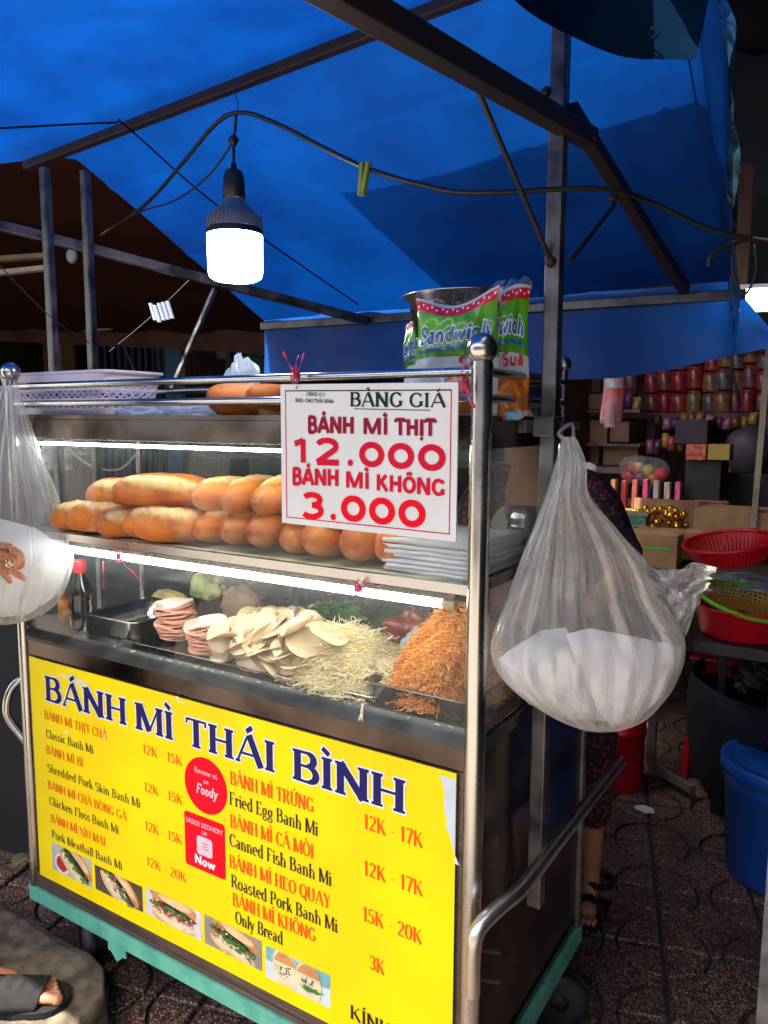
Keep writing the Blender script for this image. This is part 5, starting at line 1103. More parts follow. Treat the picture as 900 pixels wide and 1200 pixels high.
# handle loops of the bag round the clamp
MB().tube(smooth_path([APL(664, 516, RC), APL(662, 508, RC)+Vector((-.02, .03, 0)), Vector((PX+.035, PY+.01, 1.34)), APL(672, 518, RC)], 5), .003, M['bag'], 8).build('bag_handle', rbag)
wb = thing('white_bag_bundle', 'folded white carrier bags packed inside the right hanging bag', 'folded bags', (1.3, .15, .86))
def bundle(poly, depth, off, seed, n=26):
    "convex outline in the bag plane, puffed to depth"
    cx = sum(p[0] for p in poly)/len(poly); cy = sum(p[1] for p in poly)/len(poly); P = [Vector((a, b, 0)) for a, b in poly]; L_o = []
    for i in range(len(P)):
        a, b = P[i], P[(i+1) % len(P)]
        for k in range(5): L_o.append(a.lerp(b, k/5))
    mb = MB(); m_ = len(L_o)
    for s in (1, -1):
        v = []
        for j in range(n//2+1):
            r_ = j/(n//2)
            for q in L_o: x = cx+(q.x-cx)*r_; y = cy+(q.y-cy)*r_; v.append(APL(x, y, RC if off[1] == 0 else LC)+NRM*(off[0]+s*depth*(1-r_**3.2)+.007*nv((x*.03, y*.03, s*3), 1, seed)+.006*abs(nv((x*.05, y*.02, s), 1, seed))+.002*nv((x*.12, y*.1, s), 1, seed)))
        mb.add(v, [(j*m_+k, j*m_+(k+1) % m_, (j+1)*m_+(k+1) % m_, (j+1)*m_+k) for j in range(n//2) for k in range(m_)], M['whitebag'], True)
    return mb
LC = Vector((.03, -.045, 1))
bundle([(640, 746), (600, 765), (584, 775), (592, 800), (622, 828), (665, 846), (715, 848), (700, 800), (690, 770)], .028, (-.012, 0), 2).build('folded_bag', wb)
bundle([(662, 742), (690, 735), (800, 757), (796, 775), (775, 815), (745, 843), (715, 850), (690, 820)], .026, (.004, 0), 3).build('folded_bag', wb)
bundle([(638, 745), (668, 741), (700, 800), (712, 835), (680, 845), (640, 830), (600, 800), (596, 772)], .012, (-.032, 0), 4).build('folded_bag', wb)
lbag = thing('plastic_bag', 'clear plastic bag with white bags inside hanging from the left corner post', 'plastic bag', (.03, -.04, .86), 'clear plastic bags hung on the cart')
prof = [(452, 0, 22, .004), (470, -8, 26, .010), (500, -20, 36, .018), (540, -40, 50, .026), (580, -58, 66, .034), (620, -72, 78, .042), (655, -80, 85, .048), (690, -76, 76, .05), (715, -60, 58, .044), (728, -30, 30, .025), (732, -4, 4, .002)]
bag_mesh(prof, LC, 0, 80, 120, 4.1, .8).build('bag_film', lbag)
wl = thing('white_bag_bundle', 'folded white carrier bags inside the left hanging bag', 'folded bags', (.03, -.04, .88))
bundle([(-60, 612), (-10, 606), (40, 618), (74, 640), (80, 660), (70, 695), (30, 722), (-30, 724), (-66, 690)], .030, (-.004, 1), 5).build('folded_bag', wl)
bundle([(-60, 672), (-10, 664), (40, 668), (62, 676), (58, 700), (24, 724), (-30, 722)], .012, (-.034, 1), 6).build('folded_bag', wl)

# ------------------------------------------------------------------ people
def skinned(name, J, E, parent, mt, root=0, sub=2):
    me = bpy.data.meshes.new(name); off = wloc(parent) if parent else Vector((0, 0, 0))
    me.from_pydata([tuple(Vector(p[:3])-off) for p in J], E, []); o = bpy.data.objects.new(name, me); col.objects.link(o); o.parent = parent
    s = o.modifiers.new('skin', 'SKIN'); s.use_smooth_shade = True; s.branch_smoothing = .4
    for i, p in enumerate(J):
        sv_ = me.skin_vertices[0].data[i]; r_ = p[3]; sv_.radius = r_ if isinstance(r_, tuple) else (r_, r_); sv_.use_root = i == root
    ss = o.modifiers.new('sub', 'SUBSURF'); ss.levels = ss.render_levels = sub; me.materials.append(mt); return o
def chain(n0, n): return [(n0+i, n0+i+1) for i in range(n-1)]
# the seller, stooping behind the cart
sl = thing('person', 'seller in a dark floral shirt and patterned trousers stooping behind the cart', 'person', (1.06, .92, 0))
J = [(1.04, .92, .76, (.15, .11)), (1.03, .88, .95, (.14, .10)), (1.01, .82, 1.10, (.15, .10)), (1.0, .78, 1.20, (.09, .07)), (.985, .725, 1.25, .045), (.98, .69, 1.30, (.066, .072)), (.978, .685, 1.365, (.070, .08)), (.98, .70, 1.41, (.045, .05)),
     (1.08, .79, 1.19, .046), (1.140, .75, 1.165, .040), (1.205, .68, 1.075, .034), (1.255, .60, 1.045, .030), (1.22, .53, .98, .024), (1.20, .49, .94, .02),
     (.90, .80, 1.19, .05), (.84, .75, 1.16, .045), (.80, .70, 1.02, .038), (.84, .60, .96, .03), (.88, .56, .93, .022),
     (1.08, .95, .70, .076), (1.100, .95, .42, .038), (1.098, .96, .22, .032), (1.098, .965, .09, .025), (1.110, .91, .035, .024), (1.122, .865, .022, .021),
     (.97, .95, .70, .085), (.96, .95, .42, .052), (.955, .96, .22, .036), (.95, .965, .09, .03), (.95, .90, .035, .026), (.95, .86, .022, .022)]
E = chain(0, 8)+[(3, 8)]+chain(8, 6)+[(3, 14)]+chain(14, 5)+[(0, 19)]+chain(19, 6)+[(0, 25)]+chain(25, 6)
body = skinned('body', J, E, sl, M['skin'])
def grow(idx, g): return [(*J[i][:3], tuple(r_+g for r_ in (J[i][3] if isinstance(J[i][3], tuple) else (J[i][3],)*2))) for i in idx]
Js = grow([1, 2, 3], .012)+grow([8, 9, 10, 11], .012)+grow([14, 15, 16], .012)+grow([0], .02)
skinned('shirt', Js, [(0, 1), (1, 2), (2, 3), (3, 4), (4, 5), (5, 6), (2, 7), (7, 8), (8, 9), (0, 10)], sl, M['floral'])
skinned('trousers', grow([0], .015)+grow([19, 20, 21], .018)+grow([25, 26, 27], .018), [(0, 1), (1, 2), (2, 3), (0, 4), (4, 5), (5, 6)], sl, M['floral'])
MB().ell((.98, .712, 1.375), (.082, .088, .082), M['hair'], 26, nz=.08, nsc=30).build('hair', sl)
fc = MB(); fc.ell((.978, .613, 1.325), (.010, .014, .016), M['skin'], 12); fc.build('nose', sl)
for s_ in (-1, 1): MB().ell((.978+s_*.026, .622, 1.345), (.011, .006, .005), M['hair'], 10).build('eye', sl)
MB().ell((.978, .622, 1.290), (.020, .007, .006), mat('lips', (.35, .06, .05), .4), 12).build('mouth', sl)
for fx in (1.118, .95):
    t_ = MB(); t_.add([], [], M['strap']); t_.box((fx-.035, .835, .0), (fx+.035, .985, .012), M['strap']); t_.tube([(fx-.034, .90, .012), (fx-.028, .895, .05), (fx, .888, .064), (fx+.028, .895, .05), (fx+.034, .90, .012)], .010, M['strap'], 10)
    t_.tube([Vector((fx, .965, .075))+Vector((.038*math.cos(a), .038*math.sin(a), 0)) for a in [k*PI/8 for k in range(16)]], .009, M['strap'], 8, closed=True); t_.build('sandal', sl)
    for k in range(5):
        x = fx+(-.026+k*.0125)*(1 if fx > 1 else -1); MB().ell((x, .838+.004*k, .021), (.0065+.002*(k == 0), .018, .009), M['skin'], 10).build('toe', sl)
# the customer, standing outside the frame on the left with a hand and a foot in it
cuP = thing('person', 'customer at the left edge whose ringed hand and sandalled foot reach in', 'person', (-.05, -.30, .1))
hw_ = AT(2, 660, 'y', -.135)
Jc = [(-.12, -.42, .92, (.15, .11)), (-.10, -.44, 1.15, (.14, .10)), (-.09, -.44, 1.36, (.16, .10)), (-.09, -.44, 1.46, .05), (-.08, -.43, 1.56, (.075, .09)), (-.08, -.43, 1.66, (.06, .07)),
      (.05, -.40, 1.36, .05), (.12, -.36, 1.20, .042), (.145, -.30, 1.075, .036), (hw_.x-.055, -.165, 1.055, .024), (hw_.x-.02, -.140, 1.052, (.018, .026)),
      (-.24, -.46, 1.34, .05), (-.28, -.46, 1.10, .04), (-.26, -.42, .88, .03),
      (-.04, -.40, .85, .085), (.0, -.33, .55, .055), (.02, -.29, .24, .036), (.025, -.285, .17, .032), (.085, -.235, .135, .030), (.150, -.19, .125, .028), (.185, -.165, .122, (.02, .012)),
      (-.22, -.44, .85, .085), (-.22, -.40, .5, .055), (-.22, -.42, .17, .035), (-.16, -.37, .12, .028)]
Ec = chain(0, 6)+[(2, 6)]+chain(6, 5)+[(2, 11)]+chain(11, 3)+[(0, 14)]+chain(14, 7)+[(0, 21)]+chain(21, 4)
skinned('body', Jc, Ec, cuP, M['skin2'])
def growc(idx, g): return [(*Jc[i][:3], tuple(r_+g for r_ in (Jc[i][3] if isinstance(Jc[i][3], tuple) else (Jc[i][3],)*2))) for i in idx]
skinned('trousers', growc([0], .012)+growc([14, 15, 16], .016)+growc([21, 22], .016), [(0, 1), (1, 2), (2, 3), (0, 4), (4, 5)], cuP, M['jeans'])
skinned('shirt', growc([0, 1, 2, 6, 7, 11, 12], .014), [(0, 1), (1, 2), (2, 3), (3, 4), (2, 5), (5, 6)], cuP, mat('grey_tshirt', (.12, .12, .14), .9))
MB().ell((-.08, -.42, 1.68), (.09, .10, .085), M['hair'], 22, nz=.08, nsc=30).build('hair', cuP)
# hand: palm and four fingers plus thumb; the index points at the bag
def H(px, py, y=-.15): return AT(px, py, 'y', y)
pr_ = [((-14, 655), .017), ((-2, 652), .0175), ((8, 652), .016)]
Jh = [(*H(p[0], p[1], -.145), r_) for p, r_ in pr_]; Eh = chain(0, 3)
def finger(root, pts):
    n0 = len(Jh)
    for (px, py, r_, yy) in pts: Jh.append((*H(px, py, yy), r_))
    Eh.append((root, n0)); Eh.extend(chain(n0, len(pts)))
finger(1, [(6, 667, .0085, -.158), (16, 670, .0078, -.166), (24, 675, .0068, -.172), (30, 679, .0052, -.175)])       # straight finger
finger(2, [(16, 645, .0088, -.155), (23, 649, .0082, -.164), (26, 658, .0078, -.168), (22, 666, .0066, -.166)])      # bent forefinger
finger(2, [(14, 654, .0086, -.162), (22, 660, .0080, -.170), (20, 668, .0070, -.172)])
finger(1, [(4, 672, .0075, -.150), (12, 680, .0068, -.150), (12, 684, .0055, -.148)])
finger(0, [(-6, 640, .0095, -.140), (6, 640, .0085, -.140), (14, 641, .0068, -.138)])
skinned('hand', Jh, Eh, cuP, M['skin2'])
c = H(12.5, 660, -.162); ax_ = (H(22, 660, -.170)-H(6, 656, -.155)).normalized()
q = ax_.to_track_quat('Z', 'Y').to_matrix(); MB().tube([c+q@Vector((.0098*math.cos(a), .0098*math.sin(a), 0)) for a in [k*PI/10 for k in range(20)]], .0017, M['brass'], 8, closed=True).build('ring', cuP)
MB().ell(H(12, 657, -.174), (.004, .003, .004), M['brass'], 8).build('ring_stone', cuP)
mb = MB(); mb.ell(H(29.3, 678.2, -.180), (.0028, .0015, .0022), mat('nail', (.7, .4, .3), .25), 8); mb.build('fingernail', cuP)
# sandalled foot on the concrete block
fd = Vector((.80, .60, 0)).normalized(); fs = Vector((-fd.y, fd.x, 0)); toe = AT(62, 1162, 'z', .125)
toe = Vector((toe.x, toe.y, 0)); fo = toe-fd*.09
def FP(a, b, z): return fo+fd*a+fs*b+Vector((0, 0, z))
outl = [(-.17, -.02), (-.16, -.036), (-.08, -.036), (.0, -.042), (.06, -.050), (.10, -.044), (.122, -.02), (.124, .008), (.105, .036), (.06, .048), (0, .042), (-.08, .034), (-.16, .032), (-.17, .015)]
OP = smooth_path([Vector((a, b, 0)) for a, b in outl+[outl[0]]], 4)[:-1]; nn = len(OP)
sd_ = MB(); sd_.add([FP(p.x*s, p.y*s, z) for z, s in ((.1, .98), (.104, 1), (.116, 1), (.118, .97)) for p in OP], [(r_*nn+k, r_*nn+(k+1) % nn, (r_+1)*nn+(k+1) % nn, (r_+1)*nn+k) for r_ in range(3) for k in range(nn)]+[tuple(range(3*nn, 4*nn))], M['strap'], False)
def strapf(u, v): a = -.045+.115*u; b = -.048+.094*v; return FP(a+.012*math.sin(v*PI), b, .118+(.046-.012*u)*math.sin(PI*min(1, max(0, v)))**.7+.0015*math.sin(u*26)*(abs(v-.5) < .25))
sd_.grid(strapf, 22, 18, M['strap']); sd_.build('sandal', cuP, solid=.003)
for k in range(5):
    bq = -.026+k*.0135; ln = [.107, .102, .095, .088, .080][k]; r_ = [.0118, .0085, .008, .0078, .0078][k]
    tmb = MB(); tmb.tube(smooth_path([FP(.055, bq*.95, .130), FP(ln-.022, bq, .131), FP(ln, bq, .1275)], 4)+[FP(ln+r_*.6, bq, .1265)], [r_*.95]*8+[r_, r_*.6], M['skin2'], 14); tmb.ell(FP(ln, bq, .1275), (r_*1.05,)*3, M['skin2'], 14); tmb.build('toe', cuP)
    MB().ell(FP(ln+.002, bq, .1275+r_*.82), (r_*.5, r_*.55, r_*.22), mat('toenail', (.55, .32, .24), .3), 8).build('toenail', cuP)

# rough concrete block at the left, kept clear of the cart
def block(u, v):
    x = -.95+1.235*u; y = -.70+.72*v
    return x, y
cb_ = MB(); edge = [AT(0, 1055, 'z', .1), AT(38, 1072, 'z', .1), AT(78, 1098, 'z', .1), AT(105, 1112, 'z', .1), AT(121, 1130, 'z', .1), AT(122, 1158, 'z', .1), AT(95, 1185, 'z', .1), AT(85, 1215, 'z', .1)]
pts = [Vector((-.9, -.02, .1))]+[Vector(p) for p in edge]+[Vector((.35, -.75, .1)), Vector((-.9, -.75, .1))]
cen = Vector((-.1, -.35, .1)); dens = []
for i in range(len(pts)):
    a, b = pts[i], pts[(i+1) % len(pts)]; k_ = max(2, int((b-a).length/.012))
    for k in range(k_): dens.append(a.lerp(b, k/k_))
nn = len(dens); v = []; NR = 60
for j in range(NR+1):
    r_ = (j/NR)**.7
    for p in dens: q = cen.lerp(p, r_); q.z = .1+.007*nv(q, 9)+.004*nv(q, 32)+.002*nv(q, 85)-.012*max(0, r_-.93)/.07; v.append(q)
for dz, o_ in ((.035, 1.008), (.07, 1.012), (.115, 1.02)):
    for p in dens: q = cen.lerp(p, o_); q += Vector((.012*nv((p.x*20, p.y*20, dz*60), 1), .012*nv((p.x*20+9, p.y*20, dz*60), 1), 0)); q.z = .1-dz; v.append(q)
cb_.add(v, [(j*nn+k, j*nn+(k+1) % nn, (j+1)*nn+(k+1) % nn, (j+1)*nn+k) for j in range(NR+3) for k in range(nn)], M['conc'], True)
tag(cb_.build('concrete_block'), 'rough broken concrete block under the sandalled foot', 'concrete block')
fm = MB(); mv = []
for j in range(19):
    for k in range(48): t_a = 2*PI*k/48; rr_ = (j/18)*(.15+.05*nv((math.cos(t_a)*1.5, math.sin(t_a)*1.5, 2), 1)+.02*nv((math.cos(t_a)*5, math.sin(t_a)*5, 2), 1)); x_, y_ = .40+rr_*math.cos(t_a)*1.25, -.17+rr_*math.sin(t_a)*.8; mv.append((x_, y_, -.004+.016*(1-(j/18)**3)+.006*nv((x_*18, y_*18, 0), 1)+.003*nv((x_*60, y_*60, 0), 1)))
fm.add(mv, [(j*48+k, j*48+(k+1) % 48, (j+1)*48+(k+1) % 48, (j+1)*48+k) for j in range(18) for k in range(48)], M['conc'], True)
tag(fm.build('mortar_patch', kind='stuff'), 'low rough mortar spread along the foot of the concrete block', 'mortar')
tag(MB().grid(lambda u, v: (AT(12, 1022, 'z', .02).x+.05*(u-.5)*math.sin(PI*min(1, v*1.1)), AT(12, 1022, 'z', .02).y+.08*v, .02+.02*math.sin(v*3)+.02*abs(u-.5)), 8, 8, mat('dry_leaf', (.16, .18, .07), .7)).build('fallen_leaf', solid=.001), 'dull green leaf on the dark ground left of the cart', 'leaf')

# ------------------------------------------------------------------ market behind
def solid(name, lo, hi, mt, label=None, cat=None, kind=None, **k):
    o = MB().box(lo, hi, mt).build(name, kind=kind, **k)
    if label: tag(o, label, cat)
    return o
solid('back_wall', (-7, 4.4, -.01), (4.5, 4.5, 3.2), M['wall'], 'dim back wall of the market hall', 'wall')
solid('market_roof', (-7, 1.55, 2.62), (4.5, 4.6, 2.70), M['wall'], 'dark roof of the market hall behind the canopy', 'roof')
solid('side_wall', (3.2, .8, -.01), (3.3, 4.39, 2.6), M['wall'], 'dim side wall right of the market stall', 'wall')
# big dark tarpaulins overhead and at the right
def sheet(name, label, pts, mt, nu=20, nv_=14, sag=.04, sd=0):
    a, b, c, d = [Vector(p) for p in pts]
    def f(u, v): p = a.lerp(b, u).lerp(d.lerp(c, u), v); p.z += -sag*math.sin(PI*u)*math.sin(PI*v)+.03*nv((u*4, v*4, sd), 1); return p
    return tag(MB().grid(f, nu, nv_, mt).build(name), label, 'tarpaulin')
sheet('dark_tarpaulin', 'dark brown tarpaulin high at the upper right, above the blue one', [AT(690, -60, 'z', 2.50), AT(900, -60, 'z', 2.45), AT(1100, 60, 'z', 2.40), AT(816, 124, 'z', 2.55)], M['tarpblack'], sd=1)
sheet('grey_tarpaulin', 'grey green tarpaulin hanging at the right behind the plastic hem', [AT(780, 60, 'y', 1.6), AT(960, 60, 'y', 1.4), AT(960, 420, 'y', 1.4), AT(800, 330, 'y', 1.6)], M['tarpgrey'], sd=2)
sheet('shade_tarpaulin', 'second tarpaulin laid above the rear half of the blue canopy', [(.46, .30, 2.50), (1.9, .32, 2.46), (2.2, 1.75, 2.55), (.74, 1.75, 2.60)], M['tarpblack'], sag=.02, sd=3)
wd_ = MB(); wd_.obox(AT(857, 265, 'y', 1.3), AXR*.05, NRM*.012, (0, 0, .16), M['wood']); tag(wd_.build('wooden_board', bevel=.003), 'rough brown board behind the right edge of the blue tarpaulin', 'board')
lp_ = AT(893, 352, 'y', 1.12); t = thing('strip_lamp', 'lit white lamp at the right edge below the dark tarpaulin', 'lamp', lp_)
MB().obox(lp_, (.07, .02, 0), (-.01, .03, 0), (0, 0, .024), M['tubedim']).build('diffuser', t, bevel=.004); MB().obox(lp_+Vector((0, 0, .030)), (.074, .022, 0), (-.012, .034, 0), (0, 0, .005), M['white']).build('housing', t)
# red brown awning and things behind on the left
def awn(u, v):
    a = AT(-120, 180, 'y', .75); b = AT(420, 150, 'y', 1.15); c = AT(420, 395, 'y', 2.6); d = AT(-120, 385, 'y', 2.2); p = a.lerp(b, u).lerp(d.lerp(c, u), v)
    p.z += -.05*math.sin(PI*v)*math.sin(PI*u)+.02*nv((u*5, v*5, 0), 1); return p
aw = thing('red_brown_awning', 'red brown awning sheet behind the left posts', 'awning', (-.6, 1.5, 1.8)); MB().grid(awn, 40, 24, M['redtarp']).build('awning_sheet', aw)
MB().tube([AT(100, 388, 'y', 2.3), AT(300, 366, 'y', 2.5)], .009, M['plank'], 8).build('awning_pole', aw)
def aval(u, v): a = AT(-60, 372, 'y', 2.25).lerp(AT(420, 385, 'y', 2.55), u); return (a.x, a.y+.03*math.sin(u*40), a.z-.16*v)
MB().grid(aval, 60, 4, mat('awning_edge', (.07, .02, .012), .8)).build('awning_edge', aw)
lt = thing('fluorescent_lamp', 'unlit dusty strip lamp under the red brown awning', 'lamp', AT(20, 318, 'y', 1.0))
MB().bar(AT(-60, 326, 'y', 1.0), AT(56, 314, 'y', 1.1), .035, .02, mat('dusty_white_tube', (.42, .34, .30), .5)).build('tube', lt); MB().bar(AT(-60, 308, 'y', 1.02), AT(56, 300, 'y', 1.12), .05, .02, mat('dusty_batten', (.25, .16, .10), .6)).build('batten', lt)
MB().ell(AT(84, 300, 'y', 1.0), (.025, .02, .03), mat('white_holder', (.35, .35, .36), .5), 12).build('holder', lt)
fw1 = thing('plank_wall', 'wall of pale and brown upright planks at the far left', 'wall', (-3.2, 3.0, 0)); random.seed(11)
for k in range(9):
    a = AT(-46+k*14.5, 400, 'y', 3.0); b = AT(-46+k*14.5+13.5, 400, 'y', 3.0); MB().box((a.x, 3.0+.01*(k % 3), 0), (b.x, 3.03+.01*(k % 3), AT(0, 372, 'y', 3).z), M['plank'] if k % 2 else mat('brown_plank', (.16, .075, .035), .8, var=.3, scale=9, bump=.3, stretch=(5, 5, .6))).build('plank', fw1)
gt = thing('barred_gate', 'blue black barred gate behind the lilac basket', 'gate', (-1.9, 2.9, 0)); M['gate'] = mat('blue_black_paint', (.04, .06, .11), .5)
for k in range(14): a = AT(113+k*8, 410, 'y', 2.9); MB().box((a.x, 2.9, .1), (a.x+.022, 2.92, AT(120, 392, 'y', 2.9).z), M['gate']).build('bar', gt)
for zz_ in (.3, 1.2, 1.9): MB().box((AT(110, 410, 'y', 2.9).x, 2.925, zz_), (AT(222, 410, 'y', 2.9).x, 2.94, zz_+.03), M['gate']).build('cross_bar', gt)
solid('blue_post', (AT(193, 410, 'y', 2.6).x, 2.6, 0), (AT(212, 410, 'y', 2.6).x, 2.66, 1.98), mat('faded_blue_post', (.03, .12, .24), .5), 'faded blue post behind the cart between gate and doorway', 'post')
tag(MB().lathe([(.05, 0), (.05, 1.60), (.062, 1.64), (.05, 1.68), (.06, 1.74), (.05, 1.78), (.05, 1.95)], (AT(262, 430, 'y', 3.0).x, 3.0, 0), mat('cream_column', (.26, .25, .16), .6), 20).build('cream_column'), 'cream turned column behind the crumpled bag', 'column')
tag(MB().box((AT(290, 430, 'y', 3.4).x, 3.4, 0), (AT(345, 430, 'y', 3.4).x, 3.44, AT(300, 392, 'y', 3.4).z), mat('mint_board', (.12, .30, .20), .6)).build('mint_board'), 'mint green board far behind left of the valance', 'board')
crumple('dark_bundle', 'dark striped cloth bundle in front of the mint board', 'bundle', AT(300, 405, 'y', 3.1), (.13, .08, .09), mat('striped_dark', (.02, .06, .05), .8, c2=(.08, .14, .1), scale=20), 41)
# dim back stall row seen through the glass case: counter with goods
bs = thing('rear_shelving', 'dim wooden shelving seen through the glass case', 'shelving', (-.6, 2.6, 0))
for z in (.35, .75, 1.1, 1.42): MB().box((-2.1, 2.5, z), (.45, 2.85, z+.025), M['wood']).build('board', bs)
for x in (-2.1, -1.2, -.35, .42): MB().box((x, 2.49, 0), (x+.04, 2.86, 1.75), M['wood']).build('upright', bs)
random.seed(21)
for i, z in enumerate((.776, 1.126, .376)):
    for k in range(7):
        x = -1.9+k*.33+random.uniform(-.05, .05); cn, cc = random.choice([('red', (.16, .03, .03)), ('tan', (.2, .14, .08)), ('blue', (.04, .07, .12)), ('grey', (.22, .2, .18)), ('green', (.05, .09, .05))])
        o = MB().box((x, 2.55, z), (x+random.uniform(.14, .24), 2.72, z+random.uniform(.12, .24)), mat('box_card', cc, .7, var=.2, scale=9)).build('goods_box', bevel=.004)
        tag(o, f'dim {cn} box, {ordn[k]} from the left on the {("middle", "upper", "lower")[i]} board behind the case', 'box', 'boxes on the rear shelving')
# red fan and pale bag just behind the case, left
crumple('hanging_bag', 'pale crumpled bag hanging behind the top left of the case', 'bag', AT(85, 520, 'y', .55), (.07, .05, .04), mat('pale_bag', (.45, .40, .36), .5, bump=.4), 51)
crumple('black_white_cloth', 'black and white cloth bundle behind the left of the case', 'cloth', AT(68, 532, 'y', .62), (.06, .04, .06), mat('black_white_cloth', (.55, .6, .58), .7, c2=(.02, .02, .02), scale=11, detail=1), 54)
tag(MB().tube(smooth_path([AT(80, 525, 'y', .45), AT(105, 545, 'y', .45), AT(140, 550, 'y', .45), AT(165, 525, 'y', .45)], 6), .0035, mat('pale_wire', (.35, .35, .28), .5), 8).build('pale_wire'), 'pale wire curving behind the top of the case', 'wire')

# sweets stall at the right: shelving full of jars
shf = thing('stall_shelving', 'faded pink grey shelving of the sweets stall on the right', 'shelving', (.9, 3.25, 0)); YS = 3.2
xL, xR = AT(690, 480, 'y', YS).x-.35, AT(905, 480, 'y', YS).x+.1
zs1 = AT(800, 484, 'y', YS).z
for z, yy in ((zs1, YS), (zs1+.34, YS), (zs1-.62, YS)): MB().box((xL, yy, z-.03), (xR, yy+.4, z), M['shelf']).build('shelf_board', shf)
for px in (756, 893): x = AT(px, 560, 'y', YS-.02).x; MB().box((x, YS-.025, 0), (x+.04, YS-.002, zs1-.031), M['shelf']).build('upright', shf)
MB().box((xL, YS+.41, 0), (xR, YS+.43, 2.3), M['wood']).build('back_panel', shf)
cols_ = [(.42, .03, .03), (.50, .06, .04), (.45, .16, .05), (.30, .06, .05), (.38, .20, .06), (.26, .08, .10), (.46, .02, .04), (.20, .14, .14)]
JM = [mat(f'sweets_{i}', c, .35, var=.3, scale=26, coat=.3, c2=tuple(x*.4 for x in c)) for i, c in enumerate(cols_)]; M['lid'] = mat('jar_lid', (.42, .05, .05), .4)
def jar(x, y, z, r, h, mt, label, grp):
    t = thing('sweet_jar', label, 'jar', (x, y, z), grp)
    MB().lathe([(0, 0), (r*.94, .001), (r, .008), (r, h*.78), (r*.9, h*.86)], (x, y, z), mt, 18).build('jar_body', t); MB().lathe([(r*.93, h*.85), (r*.95, h*.86), (r*.95, h*.985), (0, h)], (x, y, z), M['lid'], 18).build('lid', t)
random.seed(31); xs = [AT(p, 470, 'y', YS+.08).x for p in (737, 762, 777, 794, 812, 831, 846, 860, 876, 892)]
for i, x in enumerate(xs):
    for r_ in range(random.choice((3, 4)) if i > 1 else 3):
        h = (.125, .108, .117, .112)[i % 4]; jar(x, YS+.09+random.uniform(0, .05), zs1+.001+r_*h, .040 if i % 3 else .044, h-.004, JM[(i*3+r_*5) % 8], f'red lidded sweet jar, {ordn[i]} column from the left, {ordn[r_]} level up on the back shelf', 'sweet jars stacked on the back shelf')
# boxes on lower stall levels
def pbox(px0, py0, px1, py1, y, dep, mt, label, name='goods_box', cat='box', bev=.004, grp=None):
    a = AT(px0, py1, 'y', y); b = AT(px1, py0, 'y', y); o = MB().box((a.x, y, a.z), (b.x, y+dep, b.z), mt).build(name, bevel=bev); return tag(o, label, cat, grp)
M['kraftbear'] = mat('brown_tin', (.20, .09, .04), .6, var=.3, scale=10)
for i, (a, b, c_, d, lab, m_) in enumerate(((666, 449, 680, 478, 'pale grey carton beside the rear corner post', mat('grey_carton', (.18, .15, .17), .7)), (682, 440, 704, 460, 'dark brown carton high left on the stall', M['wood']), (682, 462, 706, 480, 'plain brown carton under the dark one', M['kraftbear']),
     (668, 488, 688, 518, 'ochre packet left of the brown packets', M['card2']), (690, 492, 712, 520, 'shiny brown packet in the middle of the packets row', M['card2']), (714, 494, 738, 518, 'reddish packet left of the shelf upright', M['kraftbear']),
     (680, 522, 702, 545, 'orange framed box left of the round eyed one', mat('orange_frame', (.3, .12, .05), .6)), (706, 521, 748, 545, 'large orange framed box behind the ball bag', mat('orange_frame2', (.28, .13, .06), .6)))):
    y_ = 2.9-.04*(i % 3); pbox(a, b, c_, d, y_, .15, m_, lab)
p = AT(712, 535, 'y', 2.84); 
solid('packet_shelf', (AT(655, 546, 'y', 2.8).x, 2.75, AT(700, 546, 'y', 2.8).z-.03), (AT(750, 546, 'y', 2.8).x, 3.1, AT(700, 546, 'y', 2.8).z-.002), M['shelf'], 'narrow shelf under the framed boxes', 'shelf')
solid('packet_ledge', (AT(655, 519, 'y', 2.8).x, 2.80, AT(700, 519, 'y', 2.8).z-.015), (AT(750, 519, 'y', 2.8).x, 3.1, AT(700, 519, 'y', 2.8).z-.002), M['shelf'], 'narrow ledge under the brown packets', 'shelf')
solid('carton_ledge', (AT(655, 480, 'y', 2.8).x, 2.80, AT(700, 480, 'y', 2.8).z-.015), (AT(750, 480, 'y', 2.8).x, 3.1, AT(700, 480, 'y', 2.8).z-.002), M['shelf'], 'ledge under the plain brown carton', 'shelf')
# hanging red toy bag
hb_ = thing('hanging_toy_bag', 'clear bag with red and pale blue toys hanging under the valance', 'hanging bag', AT(718, 463, 'y', 1.9))
def HB(u, v): cpt = AT(707+24*u+(2*math.sin(v*5)), 430+66*v, 'y', 1.9); return cpt+Vector((0, -.03*math.sin(PI*u), 0))
MB().grid(HB, 10, 16, mat('red_toys', (.55, .03, .03), .3, c2=(.5, .2, .22), scale=22, coat=.5)).build('red_toys', hb_, solid=.01)
MB().grid(lambda u, v: Vector(HB(.1+u*.8, .18+v*.2))+Vector((0, -.012, 0)), 8, 6, mat('pale_blue_toys', (.25, .5, .55), .4, c2=(.6, .1, .1), scale=40)).build('blue_toys', hb_)
MB().grid(lambda u, v: Vector(HB(.25+u*.5, .62+v*.45))+Vector((0, -.012, 0)), 8, 6, mat('pink_toys', (.45, .2, .25), .4)).build('pale_toys', hb_)
MB().grid(lambda u, v: Vector(HB(u, v*1.05-.05))+Vector((0, -.02, 0)), 10, 14, M['wrap']).build('wrap', hb_)
MB().tube([AT(719, 432, 'y', 1.9), AT(719, 395, 'y', 1.9)], .002, M['white'], 6).build('string', hb_)
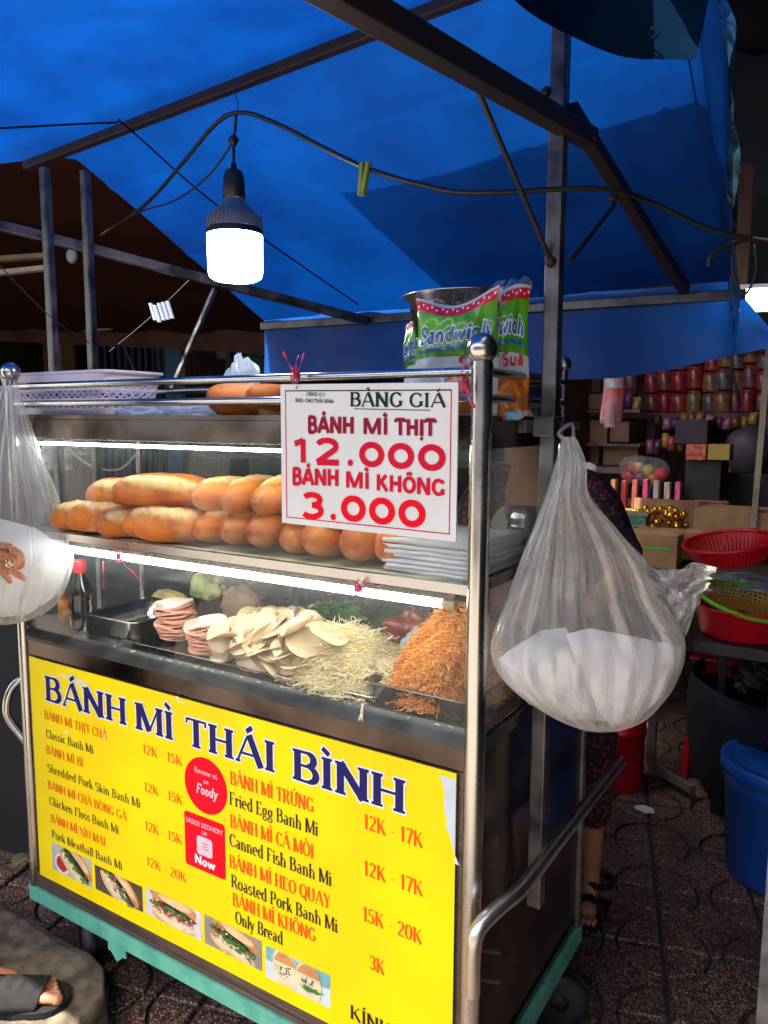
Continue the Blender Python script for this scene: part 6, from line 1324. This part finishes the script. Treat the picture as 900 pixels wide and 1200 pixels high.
# bench with ball bag, packets, gold foil, cartons
YB = 2.05
zt1 = AT(760, 622, 'y', YB).z
solid('stall_bench', (AT(690, 640, 'y', YB).x-.2, YB, zt1-.13), (AT(905, 640, 'y', YB).x, YB+.75, zt1-.10), M['wood'], 'wooden bench carrying the sweet packets', 'bench', bevel=.003)
bb = thing('ball_bag', 'clear bag of orange, red and purple balls above the packets', 'ball bag', AT(755, 550, 'y', 2.5)); random.seed(8)
bcol = [(.55, .02, .03), (.5, .2, .03), (.2, .04, .2), (.4, .3, .05), (.45, .05, .04)]
for i, (px, py) in enumerate(((737, 558), (748, 549), (750, 560), (761, 552), (741, 549), (775, 556), (764, 561))): MB().ell(AT(px, py, 'y', 2.5), (.031,)*3, mat('ball_paint', bcol[i % 5] if px != 775 else (.75, .03, .05), .4), 14).build('ball', bb)
MB().ell(AT(755, 553, 'y', 2.5), (.115, .06, .07), M['wrap'], 22, nz=.25, nsc=14).build('bag_film', bb)
pz_ = AT(750, 597, 'y', 2.25).z
solid('packet_box', (AT(698, 597, 'y', 2.25).x, 2.25, zt1-.099), (AT(802, 597, 'y', 2.25).x, 2.7, pz_), M['card2'], 'brown box under the upright packets', 'box', bevel=.003)
random.seed(4)
for i in range(8):
    px = 700+i*12.6; c_ = [(.30, .13, .07), (.45, .2, .07), (.35, .03, .03), (.5, .12, .08), (.40, .04, .12), (.24, .19, .17), (.42, .33, .28), (.40, .05, .12)][i]
    a = AT(px, 597, 'y', 2.25); b = AT(px+11.2, 563+random.uniform(-2, 2), 'y', 2.3); mb = MB(); mb.box((a.x, 2.27, a.z+.001), (b.x, 2.31, b.z), mat('packet_print', c_, .3, c2=tuple(min(1, x*2.2) for x in c_), scale=55, detail=1, coat=.6, stretch=(1, 1, .15)))
    tag(mb.build('snack_packet', bevel=.004), f'upright wrapped packet, {ordn[i]} from the left in the row below the ball bag', 'packet', 'upright packets in a row')
tag(MB().ell(AT(689, 552, 'y', 2.3), (.045, .04, .035), mat('lavender_cloth', (.42, .38, .52), .7), 18, nz=.2, nsc=20).build('lavender_cap'), 'pale lavender cap beside the hanging bag neck', 'cap')
gb = thing('gold_sweets_tray', 'carton of gold foil wrapped sweets', 'sweets', AT(772, 622, 'y', 2.1))
random.seed(6)
for k in range(46):
    p = AT(random.uniform(738, 806), random.uniform(596, 618), 'y', random.uniform(2.1, 2.2)); MB().ell(p, (.014, .014, .016), M['gold'], 8, nz=.6, nsc=60).build('foil_sweet', gb)
a = AT(732, 622, 'y', 2.09); b = AT(812, 591, 'y', 2.09); MB().box((a.x, 2.22, a.z), (b.x, 2.235, b.z), M['card2']).build('carton_back', gb); MB().box((a.x, 2.08, a.z-.01), (b.x, 2.22, a.z), M['card2']).build('carton_base', gb)
gtr = thing('green_tray', 'small dark green glossy box with pale rim left of the gold sweets', 'box', AT(738, 613, 'y', 2.0))
a = AT(721, 622, 'y', 1.98); b = AT(757, 605, 'y', 1.98); MB().box((a.x, 1.98, a.z), (b.x, 2.06, b.z), mat('green_box', (.02, .10, .06), .25, c2=(.1, .25, .2), scale=60, coat=.5)).build('box_body', gtr); MB().box((a.x-.006, 1.975, b.z), (b.x+.006, 2.065, b.z+.008), mat('pale_rim', (.2, .18, .13), .5)).build('rim', gtr)
# cartons in front
def carton(px0, py0, px1, py1, y, dep, label, band=False, opn=True):
    a = AT(px0, py1, 'y', y); b = AT(px1, py0, 'y', y); t = thing('carton', label, 'carton', ((a.x+b.x)/2, y, a.z), 'open cartons on the stall'); th = .006
    for lo, hi in (((a.x, y, a.z), (b.x, y+th, b.z)), ((a.x, y+dep-th, a.z), (b.x, y+dep, b.z)), ((a.x, y+th+.0005, a.z), (a.x+th, y+dep-th-.0005, b.z)), ((b.x-th, y+th+.0005, a.z), (b.x, y+dep-th-.0005, b.z))):
        MB().box(lo, hi, M['card']).build('side', t)
    MB().box((a.x+th, y+th, a.z), (b.x-th, y+dep-th, a.z+th), M['card']).build('bottom', t)
    if band: zc = (a.z+b.z)/2+.01; MB().box((a.x-.001, y-.002, zc-.004), (b.x-.02, y-.0005, zc+.004), mat('green_strap', (.08, .45, .03), .5)).build('strap', t)
    MB().add([(a.x, y, b.z), (b.x, y, b.z), (b.x-.02, y+.035, b.z+.01), (a.x+.03, y+.035, b.z+.012)], [(0, 1, 2, 3)], M['card']).build('flap', t, solid=.003)
carton(726, 629, 794, 661, 1.75, .22, 'open carton with a green strap in front of the gold sweets', True)
carton(796, 628, 850, 655, 1.85, .2, 'open carton right of the one with the green strap')
carton(812, 603, 905, 628, 1.95, .25, 'wide open carton behind the tilted red basket')
solid('front_bench', (AT(700, 664, 'y', 1.7).x, 1.66, AT(760, 663, 'y', 1.75).z-.03), (AT(905, 664, 'y', 1.7).x+.2, 2.2, AT(760, 663, 'y', 1.75).z-.002), M['wood'], 'dark bench under the cartons', 'bench', bevel=.003)
for i, (px0, py0, px1, py1, m_, lab) in enumerate(((803, 521, 828, 539, mat('orange_candy', (.65, .16, .06), .4, c2=(.3, .03, .02), scale=60, detail=1), 'orange candy packet on the dark cabinet'), (829, 521, 856, 539, mat('yellow_candy', (.5, .22, .05), .4, c2=(.35, .3, .05), scale=60, detail=1), 'yellow and orange candy packet right of the orange one'), (812, 588, 854, 603, mat('red_tin', (.16, .03, .02), .25, c2=(.35, .12, .05), scale=40, coat=.6), 'glossy dark red tin on the cartons'))):
    pbox(px0, py0, px1, py1, 2.3, .1, m_, lab, 'candy_packet', 'packet')
cbn = pbox(800, 540, 846, 602, 2.35, .2, mat('black_cabinet', (.015, .008, .008), .5), 'black cabinet under the candy packets', 'cabinet', 'cabinet')
pbox(848, 556, 905, 600, 2.6, .2, mat('dark_box', (.02, .01, .012), .6), 'dark box at the right edge behind the stall post', 'box', 'box')
pbox(790, 492, 830, 520, 2.95, .2, mat('dusk_box', (.07, .04, .05), .6), 'dusky box on the stall shelf above the candy', 'box', 'box')
tag(MB().ell(AT(876, 530, 'y', 2.7), (.10, .06, .12), mat('dusky_bag', (.10, .07, .09), .5), 18, nz=.25, nsc=10).build('dusky_bag'), 'dusky rounded bag at the right edge of the stall', 'bag')
# stall post
a = AT(898, 435, 'y', 1.95); b = AT(883, 618, 'y', 1.95); pst = thing('stall_post', 'pale slotted stall post leaning at the right edge', 'post', b)
MB().bar(a+Vector((.01, 0, .3)), b, .028, .02, mat('pale_angle_iron', (.30, .25, .17), .6, var=.2)).build('angle_iron', pst)
for k in range(9): q = a.lerp(b, k/9+.03); MB().box((q.x-.004, q.y-.0125, q.z-.008), (q.x+.004, q.y-.0105, q.z+.008), M['dark']).build('slot', pst)
a = AT(893, 1200, 'z', 0); tag(MB().box((a.x, a.y, 0), (a.x+.05, a.y+.05, 1.0), mat('pale_post_paint', (.28, .27, .25), .7, var=.3)).build('pale_post', bevel=.003), 'pale post cut off by the right edge near the ground', 'post') if False else None
pp = thing('pale_post', 'pale worn post base at the lower right edge', 'post', AT(893, 1190, 'z', 0)); q0 = AT(894, 1215, 'z', 0)
MB().bar(q0, AT(918, 900, 'y', q0.y+.0), .03, .03, mat('worn_pale_paint', (.30, .29, .26), .7, var=.3, scale=20)).build('post_shaft', pp); MB().box((q0.x-.03, q0.y-.03, 0), (q0.x+.03, q0.y+.03, .02), M['conc']).build('post_foot', pp)

# baskets
def basket(name, label, c, r, h, mt, q, cell='slot', r2=.78, cat='basket', group=None):
    c = Vector(c); t = thing(name, label, cat, c, group); mb = MB(); n = 56
    def P(a, z, k=1.0): rr = (r*r2+(r-r*r2)*(z/h)**.7)*k; return c+q@Vector((rr*math.cos(a), rr*math.sin(a), z))
    lv = [h*(.18+.78*i/6) for i in range(7)]
    for i in range(7):
        for j in range(n): a0, a1 = 2*PI*j/n, 2*PI*(j+1)/n; dz = h*.024; mb.add([P(a0, lv[i]-dz), P(a1, lv[i]-dz), P(a1, lv[i]+dz), P(a0, lv[i]+dz)], [(0, 1, 2, 3)], mt)
    for j in range(n): a0, a1 = 2*PI*(j-.34)/n, 2*PI*(j+.34)/n; mb.add([P(a0, 0), P(a1, 0), P(a1, h), P(a0, h)], [(0, 1, 2, 3)], mt) ; 
    for k in range(9):
        rr = r*r2*(k+1)/9.5; mb.lathe([(rr-.0025, .001), (rr+.0025, .001)], c, mt, 40, q, False)
    for j in range(24): a = 2*PI*j/24; mb.add([c+q@Vector((math.cos(a+s)*rr, math.sin(a+s)*rr, .0015)) for rr, s in ((.01, -.1), (.01, .1), (r*r2, .02), (r*r2, -.02))], [(0, 1, 2, 3)], mt)
    mb.build('basket_weave', t, solid=.002)
    MB().tube([c+q@Vector((r*1.02*math.cos(2*PI*k/48), r*1.02*math.sin(2*PI*k/48), h)) for k in range(48)], .0065, mt, 8, closed=True).build('rim', t); return t
tl_ = Matrix.Rotation(R(-8), 3, 'Y')@Matrix.Rotation(R(8), 3, 'X')
cB = AT(856, 655, 'y', 1.45)
basket('red_basket', 'round red plastic colander tilted on top of plastic bags', cB, .125, .055, M['redpl'], tl_)
TZ = .68
cT = AT(868, 742, 'y', 1.42); TZ = cT.z-.005
bs1 = thing('red_basin', 'deep red plastic basin on the table holding the green colander', 'basin', (cT.x, 1.42, TZ))
MB().lathe([(0, .001), (.112, .001), (.120, .01), (.138, .088), (.146, .092), (.146, .096), (.134, .094), (.116, .012), (0, .006)], (cT.x+.005, 1.42, TZ), M['redpl'], 44).build('basin_body', bs1)
gq = Matrix.Rotation(R(13), 3, 'Y')@Matrix.Rotation(R(6), 3, 'X')
gcn = Vector((cT.x+.0, 1.42, TZ+.070)); gr_ = thing('green_colander', 'green rimmed colander with round holes sitting in the red basin', 'colander', gcn)
MB().tube([gcn+gq@Vector((.136*math.cos(2*PI*k/48), .136*math.sin(2*PI*k/48), .038)) for k in range(48)], .007, M['greenpl'], 8, closed=True).build('rim', gr_)
mb = MB(); NR_, NA = 9, 48
def CP_(rr, a): zz_ = .036*(rr/.133)**2.2; return gcn+gq@Vector((rr*math.cos(a), rr*math.sin(a), zz_))
for i in range(NR_):
    for j in range(NA):
        r0, r1 = .133*i/NR_, .133*(i+1)/NR_; a0, a1 = 2*PI*(j+.5*(i % 2))/NA, 2*PI*(j+1+.5*(i % 2))/NA
        if i == 0: continue
        m0, m1 = r0+(r1-r0)*.22, r1-(r1-r0)*.22; b0, b1 = a0+(a1-a0)*.22, a1-(a1-a0)*.22
        V_ = [CP_(r0, a0), CP_(r0, a1), CP_(r1, a1), CP_(r1, a0), CP_(m0, b0), CP_(m0, b1), CP_(m1, b1), CP_(m1, b0)]
        mb.add(V_, [(0, 1, 5, 4), (1, 2, 6, 5), (2, 3, 7, 6), (3, 0, 4, 7)], M['yellowpl'])
mb.build('perforated_bowl', gr_)
crumple('plastic_pile', 'pile of clear and teal plastic bags under the tilted red colander', 'plastic bags', AT(880, 690, 'y', 1.62), (.16, .08, .045), mat('teal_grey_plastic', (.10, .14, .16), .25, c2=(.25, .25, .3), scale=20, bump=.4), 61, amp=.3)
tb = thing('goods_table', 'dark metal table carrying the red basin', 'table', (cT.x+.1, 1.45, 0)); xa_ = AT(812, 765, 'y', 1.30).x
MB().box((xa_, 1.28, TZ-.035), (xa_+.75, 1.72, TZ-.001), mat('dark_metal', (.05, .055, .05), .5, .3, var=.3)).build('table_top', tb, bevel=.003)
for x, y in ((xa_+.30, 1.31), (xa_+.72, 1.31), (xa_+.72, 1.69), (xa_+.03, 1.69)): MB().box((x-.012, y-.012, 0), (x+.012, y+.012, TZ-.036), M['rust']).build('leg', tb)
st_ = thing('red_stool', 'red plastic stool standing under the table', 'stool', AT(850, 800, 'y', 1.95)); sc0 = AT(858, 772, 'y', 1.95)
MB().box((sc0.x-.14, 1.90, sc0.z-.015), (sc0.x+.16, 2.15, sc0.z), M['redpl']).build('seat', st_, bevel=.006)
for sx_ in (-1, 1):
    for yy in (1.92, 2.12): a = Vector((sc0.x+.01+sx_*.12, yy, sc0.z-.016)); MB().bar(a, (a.x+sx_*.03, yy, 0), .04, .02, M['redpl']).build('leg', st_)
MB().box((sc0.x-.10, 1.915, sc0.z-.06), (sc0.x+.12, 1.925, sc0.z-.016), M['redpl']).build('apron', st_)
nb = AT(850, 800, 'y', 1.75); 
nc = (nb.x+.25, 1.80, .02); mb = MB(); mb.lathe([(0, 0), (.22, .0), (.29, .03), (.34, .12), (.365, .25), (.37, .38), (.36, .46)], nc, M['navycloth'], 56)
for i in range(len(mb.v)): p = Vector(mb.v[i]); r0_ = (p-Vector(nc)); mb.v[i] = tuple(p+Vector((r0_.x, r0_.y, 0))*.05*nv(p, 6))
tag(mb.build('navy_tub', solid=.006), 'big navy woven tub bag on the ground under the table', 'tub bag')
crumple('black_bag', 'loose black bag lying in the mouth of the navy tub', 'bag', (nc[0]-.12, 1.72, .50), (.10, .08, .07), M['blackpl'], 63, amp=.4)
# pale frame of the neighbouring stand
fr = thing('stand_frame', 'pale angle iron stand frame left of the navy tub', 'frame', AT(762, 890, 'y', 2.0))
a = AT(763, 893, 'z', .05); b = AT(765, 790, 'y', a.y); M['framep'] = mat('dull_grey_frame', (.16, .145, .12), .6, var=.3)
MB().bar(a, (a.x, a.y, .62), .03, .03, M['framep']).build('upright', fr); c_ = AT(812, 925, 'z', .05); MB().bar(a-Vector((0, 0, .015)), c_, .03, .025, M['framep']).build('foot_rail', fr); MB().bar(a-Vector((.25, 0, -.3)), a+Vector((0, 0, .3)), .02, .02, M['framep']).build('rail', fr)
# buckets
def bucket(label, c, r, h, mt, lid, rt_=1.12, name='bucket'):
    t = thing(name, label, 'bucket', c); c = Vector(c)
    MB().lathe([(0, .0), (r*.96, .001), (r, .01), (r*(1+(rt_-1)*.8), h*.8), (r*(1+(rt_-1)*.8)+.004, h*.81), (r*(1+(rt_-1)*.85)+.004, h*.86), (r*rt_, h*.87), (r*rt_, h), (r*rt_-.006, h), (r*rt_-.008, h*.9), (r*.9, .012), (0, .012)], c, mt, 48).build('bucket_body', t)
    if lid: MB().lathe([(r*rt_+.008, h-.03), (r*rt_+.012, h-.028), (r*rt_+.012, h+.004), (r*rt_+.006, h+.010), (r*rt_-.008, h+.010), (r*rt_-.014, h+.002), (r*.85, h+.002), (r*.82, h+.007), (0, h+.007)], c, mt, 48).build('lid', t)
    return t
bk_ = bucket('blue plastic bucket with its lid on, at the right edge', (1.540, 1.40, 0), .155, .350, M['bluepl'], True)
rb0 = (1.575, 1.33, .361); rbl = thing('red_bowl', 'small red bowl resting on the lid of the blue bucket', 'bowl', rb0)
MB().lathe([(0, 0), (.05, 0), (.075, .04), (.085, .065), (.089, .067), (.085, .07), (.07, .042), (.045, .008), (0, .006)], rb0, M['redpl'], 36).build('bowl_body', rbl); MB().ell((rb0[0], rb0[1], .405), (.06, .06, .02), mat('brown_food', (.14, .06, .03), .8, bump=.8, scale=60), 16, nz=.3, nsc=40).build('bowl_contents', rbl)
rk = AT(722, 940, 'z', 0); bucket('tall red bucket behind the seller\'s legs', (rk.x-.035, rk.y+.14, 0), .085, .27, M['redpl'], False)
crumple('litter', 'small scrap of pale plastic on the paving near the stand frame', 'litter', AT(755, 948, 'z', .005), (.03, .02, .004), M['bag2'], 71)
# street side behind the viewer, seen only in reflections: sunlit shop fronts
hs = thing('facing_house', 'plain facing shop house across the lane behind the viewer', 'house', (1, -7, 0))
MB().box((-6, -7.4, 0), (8, -7, 3.2), mat('house_wall', (.16, .14, .12), .8, var=.15)).build('wall', hs)
for k in range(4): MB().box((-4.6+k*3.2, -6.998, .02), (-2.8+k*3.2, -6.98, 2.2), mat('shop_shutter', (.10, .10, .11), .6)).build('shutter', hs)

# made-up black drape added to keep the gap left of the cart dark
ns = thing('dark_filler', 'added black draped filler darkening the gap behind the left corner of the cart', 'dark filler', (-.9, .7, 0)); mb = MB()
ol = []
for k in range(80):
    a = 2*PI*k/80; cx_, cy_ = math.cos(a), math.sin(a); s_ = 1/max(abs(cx_), abs(cy_))**.85; ol.append(Vector((-.90+.72*cx_*s_, .75+.50*cy_*s_, 0)))
rows_ = [(.0, .78), (.6, .785), (.97, .78), (1.0, .76), (1.01, .5), (1.03, .2), (1.06, .0)]; v = []
for sc_, z in rows_:
    for i, p in enumerate(ol): c = Vector((-.90, .75, 0)); q_ = c+(p-c)*sc_*(1+.02*math.sin(i*1.1)*(sc_ > 1)*(1-z)); v.append((q_.x, q_.y, z+.01*nv((q_.x*4, q_.y*4, 0), 1)))
mb.add(v, [(j*80+k, j*80+(k+1) % 80, (j+1)*80+(k+1) % 80, (j+1)*80+k) for j in range(6) for k in range(80)], mat('filler_black', (.004, .004, .005), .9, bump=.3), True); mb.build('cloth', ns)

# sheets added overhead and along the right to block sky light
sheet('right_shade_roof', 'dark brown sheet added over the sweets stall to shade it', [(1.50, -1.9, 2.34), (4.6, -2.0, 2.25), (4.6, 4.3, 2.5), (1.5, 4.3, 2.55)], M['tarpblack'], sd=7)
sheet('right_shade_curtain', 'dark sheet added along the far right of the lane to block light', [(2.75, -1.9, 2.3), (2.9, 3.9, 2.3), (2.9, 3.9, .0), (2.75, -1.9, .05)], M['tarpblack'], sd=9)

sheet('left_shade_roof', 'dark sheet added overhead left of the cart to block sky light', [(-6, -1.6, 2.35), (-.62, -1.3, 2.30), (-.62, 1.6, 2.72), (-6, 1.6, 2.5)], M['tarpblack'], sd=12)  # out-of-view roof sheet, added so the left side falls dark
sheet('left_shade_curtain', 'dark sheet added to shut light out at the far left of the lane', [(-4.2, -1.5, 2.3), (-4.3, 4.2, 2.4), (-4.3, 4.2, 0), (-4.2, -1.5, 0)], M['tarpblack'], sd=13)  # unseen upright sheet, added to stop light coming in from the left

# warm clutter of packets filling the gaps of the sweets stall
random.seed(77)
kinds = [('red', (.34, .02, .02)), ('orange', (.40, .12, .02)), ('brown', (.18, .07, .03)), ('pink', (.36, .10, .12)), ('gold', (.36, .20, .03)), ('purple', (.12, .03, .10))]
km = {n: mat('packet_'+n, c, .3, var=.3, scale=30, coat=.4, bump=.5, c2=tuple(min(.7, x*2+.03) for x in c)) for n, c in kinds}
for row, (y_, pys, pxs, nn_, rn, hh_) in enumerate(((3.12, 492, (765, 888), 12, 'hanging just under the jar shelf', 16), (2.98, 519, (758, 800), 5, 'on the left of the candy packets', 20), (3.0, 545, (850, 900), 5, 'beside the right stall post', 22), (3.05, 470, (668, 752), 8, 'hung above the framed boxes', 22), (2.7, 580, (806, 900), 9, 'piled behind the wide carton', 16))):
    for k in range(nn_):
        px = pxs[0]+(pxs[1]-pxs[0])*(k+.5)/nn_; n_, _c = random.choice(kinds); c = AT(px+random.uniform(-1, 1), pys+random.uniform(-3, 5), 'y', y_+random.uniform(-.02, .04))
        hw_p = (pxs[1]-pxs[0])/nn_*.5*.92*2.9/F*1.15; hz_ = hh_*.5*3.2/F
        mb = MB(); a_ = random.uniform(-.25, .25); mb.grid(lambda u, v: (c.x+(u-.5)*2*hw_p*math.cos(a_)+(v-.5)*a_*.04, c.y-.018*math.sin(PI*u)*math.sin(PI*v)+.004*nv((u*6, v*6, k), 1), c.z+(v-.5)*2*hz_), 6, 6, km[n_])
        tag(mb.build('packet', solid=.012), f'{n_} packet, {ordn[k]} from the left of those {rn}', 'packet', 'loose packets '+rn)
